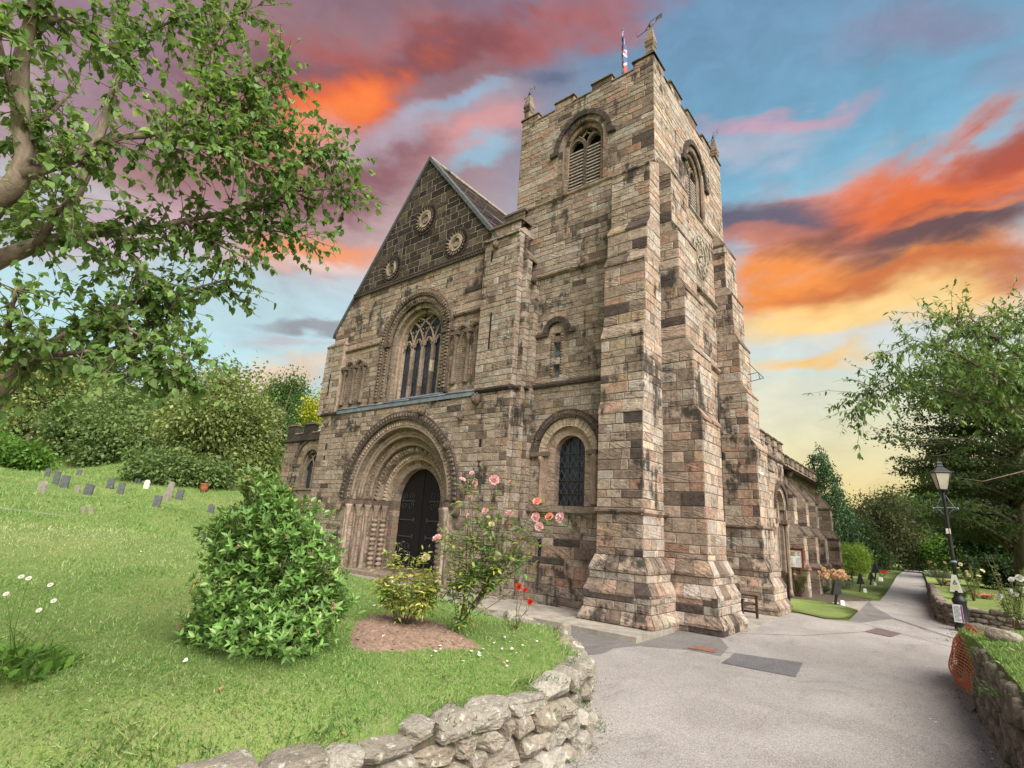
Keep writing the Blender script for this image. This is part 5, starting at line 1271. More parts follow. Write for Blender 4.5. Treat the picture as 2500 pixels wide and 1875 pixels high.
def rnd_dir(rg, n): return unit(rg.normal(size=(n, 3)))
M['leaf_lilac'] = leaf_mat('heart_leaves', [(.075, .145, .036), (.105, .20, .048), (.15, .26, .062), (.09, .17, .045), (.25, .33, .09)], .45)
M['leaf_bush'] = leaf_mat('glossy_bush_leaves', [(.08, .18, .038), (.125, .255, .055), (.19, .34, .08), (.145, .28, .06), (.30, .43, .14)], .28, .4, .45)
M['leaf_rose'] = leaf_mat('rose_leaves', [(.07, .16, .05), (.11, .22, .065), (.09, .19, .05), (.22, .29, .06), (.36, .34, .07)], .3)
M['leaf_yellow'] = leaf_mat('yellowing_rose_leaves', [(.15, .26, .05), (.28, .37, .07), (.42, .44, .10), (.50, .46, .13), (.18, .30, .06)], .35)
M['leaf_hill'] = leaf_mat('hillside_leaves', [(.07, .125, .042), (.105, .17, .055), (.15, .21, .072), (.12, .175, .065), (.22, .26, .09)], .3, .7, .2)
M['leaf_hill2'] = leaf_mat('olive_scrub_leaves', [(.09, .135, .045), (.14, .19, .06), (.19, .23, .08), (.24, .26, .09), (.12, .15, .05)], .3, .7, .2)
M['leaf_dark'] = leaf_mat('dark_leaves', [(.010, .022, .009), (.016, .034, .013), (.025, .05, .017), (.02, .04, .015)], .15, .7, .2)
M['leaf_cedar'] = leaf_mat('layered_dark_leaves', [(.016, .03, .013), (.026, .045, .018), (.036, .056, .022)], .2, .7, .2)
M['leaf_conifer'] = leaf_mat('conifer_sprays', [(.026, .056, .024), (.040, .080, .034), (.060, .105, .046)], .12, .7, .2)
M['leaf_brown'] = leaf_mat('bronze_leaves', [(.045, .045, .024), (.065, .062, .032), (.055, .07, .03)], .2, .7, .2)
M['leaf_mid'] = leaf_mat('mid_green_leaves', [(0.033, 0.085, 0.023), (0.052, 0.117, 0.029), (0.078, 0.156, 0.039)], .25, .7, .2)
M['leaf_bright'] = leaf_mat('bright_green_leaves', [(.06, .14, .025), (.09, .18, .03), (.12, .22, .04)], .3, .7, .2)
M['leaf_peach'] = leaf_mat('narrow_leaves', [(0.056, 0.125, 0.037), (0.081, 0.163, 0.044), (0.112, 0.206, 0.050), (0.175, 0.225, 0.050)], .35)
M['leaf_ball'] = leaf_mat('golden_green_leaves', [(.08, .14, .02), (.12, .19, .025), (.18, .24, .03), (.06, .11, .02)], .3, .7, .2)
M['leaf_gold'] = leaf_mat('golden_leaves', [(.36, .38, .03), (.45, .44, .04), (.28, .33, .03)], .3, .7, .2)
M['leaf_lav'] = leaf_mat('lavender_leaves', [(.12, .15, .10), (.17, .20, .14), (.14, .16, .13)], .2, .8, .2)
M['leaf_red'] = leaf_mat('reddish_rose_leaves', [(.09, .10, .03), (.14, .10, .045), (.11, .14, .035), (.17, .13, .05)], .25)
M['grass'] = leaf_mat('grass_blades', [(.07, .15, .035), (.11, .21, .05), (.165, .28, .07), (.23, .34, .10), (.31, .36, .15), (.40, .39, .22)], .3, .7, .2)
def petal_mat(name, cols, tr=.3):
    m, t = new_mat(name); rn = t.n('ShaderNodeUVMap', uv_map='rnd').outputs[0]; sp = t.n('ShaderNodeSeparateXYZ', ins={0: rn})
    col = t.ramp(sp.outputs[0], [(i/(len(cols)-1), c) for i, c in enumerate(cols)])
    b = t.n('ShaderNodeBsdfPrincipled', ins={'Base Color': col, 'Roughness': .6, 'Specular IOR Level': .2}); tl = t.n('ShaderNodeBsdfTranslucent', ins={'Color': col})
    mx = t.n('ShaderNodeMixShader', ins={0: tr, 1: b.outputs[0], 2: tl.outputs[0]}); o = t.n('ShaderNodeOutputMaterial'); t.l(mx.outputs[0], o.inputs[0]); return m
M['petal_pink'] = petal_mat('pink_petals', [(.72, .36, .38), (.80, .50, .50), (.82, .62, .60)])
M['petal_salmon'] = petal_mat('salmon_petals', [(.78, .26, .17), (.80, .36, .26), (.80, .50, .42)])
M['petal_red'] = petal_mat('scarlet_petals', [(.55, .03, .02), (.68, .06, .035)])
M['petal_white'] = petal_mat('white_petals', [(.74, .72, .66), (.80, .79, .74)])
M['petal_cream'] = petal_mat('cream_petals', [(.78, .66, .40), (.80, .72, .50)])
M['petal_peach'] = petal_mat('peach_petals', [(.80, .48, .24), (.82, .60, .38), (.84, .70, .50)])
M['petal_yellow'] = petal_mat('yellow_petals', [(.78, .52, .02), (.80, .60, .05)])
def cluster_leaves(rg, centres, rads, n_each, size, droop=.3, flat=1.0, out=.6):
    pos, d, up = [], [], []
    tone = []
    for c, r, n in zip(centres, rads, n_each):
        n = int(n)
        if n < 1: continue
        o = rg.normal(size=(n, 3))*.5*r; o[:, 2] *= flat
        dd = unit(unit(o)*out+rnd_dir(rg, n)*.8+np.array((0, 0, -droop)))
        tone.append(np.full(n, rg.random())); pos.append(c+o); d.append(dd); up.append(unit(rnd_dir(rg, n)*.8+np.array((0, 0, 1.0))))
    pos, d, up = map(np.concatenate, (pos, d, up)); n = len(pos); tone = np.concatenate(tone)   # each spray has an age and tone of its own
    return pos, d, up, size*rg.uniform(.6, 1.25, n), np.stack([tone*.6+rg.random(n)*.4, tone*.55+rg.random(n)*.45], 1)
def crown(rg, blobs, n_clumps, clump, shell=.55):
    vol = np.array([b[1][0]*b[1][1]*b[1][2] for b in blobs])**.66; cs, rs = [], []
    for i in rg.choice(len(blobs), n_clumps, p=vol/vol.sum()):
        c, r = blobs[i]; d = rnd_dir(rg, 1)[0]; f = rg.uniform(shell, 1.0)**.6
        cs.append(np.array(c)+d*np.array(r)*f); rs.append(clump*rg.uniform(.55, 1.45)*min(r)**.35)
    return np.array(cs), np.array(rs)
def tree(name, label, cat, base, blobs, n_clumps, clump, n_leaf, size, mat, seed, trunk=.25, bark='bark_dark', flat=1.0, tmpl=T_DIAM, group=None, shell=.5, limbs=12, droop=.3):
    rg = np.random.default_rng(seed); base = np.array(base, float); root = empty(name, label, cat, base, group)
    cs, rs = crown(rg, blobs, n_clumps, clump, shell)
    w = rs**2*rg.uniform(.5, 1.5, len(rs)); pos, d, up, sz, rn = cluster_leaves(rg, cs, rs, n_leaf*w/w.sum(), size, droop, flat)
    # a tone of its own for every clump keeps light and dark sprays apart
    leaves('foliage', tmpl, pos-base, d, up, sz, M[mat], root, rn)
    mb = MB(); top = np.mean([b[0] for b in blobs], 0)
    mid = base+(top-base)*.5+rg.normal(size=3)*.02*np.linalg.norm(top-base)
    mb.tube([base-(0, 0, .3), base+(top-base)*.25, mid, top], [trunk*1.2, trunk*.95, trunk*.7, trunk*.25], 8)
    for i in rg.choice(len(cs), min(limbs, len(cs)), replace=False):
        f = rg.uniform(.35, .95); a = base+(top-base)*f; b = cs[i]; m_ = (a+b)/2+np.array((0, 0, .08))*np.linalg.norm(b-a)
        mb.tube([a, m_, b], [trunk*.35, trunk*.2, trunk*.05], 5)
    mb.build('trunk', M[bark], root).data.transform(Matrix.Translation(Vector(-base)))
    return root
def blob(px, py, D, rx, ry=None, rz=None):
    """crown ellipsoid; radii in metres"""
    return (P(px, py, D), (rx, ry or rx, rz or rx))
# ---------------------------------------------------------------- vegetation on the slope behind the graves
rgm = np.random.default_rng(77)
def slope_plant(name, label, cat, bx, by, blobs, n_cl, clump, n_leaf, size, mat, seed, **k):
    base, D = hit(bx, by); bl = [blob(px, py, D+dd, r*D/1281, r*D/1281, rz*D/1281) for px, py, dd, r, rz in blobs]
    return tree(name, label, cat, base, bl, int(n_cl*1.3), clump*1.15, int(n_leaf*1.9), size*1.05, mat, seed, **k)
HS = 1.8
slope_plant('shrub', 'broad leafy thicket on the slope straight above the gravestones', 'shrub', 260, 1128, [(200, 1040, 1, 80, 60), (290, 1060, 0, 85, 60), (380, 1070, 0, 80, 65), (150, 1085, 0, 50, 35), (330, 1000, 3, 75, 55), (250, 1110, -1, 60, 25), (430, 1110, -1, 60, 45), (420, 1020, 3, 60, 50)], 420, .75, 20000, .34, 'leaf_hill', 201, shell=.3)
slope_plant('shrub', 'yellowish olive scrub higher up the slope at far left', 'shrub', 60, 1090, [(60, 975, 4, 90, 60), (140, 940, 6, 85, 55), (20, 1040, 1, 60, 40), (230, 970, 6, 70, 50), (90, 1030, 3, 70, 40)], 240, .85, 10500, .36, 'leaf_hill2', 202, shell=.3)
slope_plant('tree', 'large pale olive tree on the slope left of the church', 'tree', 530, 1170, [(520, 1040, 0, 90, 85), (600, 1050, 1, 70, 85), (545, 960, 2, 85, 65), (470, 1090, 0, 65, 65), (640, 1110, 1, 50, 60), (450, 1000, 3, 65, 60), (610, 1130, -1, 60, 45)], 330, .75, 14000, .30, 'leaf_hill2', 203, trunk=.3, shell=.3)
slope_plant('tree', 'dark evergreen in the gap between the thicket and the olive tree', 'tree', 330, 1112, [(270, 930, 14, 55, 45), (300, 980, 10, 45, 45), (240, 900, 16, 45, 30)], 90, .8, 5000, .32, 'leaf_dark', 204, trunk=.3, shell=.3)
slope_plant('tree', 'grey green tree rising behind the low north aisle', 'tree', 640, 1150, [(700, 960, 16, 50, 55), (660, 1010, 14, 55, 60), (740, 1010, 14, 50, 60), (690, 1070, 10, 60, 50)], 150, .85, 7500, .32, 'leaf_mid', 205, trunk=.3, shell=.25)
slope_plant('tree', 'round grey green tree cresting the hill behind the scrub', 'tree', 120, 1060, [(60, 900, 22, 90, 45), (170, 905, 22, 80, 45), (-60, 910, 20, 90, 60), (400, 915, 18, 60, 40)], 170, .9, 8000, .4, 'leaf_hill', 206, trunk=.3, shell=.25)
slope_plant('bush', 'low dark bramble under the olive tree beside the terracotta pot', 'bush', 470, 1185, [(430, 1150, 0, 60, 35), (500, 1160, 0, 50, 30), (370, 1140, 0, 45, 30)], 110, .55, 5500, .26, 'leaf_hill', 207, trunk=.1, shell=.3)
slope_plant('bush', 'long pale grass and nettles at the far left of the slope', 'bush', 10, 1130, [(20, 1105, 0, 70, 28), (-70, 1090, 0, 70, 45), (90, 1120, 0, 40, 18)], 110, .6, 5000, .34, 'leaf_bright', 208, trunk=.08, shell=.3)
b_ = np.array((-30.5, 40, 2.6))
tree('shrub', 'golden yellow shrub showing above the north aisle parapet', 'shrub', b_, [(P(780, 992, 50), (1.3, 1.3, 1.3)), (P(768, 1018, 50), (1.2, 1.2, 1.1)), (P(796, 970, 50), (1.0, 1.0, 1.0))], 70, .5, 2600, .26, 'leaf_gold', 209, trunk=.15)
# ---------------------------------------------------------------- trees to the right of the path
def gp(px, py, D): p = P(px, py, D); return np.array((p[0], p[1], 0.0))
cb = gp(2030, 1330, 56)
bl = []
for i in range(15):
    f = i/14; z = P(2010, 1078, 56)[2]*(1-f)+1.2*f; w = .25+3.1*f**.75
    bl.append(((cb[0]-.6+1.0*f, cb[1], z), (w, w, .75)))
tree('conifer', 'tall drooping blue green conifer beyond the end of the church', 'conifer', cb, bl, 520, .42, 17000, .26, 'leaf_conifer', 220, trunk=.3, flat=1.5, droop=1.4, shell=.6)
def rt(name, label, cat, bpx, D, blobs, n_cl, clump, n_leaf, size, mat, seed, **k):
    return tree(name, label, cat, gp(*bpx, D), [blob(px, py, D+dd, r*D/1281, r*D/1281, rz*D/1281) for px, py, dd, r, rz in blobs], int(n_cl*1.6), clump, int(n_leaf*2.3), size, mat, seed, **k)
rt('tree', 'broad bronze brown tree at the left of the path end', 'tree', (2160, 1370), 62, [(2140, 1250, 0, 65, 50), (2190, 1270, 2, 65, 60), (2110, 1300, 0, 55, 45), (2200, 1320, 0, 50, 40), (2150, 1330, 0, 70, 40)], 150, .9, 8500, .34, 'leaf_brown', 221, shell=.25)
rt('tree', 'dark green tree behind the bronze tree and lamp post', 'tree', (2280, 1370), 70, [(2270, 1240, 0, 75, 55), (2330, 1220, 4, 70, 50), (2240, 1290, -2, 55, 50), (2350, 1290, 0, 70, 60), (2210, 1240, 2, 50, 40)], 200, .95, 9500, .40, 'leaf_mid', 222, shell=.25)
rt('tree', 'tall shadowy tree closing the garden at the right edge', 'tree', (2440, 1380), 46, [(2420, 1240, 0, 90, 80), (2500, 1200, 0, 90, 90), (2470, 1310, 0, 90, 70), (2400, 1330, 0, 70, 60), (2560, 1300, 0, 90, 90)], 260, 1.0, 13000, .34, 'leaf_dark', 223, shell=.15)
rt('bush', 'dark clipped mass beside the far end of the path', 'bush', (2265, 1400), 66, [(2262, 1375, 0, 28, 26), (2235, 1380, 0, 22, 20)], 40, .7, 3000, .26, 'leaf_dark', 224, trunk=.1)
rt('bush', 'bright green bush between the path end and the lamp', 'bush', (2310, 1395), 58, [(2305, 1350, 0, 34, 28), (2340, 1365, 0, 28, 26), (2280, 1345, 2, 26, 22)], 60, .6, 3400, .26, 'leaf_bright', 225, trunk=.1)
rt('bush', 'dark green bush under the conifer by the church end', 'bush', (2080, 1360), 58, [(2090, 1310, 0, 38, 45), (2060, 1340, 0, 34, 35), (2120, 1345, 0, 36, 30)], 90, .7, 5200, .28, 'leaf_dark', 226, trunk=.15, shell=.2)
rt('hedge', 'low shaded hedge along the back of the right garden', 'hedge', (2440, 1420), 34, [(2380, 1390, 3, 36, 26), (2430, 1395, 1, 42, 30), (2490, 1400, 0, 45, 34), (2540, 1400, 0, 45, 34)], 130, .45, 7500, .2, 'leaf_dark', 227, trunk=.1, shell=.2)
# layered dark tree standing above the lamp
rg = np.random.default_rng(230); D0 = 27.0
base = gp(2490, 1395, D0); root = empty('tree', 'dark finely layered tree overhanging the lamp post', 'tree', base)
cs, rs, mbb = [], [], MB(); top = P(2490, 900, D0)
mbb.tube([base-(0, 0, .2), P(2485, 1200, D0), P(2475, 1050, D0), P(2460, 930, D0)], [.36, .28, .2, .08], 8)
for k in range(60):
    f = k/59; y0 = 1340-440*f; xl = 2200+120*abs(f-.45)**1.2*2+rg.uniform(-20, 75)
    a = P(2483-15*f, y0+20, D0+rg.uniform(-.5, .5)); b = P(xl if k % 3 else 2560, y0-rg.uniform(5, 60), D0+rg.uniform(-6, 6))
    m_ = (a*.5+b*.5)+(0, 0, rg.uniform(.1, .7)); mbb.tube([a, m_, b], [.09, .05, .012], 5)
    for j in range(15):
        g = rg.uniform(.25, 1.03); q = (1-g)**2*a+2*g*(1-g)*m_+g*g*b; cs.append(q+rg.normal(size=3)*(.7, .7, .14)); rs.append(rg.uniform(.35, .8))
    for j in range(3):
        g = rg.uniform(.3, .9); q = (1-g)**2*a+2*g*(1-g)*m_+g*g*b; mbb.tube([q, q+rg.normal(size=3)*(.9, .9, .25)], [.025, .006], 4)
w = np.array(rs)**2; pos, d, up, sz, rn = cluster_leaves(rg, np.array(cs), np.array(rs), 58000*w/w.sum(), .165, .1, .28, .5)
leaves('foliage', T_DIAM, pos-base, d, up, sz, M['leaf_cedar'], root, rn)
o = mbb.build('trunk', M['bark_dark'], root); o.data.transform(Matrix.Translation(Vector(-base)))
# near narrow leaved tree reaching in from the right edge
def spray_tree(name, label, base, branches, n_twig, n_leaf, lsize, mat, bark, seed, tmpl, twig_len=.6, droop=.5, extra=None, spread=1.0, r0=.012, zmin=-9.0):
    """branches: lists of (point, radius). Twigs leave the branches; leaves sit along the twigs"""
    rg = np.random.default_rng(seed); root = empty(name, label, 'tree', base); base = np.array(base); mb = MB(); seg = []
    for br in branches:
        pts = [np.array(p, float) for p, r in br]; mb.tube([p-base for p in pts], [r for p, r in br], 7)
        for i in range(len(pts)-1):
            if br[i+1][1] < .026 and (pts[i][2]+pts[i+1][2])/2 > zmin: seg.append((pts[i], pts[i+1], br[i+1][1]))
    if extra: seg += extra
    L = np.array([np.linalg.norm(b-a) for a, b, r in seg]); pos, dr, up = [], [], []
    mt = MB()
    for i in rg.choice(len(seg), n_twig, p=L/L.sum()):
        a, b, r = seg[i]; f = rg.random(); p = a+(b-a)*f; t = unit(b-a); d = unit(t*.55+rnd_dir(rg, 1)[0]*spread+np.array((0, 0, -.05))); ln = twig_len*rg.uniform(.35, 1.2)
        q = [p]; dd = d
        for s in range(3): dd = unit(dd+rnd_dir(rg, 1)[0]*.35+np.array((0, 0, -.10*droop))); q.append(q[-1]+dd*ln/3)
        mt.tube([x-base for x in q], [min(r*.6, r0), r0*.6, r0*.4, r0*.22], 4, cap=False)
        n = max(2, int(n_leaf*rg.uniform(.4, 1.5)))
        for s in range(n):
            g = rg.uniform(.15, 1.0)*3; k = min(int(g), 2); x = q[k]+(q[k+1]-q[k])*(g-k); pos.append(x); tt = unit(q[k+1]-q[k])
            dr.append(unit(tt*.5+rnd_dir(rg, 1)[0]*.9+np.array((0, 0, -droop)))); up.append(unit(rnd_dir(rg, 1)[0]*.55+np.array((0, 0, 1))-.25*unit(x-CAM)))
    n = len(pos); leaves('foliage', tmpl, np.array(pos)-base, np.array(dr), np.array(up), lsize*rg.uniform(.55, 1.25, n), M[mat], root, rg.random((n, 2)))
    mb.build('branches', M[bark], root); mt.build('twigs', M['twig'], root); return root
D = 9.0
B = lambda *pts: [(P(x, y, d), r) for x, y, d, r in pts]
rb = np.array((4.2, 12.6, 1.2))
br = [[((4.2, 12.6, 1.0), .16), ((3.6, 12.3, 3.0), .14), (P(2680, 1000, 9.3), .11), (P(2560, 930, 9.2), .05), (P(2440, 830, 9.1), .03), (P(2360, 770, 9), .012)],
      B((2640, 1060, 9.3, .05), (2500, 1010, 9, .03), (2370, 970, 8.8, .022), (2240, 935, 8.7, .012), (2130, 935, 8.6, .006), (2085, 1000, 8.5, .004)),
      B((2560, 930, 9.2, .05), (2450, 930, 8.6, .025), (2330, 860, 8.4, .018), (2230, 830, 8.3, .01), (2165, 860, 8.3, .005)),
      B((2600, 960, 9.2, .05), (2540, 860, 9.4, .03), (2500, 790, 9.6, .015), (2440, 770, 9.6, .008)),
      B((2660, 1150, 9.4, .03), (2500, 1150, 8.6, .014), (2400, 1175, 8.4, .008), (2330, 1165, 8.3, .004)),
      B((2450, 830, 9.1, .028), (2330, 790, 8.8, .014), (2290, 780, 8.8, .006)), B((2580, 940, 9.2, .05), (2490, 900, 9.9, .03), (2400, 860, 10.2, .02), (2300, 870, 10.3, .01)),
      B((2620, 980, 9.2, .05), (2520, 960, 9.9, .03), (2420, 950, 10, .02), (2340, 960, 10, .01))]
spray_tree('tree', 'narrow leaved tree with thin bare twigs reaching in from the right', rb, [[(p, r*.7) for p, r in b] for b in br], 900, 14, .10, 'leaf_peach', 'twig', 240, T_OVAL, .7, .55, spread=.9, r0=.006, zmin=3.85)
# ---------------------------------------------------------------- overhanging tree, top left
B2 = lambda D, rr, pts: [(P(x, y, D+dd), r) for (x, y, dd), r in zip(pts, rr)]
lb = np.array((-6.6, .2, 1.2))
tr = [[((-6.6, .2, 1.0), .17), ((-6.2, .5, 2.4), .12), (P(-130, 640, 2.9), .095), (P(-20, 500, 2.75), .085), (P(40, 445, 2.7), .072), (P(62, 385, 2.7), .062), (P(50, 300, 2.7), .058), (P(48, 230, 2.7), .055), (P(50, 150, 2.7), .05), (P(70, 70, 2.7), .042), (P(95, -20, 2.7), .035), (P(110, -120, 2.7), .025)],
      [(P(55, 425, 2.7), .056), (P(120, 410, 2.75), .036), (P(190, 385, 2.85), .034), (P(235, 350, 2.95), .032), (P(295, 333, 3.05), .03), (P(350, 332, 3.1), .026), (P(400, 320, 3.2), .022), (P(477, 293, 3.3), .016), (P(560, 300, 3.4), .011), (P(717, 325, 3.6), .005)],
      [(P(395, 325, 3.2), .02), (P(430, 371, 3.1), .015), (P(515, 354, 3.2), .014), (P(624, 397, 3.3), .009), (P(690, 430, 3.4), .005)],
      [(P(-120, 690, 3.0), .085), (P(0, 632, 2.95), .07), (P(84, 600, 3.0), .058), (P(148, 582, 3.1), .05), (P(253, 568, 3.2), .036), (P(337, 565, 3.3), .026), (P(443, 540, 3.4), .02), (P(633, 508, 3.7), .014), (P(717, 468, 3.8), .009), (P(802, 462, 3.9), .006), (P(870, 470, 4.0), .003)],
      [(P(300, 560, 3.25), .022), (P(310, 600, 3.2), .018), (P(347, 663, 3.2), .016), (P(358, 712, 3.2), .012), (P(410, 690, 3.2), .007)],
      [(P(-140, 1120, 3.1), .10), (P(0, 955, 3.0), .075), (P(54, 901, 3.0), .06), (P(119, 843, 3.05), .044), (P(202, 796, 3.1), .034), (P(253, 764, 3.15), .028), (P(325, 739, 3.2), .022), (P(383, 720, 3.3), .016), (P(452, 710, 3.4), .01), (P(560, 680, 3.5), .005)],
      [(P(205, 800, 3.1), .026), (P(289, 793, 3.2), .02), (P(361, 795, 3.3), .016), (P(405, 764, 3.3), .01), (P(440, 730, 3.3), .005)],
      [(P(60, 890, 3.0), .04), (P(105, 872, 2.95), .022), (P(199, 858, 2.95), .018), (P(260, 861, 3.0), .014), (P(318, 872, 3.0), .009), (P(398, 898, 3.0), .006), (P(488, 948, 3.05), .003)],
      [(P(150, 560, 3.6), .05), (P(220, 400, 3.7), .045), (P(274, 236, 3.8), .04), (P(312, 122, 3.9), .034), (P(312, 80, 3.9), .03), (P(300, -40, 3.9), .02)],
      [(P(312, 110, 3.9), .022), (P(400, 60, 3.9), .012), (P(520, 20, 4.0), .007)], [(P(60, 330, 2.7), .03), (P(30, 230, 2.6), .018), (P(10, 150, 2.5), .012), (P(-10, 60, 2.5), .008)],
      [(P(70, 60, 2.7), .03), (P(160, 40, 2.8), .016), (P(230, 80, 2.9), .010), (P(280, 130, 3.0), .005)], [(P(470, 300, 3.3), .016), (P(510, 220, 3.5), .012), (P(520, 120, 3.6), .009), (P(560, 40, 3.7), .006), (P(640, 10, 3.8), .004)],
      [(P(510, 215, 3.5), .011), (P(600, 190, 3.6), .008), (P(690, 150, 3.7), .004)], [(P(515, 250, 3.5), .010), (P(620, 260, 3.6), .007), (P(700, 210, 3.7), .004)],
      [(P(640, 505, 3.7), .012), (P(720, 400, 3.8), .008), (P(780, 360, 3.9), .005), (P(850, 400, 3.9), .003)], [(P(560, 525, 3.6), .012), (P(650, 560, 3.7), .008), (P(760, 580, 3.8), .004)],
      [(P(520, 350, 3.2), .013), (P(600, 330, 3.4), .008), (P(700, 350, 3.5), .005)], [(P(450, 540, 3.4), .016), (P(540, 600, 3.4), .01), (P(620, 640, 3.5), .005)],
      [(P(90, 600, 3.0), .04), (P(140, 520, 2.8), .016), (P(180, 470, 2.7), .008)], [(P(50, 905, 3.0), .04), (P(20, 800, 2.7), .016), (P(40, 700, 2.6), .008)], [(P(250, 765, 3.15), .02), (P(360, 830, 3.0), .009), (P(470, 880, 3.0), .004)],
      [(P(100, 590, 3.0), .04), (P(60, 500, 3.3), .02), (P(100, 300, 3.4), .016), (P(200, 200, 3.4), .01)]]
tr = [[(p, r*(.72 if r > .02 else .85)) for p, r in b] for b in tr]
spray_tree('tree', 'overhanging lilac tree with heart shaped leaves filling the upper left', lb, tr, 1650, 10, .045, 'leaf_lilac', 'bark', 250, T_HEART, .34, .75, spread=1.0, r0=.004)
# ---------------------------------------------------------------- garden plants
rg = np.random.default_rng(300)
# big glossy bush on the lawn
bb, bD = hit(645, 1575); base = bb; root = empty('bush', 'large glossy evergreen bush on the near lawn left of the doorway', 'bush', base)
bl = [((655, 1480), 140, 110, 0), ((640, 1370), 95, 95, 0), ((640, 1290), 95, 85, 0), ((645, 1215), 60, 62, 0), ((540, 1520), 75, 70, -.1), ((775, 1500), 88, 85, 0), ((575, 1415), 92, 85, -.1), ((750, 1405), 88, 90, .05), ((725, 1305), 80, 80, 0), ((565, 1320), 70, 75, .0), ((690, 1225), 30, 45, 0), ((600, 1190), 22, 45, 0), ((485, 1545), 45, 45, -.1), ((650, 1530), 150, 60, -.25), ((790, 1370), 45, 60, 0), ((800, 1440), 40, 60, 0)]
E_ = [(P(p[0], p[1], bD+dd), np.array((rx, rx, rz))*bD/1281) for p, rx, rz, dd in bl]
pos, dr, up, mt = [], [], [], MB()
vol = np.array([e[1].prod() for e in E_])**.66
for i in rg.choice(len(E_), 1800, p=vol/vol.sum()):
    c, r = E_[i]; d = unit(rnd_dir(rg, 1)[0]+np.array((0, 0, .15))); f = rg.uniform(.45, 1.02)*(1 if rg.random() < .88 else rg.uniform(1.08, 1.28)); tip = c+d*r*f*1.04
    if tip[2] < base[2]+.02: continue
    gd = unit(d*.7+np.array((0, 0, .75))+rnd_dir(rg, 1)[0]*.35); ln = rg.uniform(.08, .2); q0 = tip-gd*ln
    if rg.random() < .5: mt.tube([q0-base, tip-base], [.003, .0018], 4, cap=False)
    nw = rg.integers(3, 5)
    for k in range(nw):      # opposite pairs, closing to a rosette at the tip
        a0 = rg.uniform(0, 6.28); x = q0+gd*ln*(.25+.75*k/(nw-1)); s1 = unit(np.cross(gd, (.3, .2, .9))); s2 = np.cross(gd, s1)
        for m in range(2 if k < nw-1 else 4):
            a = a0+math.pi*m/(1 if k < nw-1 else 2); o = s1*math.cos(a)+s2*math.sin(a)
            pos.append(x); dr.append(unit(o*(1 if k < nw-1 else .75)+gd*.75+rnd_dir(rg, 1)[0]*.2)); up.append(unit(gd+rnd_dir(rg, 1)[0]*.2))
n = len(pos); rn = rg.random((n, 2)); leaves('foliage', T_OVAL, np.array(pos)-base, np.array(dr), np.array(up), .075*rg.uniform(.65, 1.2, n), M['leaf_bush'], root, rn)
for k in range(16): a = rg.uniform(0, 6.28); e = E_[rg.integers(len(E_))]; mt.tube([(.1*math.cos(a), .1*math.sin(a), -.1), (e[0]-base)*.5+rg.normal(size=3)*.05, e[0]-base+rg.normal(size=3)*.1], [.02, .014, .005], 5)
mt.build('stems', M['twig'], root)
M['buds'] = petal_mat('dry_pink_buds', [(.36, .17, .11), (.46, .26, .18), (.34, .22, .14)], .1)
for k in range(34):
    c, r = E_[rg.integers(len(E_))]; d = unit(rnd_dir(rg, 1)[0]+np.array((.2, -.6, .35))); t_ = c+d*r*1.0
    if t_[2] < base[2]+.1: continue
    n = 16; leaves('flower_bud', T_DIAM, t_-base+rg.normal(size=(n, 3))*.008, rnd_dir(rg, n), rnd_dir(rg, n), np.full(n, .02), M['buds'], root, rg.random((n, 2)))
# roses -------------------------------------------------------------------------------
def rose_mesh(size, mat, seed, openness=1.0):
    rg = np.random.default_rng(seed); V, F_ = [], []
    for ringi, (nP, r, tilt, ln) in enumerate(((5, .10, 1.25, .42), (6, .16, .95, .55), (7, .20, .55, .68), (7, .22, .15, .75))):
        for k in range(nP):
            a = 2*math.pi*(k+.5*ringi+rg.uniform(-.2, .2))/nP; t = tilt*rg.uniform(.8, 1.15)/max(openness, .3); o = np.array((math.cos(a), math.sin(a), 0)); s = np.array((-o[1], o[0], 0))
            d = o*math.cos(t)+np.array((0, 0, 1))*math.sin(t); w = ln*rg.uniform(.36, .5); i0 = len(V); j = rg.uniform(-.06, .06)
            nrm = np.cross(s, d)
            for u, ww, cu in ((0, .25, 0), (.5, 1, -.05), (.88, .95, .05), (1.02, .5, .12)):
                for side in (-1, 0, 1): V.append(o*r*.3+d*ln*u+s*side*w*ww+nrm*(-cu+(.10*abs(side) if u else 0)+j))
            for i in range(3):
                for jj in range(2): b = i0+i*3+jj; F_.append((b, b+1, b+4, b+3))
    V = np.array(V)*size
    me = bpy.data.meshes.new('flower'); me.from_pydata([tuple(v) for v in V], [], F_); me.materials.append(M[mat]); u = me.uv_layers.new(name='rnd')
    r = np.repeat(np.random.default_rng(seed).random(len(F_)//6), 24); u.data.foreach_set('uv', np.stack([r, r], 1).astype(np.float32).ravel()); me.polygons.foreach_set('use_smooth', np.ones(len(F_), bool)); me.update(); return me
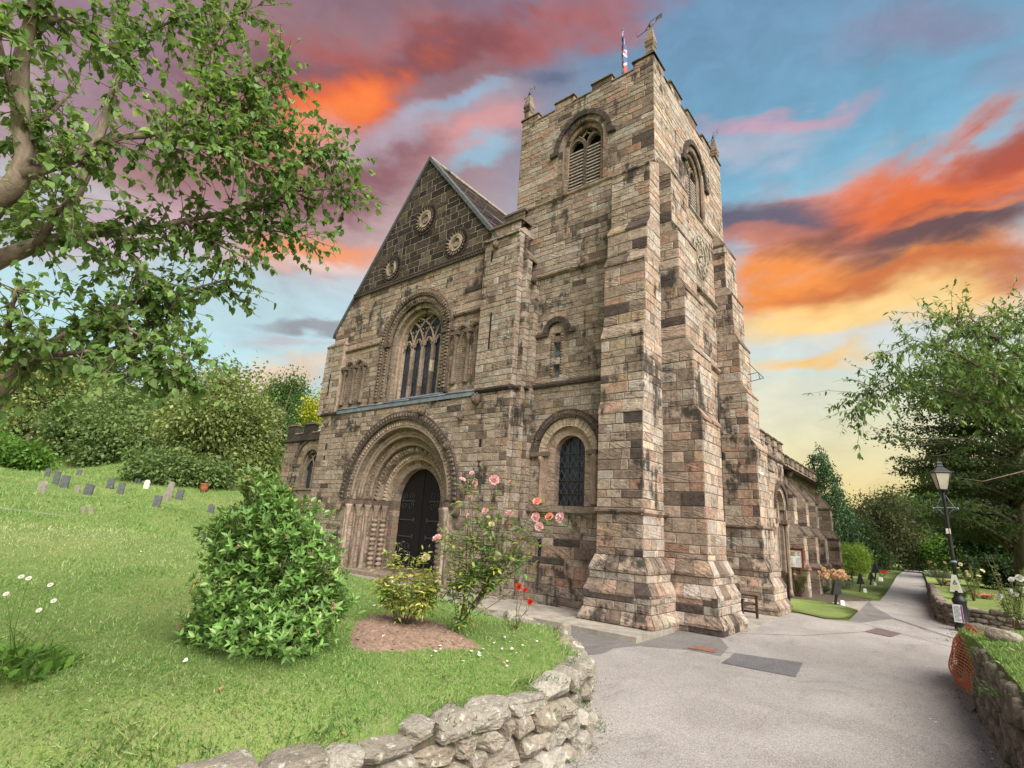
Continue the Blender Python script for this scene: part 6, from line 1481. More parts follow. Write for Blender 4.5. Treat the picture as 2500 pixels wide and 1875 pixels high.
def rose_plant(label, base, stems, blooms, nleaf, lsize, leafmat, seed, cat='rose bush', D=None, name='rose_bush', lrange=(.35, 1.0), size=.055, group=None, stem_r=.007):
    """stems: world polylines from the base; blooms: (point, material, size factor, facing)"""
    rg = np.random.default_rng(seed); base = np.array(base); root = empty(name, label, cat, base, group); mb = MB(); pos, dr, up = [], [], []
    for st in stems:
        st = [np.array(p) for p in st]; nn = len(st); mb.tube([p-base for p in st], [stem_r*(1.2-.6*i/(nn-1)) for i in range(nn)], 5)
    for _ in range(nleaf):
        st = stems[rg.integers(len(stems))]; st = [np.array(p) for p in st]; g = rg.uniform(*lrange)*(len(st)-1); k = min(int(g), len(st)-2); x = st[k]+(st[k+1]-st[k])*(g-k)
        d = unit(rnd_dir(rg, 1)[0]*1.0+np.array((0, 0, .25))); ln = lsize*rg.uniform(1.2, 2.6); e = x+d*ln; mb.tube([x-base, e-base], [.0016, .001], 3, cap=False)
        s = unit(np.cross(d, (0, 0, 1)))
        for q, off in ((1.0, 0), (.62, 1), (.62, -1), (.3, 1), (.3, -1)):
            pos.append(x+d*ln*q); dr.append(unit(d*(1 if off == 0 else .35)+s*off*.9+np.array((0, 0, -.15))+rnd_dir(rg, 1)[0]*.15)); up.append(unit(np.array((0, 0, 1))+rnd_dir(rg, 1)[0]*.6))
    if nleaf:
        n = len(pos); leaves('foliage', T_OVAL, np.array(pos)-base, np.array(dr), np.array(up), lsize*rg.uniform(.6, 1.2, n), M[leafmat], root, np.stack([np.repeat(rg.random(n//5), 5)*.85+rg.random(n)*.15, rg.random(n)], 1))
    mb.build('stems', M['rose_stem'], root)
    for i, (p, mt_, f, facing) in enumerate(blooms):
        o = link('flower', rose_mesh(size*f*1.25, mt_, seed*50+i, 1.0), root, np.array(p)-base); v = Vector(facing); o.rotation_mode = 'QUATERNION'; o.rotation_quaternion = v.to_track_quat('Z', 'Y')
    return root
def wiggle(rg, a, b, n=4, amt=.04, bow=(0, 0, 0)):
    a, b, bow = np.array(a), np.array(b), np.array(bow); return [a+(b-a)*k/n+(rg.normal(size=3)*amt*(0 < k < n))+bow*math.sin(math.pi*k/n) for k in range(n+1)]
rb, rD = hit(1118, 1548); q = lambda x, y, dd=0: P(x, y, rD+dd)
BL = [((1129, 1171), 'petal_pink', .9), ((1152, 1155), 'petal_pink', .7), ((1160, 1180), 'petal_pink', .8), ((1206, 1172), 'petal_pink', 1.35), ((1068, 1315), 'petal_pink', 1.35), ((1185, 1248), 'petal_pink', 1.0), ((1244, 1253), 'petal_pink', 1.0), ((1310, 1225), 'petal_salmon', 1.15), ((1308, 1263), 'petal_pink', 1.25), ((1341, 1262), 'petal_salmon', 1.2), ((1368, 1264), 'petal_pink', 1.45), ((1316, 1286), 'petal_pink', 1.2), ((1200, 1280), 'petal_cream', .8), ((1243, 1278), 'petal_salmon', .75), ((1145, 1210), 'petal_pink', .5), ((1142, 1260), 'petal_pink', .8), ((1245, 1176), 'petal_salmon', .55)]
rg = np.random.default_rng(310); stems = []
fork = [q(1118, 1530), q(1130, 1500), q(1185, 1440, .05), q(1105, 1440, -.05), q(1155, 1420, .1)]
for i, ((x, y), m_, f) in enumerate(BL):
    k = fork[1] if x < 1170 else fork[2]; mid = q(x*.55+1150*.45+rg.uniform(-12, 12), 1360+rg.uniform(-25, 25), rg.uniform(-.15, .15)); stems.append([rb-(0, 0, .05), fork[0], k+rg.normal(size=3)*.02, mid, (mid+q(x, y))/2+rg.normal(size=3)*.015, q(x, y)])
for i in range(22):
    x = rg.uniform(1065, 1330); y = rg.uniform(1250, 1420); k = fork[rg.integers(0, 5)]; mid = (k+q(x, y))/2+rg.normal(size=3)*.03; stems.append([rb-(0, 0, .05), fork[0], k, mid, q(x, y, rg.uniform(-.15, .15))])
bl = [(q(x, y, -.02), m_, f, unit(np.array((.35, -.75, .5))+rg.normal(size=3)*.35)) for (x, y), m_, f in BL]
rose_plant('tall leggy rose bush with pink blooms in front of the church door', rb, stems, bl, 430, .082, 'leaf_rose', 311, lrange=(.42, .98), size=.046, stem_r=.0052)
rb, rD = hit(985, 1530); q = lambda x, y, dd=0: P(x, y, rD+dd); rg = np.random.default_rng(320)
stems = [wiggle(rg, rb-(0, 0, .05), q(985+(x_-985)*1.0, rg.uniform(1385, 1465), rg.uniform(-.25, .25)), 4, .02, ((x_-985)*.0008, 0, 0)) for x_ in rg.uniform(925, 1072, 26)]+[wiggle(rg, rb, q(955, 1325), 4, .02, (-.03, 0, 0)), wiggle(rg, rb, q(950, 1340), 4, .02), wiggle(rg, rb, q(1040, 1362), 4, .02), wiggle(rg, rb, q(1000, 1350), 4, .02), wiggle(rg, rb, q(1075, 1430), 4, .02)]
rose_plant('small rose bush with yellowing leaves and one cream flower on the soil bed', rb, stems, [(q(1040, 1362), 'petal_cream', 1.1, (.3, -.6, .6))], 360, .078, 'leaf_yellow', 321, lrange=(.6, 1.0), size=.05, stem_r=.0038)
rb, rD = hit(1258, 1535); q = lambda x, y, dd=0: P(x, y, rD+dd); rg = np.random.default_rng(330)
BL = [((1266, 1432), 'petal_red', 1.1), ((1282, 1440), 'petal_red', .75), ((1294, 1470), 'petal_red', .95)]
stems = [wiggle(rg, rb-(0, 0, .05), q(x, y), 4, .015) for (x, y), _, _ in BL]+[wiggle(rg, rb-(0, 0, .05), q(rg.uniform(1225, 1295), rg.uniform(1470, 1520)), 4, .02) for _ in range(7)]
rose_plant('thin straggly rose with three scarlet flowers by the paved strip', rb, stems, [(q(x, y), m_, f, unit(np.array((.2, -.8, .4))+rg.normal(size=3)*.3)) for (x, y), m_, f in BL], 22, .03, 'leaf_rose', 331, lrange=(.15, .7), size=.042, stem_r=.004)
# white rose at the right edge, rose beds beyond
def RZ(px, py): # point on the near right bank
    for D in np.arange(4, 20, .05):
        p = P(px, py, D)
        if p[2] < right_z(p[0], p[1]): break
    return p, D
rb, rD = RZ(2478, 1535); q = lambda x, y, dd=0: P(x, y, rD+dd); rg = np.random.default_rng(340)
BL = [((2490, 1412), 1.3), ((2470, 1415), 1.0), ((2440, 1457), 1.15), ((2467, 1445), 1.25), ((2480, 1452), 1.0), ((2497, 1440), 1.1)]
stems = [wiggle(rg, rb-(0, 0, .05), q(x, y), 4, .02) for (x, y), _ in BL]+[wiggle(rg, rb-(0, 0, .05), q(rg.uniform(2430, 2520), rg.uniform(1380, 1470)), 4, .02) for _ in range(10)]+[wiggle(rg, rb-(0, 0, .05), q(2408, 1360), 5, .03), wiggle(rg, rb-(0, 0, .05), q(2420, 1355), 5, .03), wiggle(rg, rb, q(2500, 1385), 5, .03)]
rose_plant('white flowering rose on the grassy bank at the right edge', rb, stems, [(q(x, y), 'petal_white', f, unit(np.array((-.3, -.8, .5))+rg.normal(size=3)*.3)) for (x, y), f in BL], 260, .055, 'leaf_rose', 341, lrange=(.3, 1), size=.06)
def bed_rose(label, px, py, D, wpx, hpx, nb, mat, seed, leafmat='leaf_rose', nleaf=120, size=.06, topbias=True, zb=None, lsize=.045):
    b = P(px, py, D); zb = b[2] if zb is None else zb; b = np.array((b[0], b[1], zb)); rg = np.random.default_rng(seed); k = D/1281; stems = []
    for i in range(16): stems.append(wiggle(rg, b-(0, 0, .05), b+np.array((rg.uniform(-.5, .5)*wpx*k, rg.uniform(-.4, .4)*wpx*k, rg.uniform(.6, 1)*hpx*k)), 3, .04))
    bl = []
    for i in range(nb):
        z = rg.uniform(.62, 1.0) if topbias else rg.uniform(.2, 1); a = rg.uniform(0, 6.28); rr = rg.random()**.5*.5
        bl.append((b+np.array((math.cos(a)*rr*wpx*k, math.sin(a)*rr*wpx*k, z*hpx*k)), mat, rg.uniform(.7, 1.2), unit(np.array((.1, -.6, .6))+rg.normal(size=3)*.4)))
    return rose_plant(label, b, stems, bl, int(nleaf*1.5), lsize, leafmat, seed, size=size, lrange=(.3, 1.0))
bed_rose('rose bush crowded with peach blooms in front of the round golden bush', 2036, 1450, 25, 66, 60, 74, 'petal_peach', 350, 'leaf_rose', 210, .085, True, .05)
bed_rose('reddish leaved rose bush beside the noticeboard', 1955, 1470, 23, 72, 82, 8, 'petal_salmon', 351, 'leaf_red', 560, .06, True, .03)
bed_rose('rose bush with magenta bloom in the bed beyond the round bush', 2130, 1400, 50, 48, 48, 3, 'petal_pink', 352, 'leaf_mid', 260, .12, True, .05, .09)
bed_rose('low red bedding rose beside the path lawn', 2155, 1412, 44, 26, 14, 14, 'petal_red', 353, 'leaf_mid', 60, .09, True, .05)
bed_rose('spreading shrub rose in the bed left of the path end', 2165, 1395, 58, 60, 45, 5, 'petal_cream', 359, 'leaf_mid', 260, .10, True, .05, .11)
bed_rose('tall cream rose just right of the lamp post', 2372, 1432, 20, 55, 85, 6, 'petal_cream', 354, 'leaf_rose', 230, .07, True, .62)
bed_rose('loose rose bush with yellow blooms left of the lamp post', 2295, 1410, 28, 45, 60, 6, 'petal_cream', 355, 'leaf_rose', 150, .08, True, .62)
bed_rose('low spread of salmon flowers on the terrace lawn', 2400, 1445, 21, 48, 12, 24, 'petal_salmon', 356, 'leaf_mid', 90, .06, True, .62)
bed_rose('leafy mound of pale green under the cream rose', 2345, 1440, 20.5, 50, 26, 4, 'petal_white', 357, 'leaf_bright', 330, .04, True, .62)
bed_rose('small reddish flowers at the foot of the yellow rose', 2305, 1418, 30, 30, 8, 12, 'petal_salmon', 358, 'leaf_red', 60, .06, True, .62)
# lavender, round golden bush
def tuft_bush(name, label, cat, b, w, h, n, size, mat, seed, group=None):
    rg = np.random.default_rng(seed); b = np.array(b); root = empty(name, label, cat, b, group); a = rg.uniform(0, 6.28, n); r = np.sqrt(rg.random(n)); o = np.stack([np.cos(a)*r*w*.35, np.sin(a)*r*w*.35, np.zeros(n)], 1)
    d = unit(np.stack([np.cos(a)*r*.9, np.sin(a)*r*.9, np.full(n, .8)], 1)+rg.normal(size=(n, 3))*.2); pos = o+d*(rg.random(n)*h*.75)[:, None]
    leaves('foliage', T_LANCE, pos, d, unit(rg.normal(size=(n, 3))+np.array((0, -.5, .5))), size*rg.uniform(.6, 1.2, n), M[mat], root, rg.random((n, 2))); return root
g0 = lambda x, y, D, z=.05: (lambda p: (p[0], p[1], z))(P(x, y, D))
for (x, y, D, w, h, l) in ((2035, 1462, 29, 2.3, .75, 'wide grey lavender clump below the peach rose'), (1995, 1472, 25.8, 1.05, .5, 'small grey lavender clump beside the stone flag'), (1938, 1470, 25.2, .9, .55, 'lavender clump against the foot of the church wall'), (2290, 1408, 36, 1.2, .6, 'purplish lavender clump on the terrace left of the lamp')):
    tuft_bush('lavender', l, 'lavender', g0(x, y, D, .62 if x > 2200 else .05), w, h, 1400, .16, 'leaf_lav', int(x))
bc = P(2080, 1372, 44); rr_ = 38*44/1281
tree('bush', 'round clipped golden green bush beside the second bench', 'bush', (bc[0], bc[1], 0.05), [((bc[0], bc[1], 1.35), (rr_, rr_, 1.25))], 170, .30, 9000, .12, 'leaf_ball', 360, trunk=.1, shell=.8)
# clump of daisies, lower left, and yellow flowers by the bush
lb_, lD = hit(20, 1640); rg = np.random.default_rng(370); root = empty('daisy_plant', 'leafy clump with white daisies at the lower left edge', 'plant', lb_)
n = 520; a = rg.uniform(0, 6.28, n); r = np.sqrt(rg.random(n)); pos = np.stack([np.cos(a)*r*.40-.05, np.sin(a)*r*.40, rg.random(n)*.12*(1.2-r)], 1); d = unit(np.stack([np.cos(a)*.8, np.sin(a)*.8, rg.uniform(.1, .9, n)], 1)+rg.normal(size=(n, 3))*.4)
leaves('foliage', T_OVAL, pos, d, unit(rg.normal(size=(n, 3))*.5+(0, 0, 1)), rg.uniform(.05, .12, n), M['leaf_bright'], root, rg.random((n, 2)))
mb = MB(); fl = []
for x, y in ((52, 1408), (123, 1428), (131, 1467), (70, 1412), (15, 1450), (95, 1490)): p = P(x, y, lD)-lb_; mb.tube([(rg.uniform(-.1, .1), rg.uniform(-.1, .1), 0), p*.5+rg.normal(size=3)*.02, p], [.003, .0025, .002], 4); fl.append(p)
for k in range(30): b = rg.normal(size=3)*(.2, .2, 0); mb.tube([b, b+rg.normal(size=3)*(.08, .08, .0)+(0, 0, .16), b+rg.normal(size=3)*(.2, .2, .02)+(0, 0, .25)], [.004, .003, .001], 4)
mb.build('stems', M['leaf_bright'], root)
def daisy(root, p, r, mat, facing, n=14):
    mb = MB(); v = Vector(facing).normalized(); a1 = v.orthogonal().normalized(); a2 = v.cross(a1)
    for k in range(n):
        t = 2*math.pi*k/n; o = a1*math.cos(t)+a2*math.sin(t); s = a1*-math.sin(t)+a2*math.cos(t); c = Vector(p)
        mb.face([c+o*r*.2, c+o*r*.7-s*r*.17+v*r*.12, c+o*r+v*r*.05, c+o*r*.7+s*r*.17+v*r*.12], (.5, .5), 0)
    c = Vector(p); mb.lathe((c.x, c.y, c.z-.002), [(r*.24, 0), (r*.22, r*.12), (r*.05, r*.2)], 8, (.3, .3), 1); mb.build('flower', [M[mat], M['petal_yellow']], root)
for p in fl: daisy(root, p, .021, 'petal_white', (.5, -.5, .7))
yb, yD = hit(478, 1545); root = empty('yellow_daisy', 'tall weed with two yellow daisies beside the big bush', 'plant', yb); mb = MB()
fl = [P(475, 1430, yD)-yb, P(477, 1452, yD)-yb, P(452, 1577, yD-.12)-yb]
for p in fl: mb.tube([(0, 0, -.02), p*.5+(.01, 0, .02), p], [.004, .003, .002], 4)
mb.build('stems', M['leaf_bright'], root)
n = 60; pos = np.array([fl[rg.integers(2)]*rg.uniform(.1, .85) for _ in range(n)]); leaves('foliage', T_OVAL, pos, unit(rg.normal(size=(n, 3))+(0, 0, .3)), unit(rg.normal(size=(n, 3))*.5+(0, 0, 1)), rg.uniform(.04, .08, n), M['leaf_bush'], root, rg.random((n, 2)))
for p in fl: daisy(root, p, .028, 'petal_yellow', (.5, -.6, .6))
# ---------------------------------------------------------------- grass (uncountable)
DRY = hit(110, 1315)[0]
def grass(name, poly, zf, rings, seed, mat, hgt, skip=None):
    rg = np.random.default_rng(seed); Ps, Hs = [], []
    for r0, r1, dens, h in rings:
        a0, a1 = rad(-97), rad(20); n = int(dens*.5*(a1-a0)*(r1**2-r0**2)); a = rg.uniform(a0, a1, n); r = np.sqrt(rg.random(n)*(r1**2-r0**2)+r0**2)
        x, y = r*np.sin(a), r*np.cos(a); m = pip(x, y, poly)
        for sk in skip or (): m &= ~pip(x, y, sk)
        x, y = x[m], y[m]; Ps.append(np.stack([x, y, zf(x, y)+.002], 1)); Hs.append(h*rg.uniform(.45, 1.3, len(x)))
    pos = np.concatenate(Ps); H = np.concatenate(Hs); n = len(pos)
    # height varies in patches so that the mown turf is not even
    H *= .75+.5*(np.sin(pos[:, 0]*3.1+2*np.sin(pos[:, 1]*1.7))*np.sin(pos[:, 1]*2.3+1.5*np.sin(pos[:, 0]*1.9))*.5+.5)
    d = unit(rg.normal(size=(n, 3))*.62+np.array((0, 0, 1.0))); d[:, 2] = np.abs(d[:, 2]); up = rnd_dir(rg, n)
    V = place(T_BLADE, pos, d, up, H, H*rg.uniform(.12, .28, n)); o = fast_mesh(name, V, T_BLADE[1], M[mat], None, np.stack([np.clip(rg.random(n)**1.4*.85+.18*(np.sin(pos[:, 0]*.9+pos[:, 1]*.4)*np.sin(pos[:, 1]*.8)*.5+.5)-.03+.42*np.exp(-((pos[:, 0]-DRY[0])**2+(pos[:, 1]-DRY[1])**2)/9), 0, 1), rg.random(n)], 1)); return tag(o, kind='stuff')
grass('grass', LAWN, lawn_z, [(1.2, 3.5, 9000, .028), (3.5, 6, 6500, .028), (6, 9, 2800, .030), (9, 14, 1200, .042), (14, 24, 420, .065), (24, 45, 110, .12), (45, 70, 30, .2)], 400, 'grass', .03, [[tuple(np.mean(BED, 0)+(np.array(b)-np.mean(BED, 0))*(.93+.05*math.sin(i*1.7))) for i, b in enumerate(BED)], FP_L+FP_R[::-1]])
tag(grass('bank_grass', GR, right_z, [(3, 9, 2200, .05), (9, 18, 1300, .055)], 401, 'grass', .05), kind='stuff')
# longer grass hanging over the stones at the lawn edge
rg = np.random.default_rng(406); at, tot = resample(WALL_L); n = 9000; pos = np.zeros((n, 3)); d = np.zeros((n, 3))
for k in range(n):
    p, t = at(rg.uniform(.3, tot*.93)); nr = np.array((-t[1], t[0])); q = p-nr*(rg.uniform(.20, .40)+.08*math.sin(k*.01)); pos[k] = (*q, 0); d[k] = (nr[0]*.7, nr[1]*.7, .55)
pos[:, 2] = lawn_z(pos[:, 0], pos[:, 1])-.005; d = unit(d+rg.normal(size=(n, 3))*.45); H = rg.uniform(.03, .095, n); H *= .5+1.0*(np.sin(pos[:, 1]*5+pos[:, 0]*3)*.5+.5)
tag(fast_mesh('edge_grass', place(T_BLADE, pos, d, rnd_dir(rg, n), H, H*.12), T_BLADE[1], M['grass'], None, np.stack([rg.random(n), rg.random(n)], 1)), kind='stuff')
# grit and scraps along the foot of the walls
rg = np.random.default_rng(407); pos = []
for pl, s0, s1, n in ((WALL_L, .8, .9, 1100), (WALL_R, .3, .75, 900), (WALL_F, 0, .8, 500)):
    at, tot = resample(pl)
    for k in range(n): p, t = at(rg.uniform(s0*.5, tot*s1)); nr = np.array((-t[1], t[0]))*(-1 if pl is WALL_F else 1); q = p+nr*(abs(rg.normal())*.16+.01); pos.append((*q, .008))
n = len(pos); M['grit'] = petal_mat('grit_and_scraps', [(.10, .085, .06), (.22, .18, .13), (.30, .22, .12), (.12, .13, .05), (.34, .30, .25)], .05)
tag(leaves('grit', T_DIAM, np.array(pos), unit(rg.normal(size=(n, 3))*(1, 1, .25)), unit(rg.normal(size=(n, 3))*.3+(0, 0, 1)), rg.uniform(.008, .035, n), M['grit'], None, rg.random((n, 2))), kind='stuff')
# crumbs on the soil bed
rg = np.random.default_rng(408); bc_ = np.array(BED); n = 1500; x = rg.uniform(bc_[:, 0].min(), bc_[:, 0].max(), n); y = rg.uniform(bc_[:, 1].min(), bc_[:, 1].max(), n); k = pip(x, y, BED); mb = MB()
for u, v, z in zip(x[k], y[k], bed_z(x[k], y[k])):
    s = rg.uniform(.006, .028)*rg.uniform(.5, 1); rr = (rg.random(), rg.random()); w = rg.normal(size=(6, 3))*.25; q = [(u+s*(a+w[i][0]), v+s*(b+w[i][1]), z+s*(c+w[i][2]*.5)) for i, (a, b, c) in enumerate(((1, 0, 0), (0, 1, 0), (-1, 0, 0), (0, -1, 0), (0, 0, .8), (0, 0, -.8)))]
    mb.faces(q, [(0, 1, 4), (1, 2, 4), (2, 3, 4), (3, 0, 4)], rr, 0, False)
tag(mb.build('soil_crumbs', M['soil']), kind='stuff')
# clover and broad weeds in the turf
rg = np.random.default_rng(402); n = 26000; a = rg.uniform(rad(-95), rad(-20), n); r = np.sqrt(rg.random(n)*(8.5**2-1.3**2)+1.3**2); x, y = r*np.sin(a), r*np.cos(a); k = pip(x, y, LAWN) & ~pip(x, y, BED) & ((np.sin(x*2.1+1)*np.sin(y*1.7+x)+rg.normal(size=n)*.5) > .15); x, y = x[k], y[k]; n = len(x)
tag(leaves('clover', T_DIAM, np.stack([x, y, lawn_z(x, y)+rg.uniform(.006, .026, n)], 1), unit(rg.normal(size=(n, 3))*(1, 1, .35)), unit(rg.normal(size=(n, 3))*.35+(0, 0, 1)), rg.uniform(.012, .03, n), M['leaf_bright'], None, rg.random((n, 2))), kind='stuff')
# weeds rooted in the stone walls and along their foot
rg = np.random.default_rng(403); pos, d = [], []
at, tot = resample(WALL_L)
for k in range(120):
    s = rg.uniform(0, tot*.85); p, t = at(s); nr = np.array((-t[1], t[0])); z = rg.choice([0, rg.uniform(.1, .75), rg.uniform(.74, .84)], p=[.42, .28, .3]); o = p+nr*(rg.uniform(.0, .09) if z < .1 else rg.uniform(-.05, .01) if z < .73 else rg.uniform(-.3, -.05))
    for j in range(rg.integers(10, 34)): pos.append((o[0]+rg.normal()*.05, o[1]+rg.normal()*.035, z+rg.uniform(-.02, .05))); d.append(unit(np.array((nr[0]*.4, nr[1]*.4, .8))+rg.normal(size=3)*.5))
at, tot = resample(WALL_R)
for k in range(55):
    p, t = at(rg.uniform(4, tot*.75)); nr = np.array((-t[1], t[0])); z = rg.choice([0, rg.uniform(.3, .9), .95], p=[.25, .15, .6]); o = p+nr*(rg.uniform(.0, .08) if z < .94 else rg.uniform(-.3, -.02))
    for j in range(rg.integers(8, 30)): pos.append((o[0]+rg.normal()*.06, o[1]+rg.normal()*.06, z+rg.uniform(-.02, .05))); d.append(unit(np.array((nr[0]*.5, nr[1]*.5, .6))+rg.normal(size=3)*.5))
n = len(pos); tag(leaves('weeds', T_LANCE, np.array(pos), np.array(d), rnd_dir(rg, n), rg.uniform(.02, .055, n), M['leaf_mid'], None, rg.random((n, 2))), kind='stuff')
# dark ivy beside the orange net
rg = np.random.default_rng(404); n = 900; s = rg.random(n); pos = np.stack([.13+.20*s+rg.normal(size=n)*.035, 11.60+rg.normal(size=n)*.07, s*.95], 1); root = empty('ivy', 'dark ivy strip between the orange net and the rubble wall', 'ivy', (.08, 11.6, 0)); leaves('foliage', T_HEART, pos-(.08, 11.6, 0), unit(rg.normal(size=(n, 3))+(-.6, -.6, -.3)), unit(rg.normal(size=(n, 3))*.5+(-.6, -.6, .5)), rg.uniform(.035, .06, n), M['leaf_dark'], root, rg.random((n, 2)))
# fallen petals and leaves
rg = np.random.default_rng(405)
pm = []
for k in range(3):
    mb = MB(); r = .5; V = [(r*math.cos(t)*(1+.15*math.sin(2*t+k)), r*.7*math.sin(t), .12*math.sin(2*t+k)) for t in np.linspace(0, 6.28, 9)[:-1]]; mb.face(V, (rg.random(), .5)); o = mb.build('fallen_petal', [M['petal_white'] if k else M['petal_pink']]); pm.append(o.data); bpy.data.objects.remove(o)
spots = [(1070+rg.normal()*45, 1565+rg.normal()*24) for _ in range(16)]+[(1190, 1560), (1205, 1575), (1230, 1560), (1245, 1572), (1180, 1590), (1215, 1610), (1240, 1620), (1238, 1632), (1260, 1600), (1170, 1600), (1150, 1595), (1310, 1570), (1275, 1580), (1130, 1620), (910, 1548), (935, 1562), (1225, 1590), (1250, 1590), (860, 1588), (915, 1482), (930, 1484), (450, 1622), (345, 1350), (170, 1415)]
for i, (x, y) in enumerate(spots):
    p, D = hit(x, y); o = link('fallen_petal', pm[i % 3], None, p+(0, 0, .028)); s = .055*rg.uniform(.6, 1.2); o.scale = (s, s, s); o.rotation_euler = (rg.uniform(-.4, .4), rg.uniform(-.4, .4), rg.uniform(0, 6.28)); tag(o, 'pale rose petal lying on the grass or soil', 'petal', 'fallen rose petals')
mb = MB(); mb.face([(0, -.5, 0), (.28, -.1, .1), (0, .5, .0), (-.28, -.1, .1)], (.5, .5)); M['dead_leaf'] = simple('dead_leaf', (.26, .12, .05), (.42, .25, .12), 9, .8, .2); o = mb.build('dead_leaf', M['dead_leaf']); dm = o.data; bpy.data.objects.remove(o)
for i, (x, y) in enumerate([(590, 1592), (1085, 1660), (868, 1768), (836, 1802), (1125, 1612), (1230, 1625), (540, 1690), (380, 1400), (165, 1695), (350, 1345), (140, 1326), (110, 1370)]):
    p, D = hit(x, y); o = link('dead_leaf', dm, None, p+(0, 0, .03)); s = rg.uniform(.05, .08); o.scale = (s, s, s); o.rotation_euler = (rg.uniform(-.4, .4), rg.uniform(-.4, .4), rg.uniform(0, 6.28)); tag(o, 'brown dead leaf lying on the near lawn', 'leaf', 'dead leaves on the lawn')
for i, (x, y) in enumerate([(2272, 1754), (2284, 1762), (2418, 1836), (2420, 1852), (1846, 1825), (1840, 1708), (1510, 1760), (1770, 1680)]):
    p = GZ(x, y, .012); o = link('dead_leaf', pm[1] if i < 4 else dm, None, p); s = rg.uniform(.03, .05); o.scale = (s, s, s); o.rotation_euler = (0, 0, rg.uniform(0, 6.28)); tag(o, 'small pale leaf fallen on the bare asphalt path', 'leaf', 'leaves fallen on the path')
# ---------------------------------------------------------------- gravestones
def grave(px, yb, w, h, style, label, mat, tilt=0.0, lean=0.0, yaw=0.6):
    b, D = hit(px, yb); k = D/1281; W_, H_ = w*k, h*k; mb = MB(); n = 10; t = max(.07, W_*.2)
    if style == 'round': pr = [(-W_/2, -.15), (W_/2, -.15), (W_/2, H_-W_/2)]+[(W_/2*math.cos(math.pi*i/n), H_-W_/2+W_/2*math.sin(math.pi*i/n)) for i in range(1, n)]+[(-W_/2, H_-W_/2)]
    elif style == 'shoulder': pr = [(-W_/2, -.15), (W_/2, -.15), (W_/2, H_*.82), (W_*.3, H_*.84), (W_*.2, H_*.96), (0, H_), (-W_*.2, H_*.96), (-W_*.3, H_*.84), (-W_/2, H_*.82)]
    elif style == 'cross': pr = [(-W_*.16, -.15), (W_*.16, -.15), (W_*.14, H_*.58), (W_/2, H_*.6), (W_/2, H_*.78), (W_*.14, H_*.8), (W_*.12, H_), (-W_*.12, H_), (-W_*.14, H_*.8), (-W_/2, H_*.78), (-W_/2, H_*.6), (-W_*.14, H_*.58)]
    elif style == 'point': pr = [(-W_/2, -.15), (W_/2, -.15), (W_*.42, H_*.45), (W_*.1, H_), (-W_*.1, H_), (-W_*.42, H_*.45)]
    else: pr = [(-W_/2, -.15), (W_/2, -.15), (W_/2, H_), (-W_/2, H_*.97)]
    f = [(x, -t/2, z) for x, z in pr]; g = [(x, t/2, z) for x, z in pr]; mb.face(f); mb.face(g[::-1])
    for i in range(len(pr)): j = (i+1) % len(pr); mb.face([f[i], g[i], g[j], f[j]])
    o = mb.build('gravestone', M[mat]); o.location = b; o.rotation_euler = (lean, tilt, yaw); tag(o, label, 'gravestone', 'gravestones on the slope')
    return o
cg = lambda x, y: (x/3.568, 860+y/3.568)
for (x, yt, yb, w, st, m, tl, ln, lab) in (
    (405, 1012, 1085, 44, 'slab', 'grave_slate', .1, .1, 'small grey gravestone, highest and leftmost of the upright row'),
    (478, 1037, 1152, 56, 'slab', 'grave_slate', .12, .12, 'tall grey gravestone second in the upper row'),
    (550, 1072, 1184, 74, 'slab', 'grave_slate', .12, .1, 'wide grey slab gravestone third in the upper row'),
    (355, 1120, 1228, 72, 'round', 'grave_stone', .05, .05, 'lichened buff gravestone half sunk at the left'),
    (668, 1157, 1218, 44, 'slab', 'grave_stone', .1, .05, 'small pale buff stone beside the leaning dark slab'),
    (755, 1143, 1256, 78, 'slab', 'grave_slate', .24, .15, 'dark slab gravestone leaning strongly to the right'),
    (950, 1095, 1190, 60, 'slab', 'grave_slate', .14, .1, 'dark grey gravestone with a small vase at its foot'),
    (1040, 1135, 1236, 58, 'slab', 'grave_slate', .1, .05, 'grey gravestone on a wide flat plinth'),
    (1090, 1058, 1106, 44, 'slab', 'grave_stone', 0, 0, 'faint small stone at the edge of the thicket'),
    (1195, 1100, 1142, 46, 'slab', 'grave_slate', .05, 0, 'low squat grey stone left of the white one'),
    (1270, 1112, 1187, 48, 'round', 'grave_pale', .08, .05, 'bright white gravestone with a rounded top'),
    (1465, 1128, 1272, 54, 'round', 'grave_stone', .06, .03, 'tallest round topped gravestone in the middle of the slope'),
    (1437, 1190, 1292, 66, 'point', 'grave_stone', .1, .05, 'pinkish pointed stone in front of the tallest gravestone'),
    (1358, 1247, 1342, 66, 'slab', 'grave_slate', .1, .05, 'grey slab just left of the pinkish pointed stone'),
    (1552, 1197, 1288, 62, 'slab', 'grave_slate', .12, .05, 'grey slab standing right of the tallest gravestone'),
    (1830, 1323, 1402, 54, 'round', 'grave_slate', .05, .03, 'dark round topped stone nearest the big bush'),
    (2030, 1350, 1462, 64, 'slab', 'grave_stone', .08, 0, 'buff stone partly hidden behind the big bush'),
    (720, 1345, 1390, 38, 'slab', 'grave_stone', .02, 0, 'tiny pinkish marker, left one of a pair by the footpath'),
    (785, 1355, 1402, 38, 'slab', 'grave_stone', .05, 0, 'tiny pinkish marker, right one of a pair by the footpath'),
    (315, 888, 1005, 64, 'cross', 'grave_stone', .2, .1, 'pale stone cross in the long grass at far left'),
    (680, 1020, 1072, 44, 'slab', 'grave_slate', .05, 0, 'dark stone in the shade under the thicket'),
    (2095, 1160, 1210, 44, 'slab', 'grave_slate', .05, 0, 'grey stone under the olive tree beside the pot')):
    a, b = cg(x, yt), cg(x, yb); grave(a[0], b[1], w/3.568, (yb-yt)/3.568, st, lab, m, tl, ln)
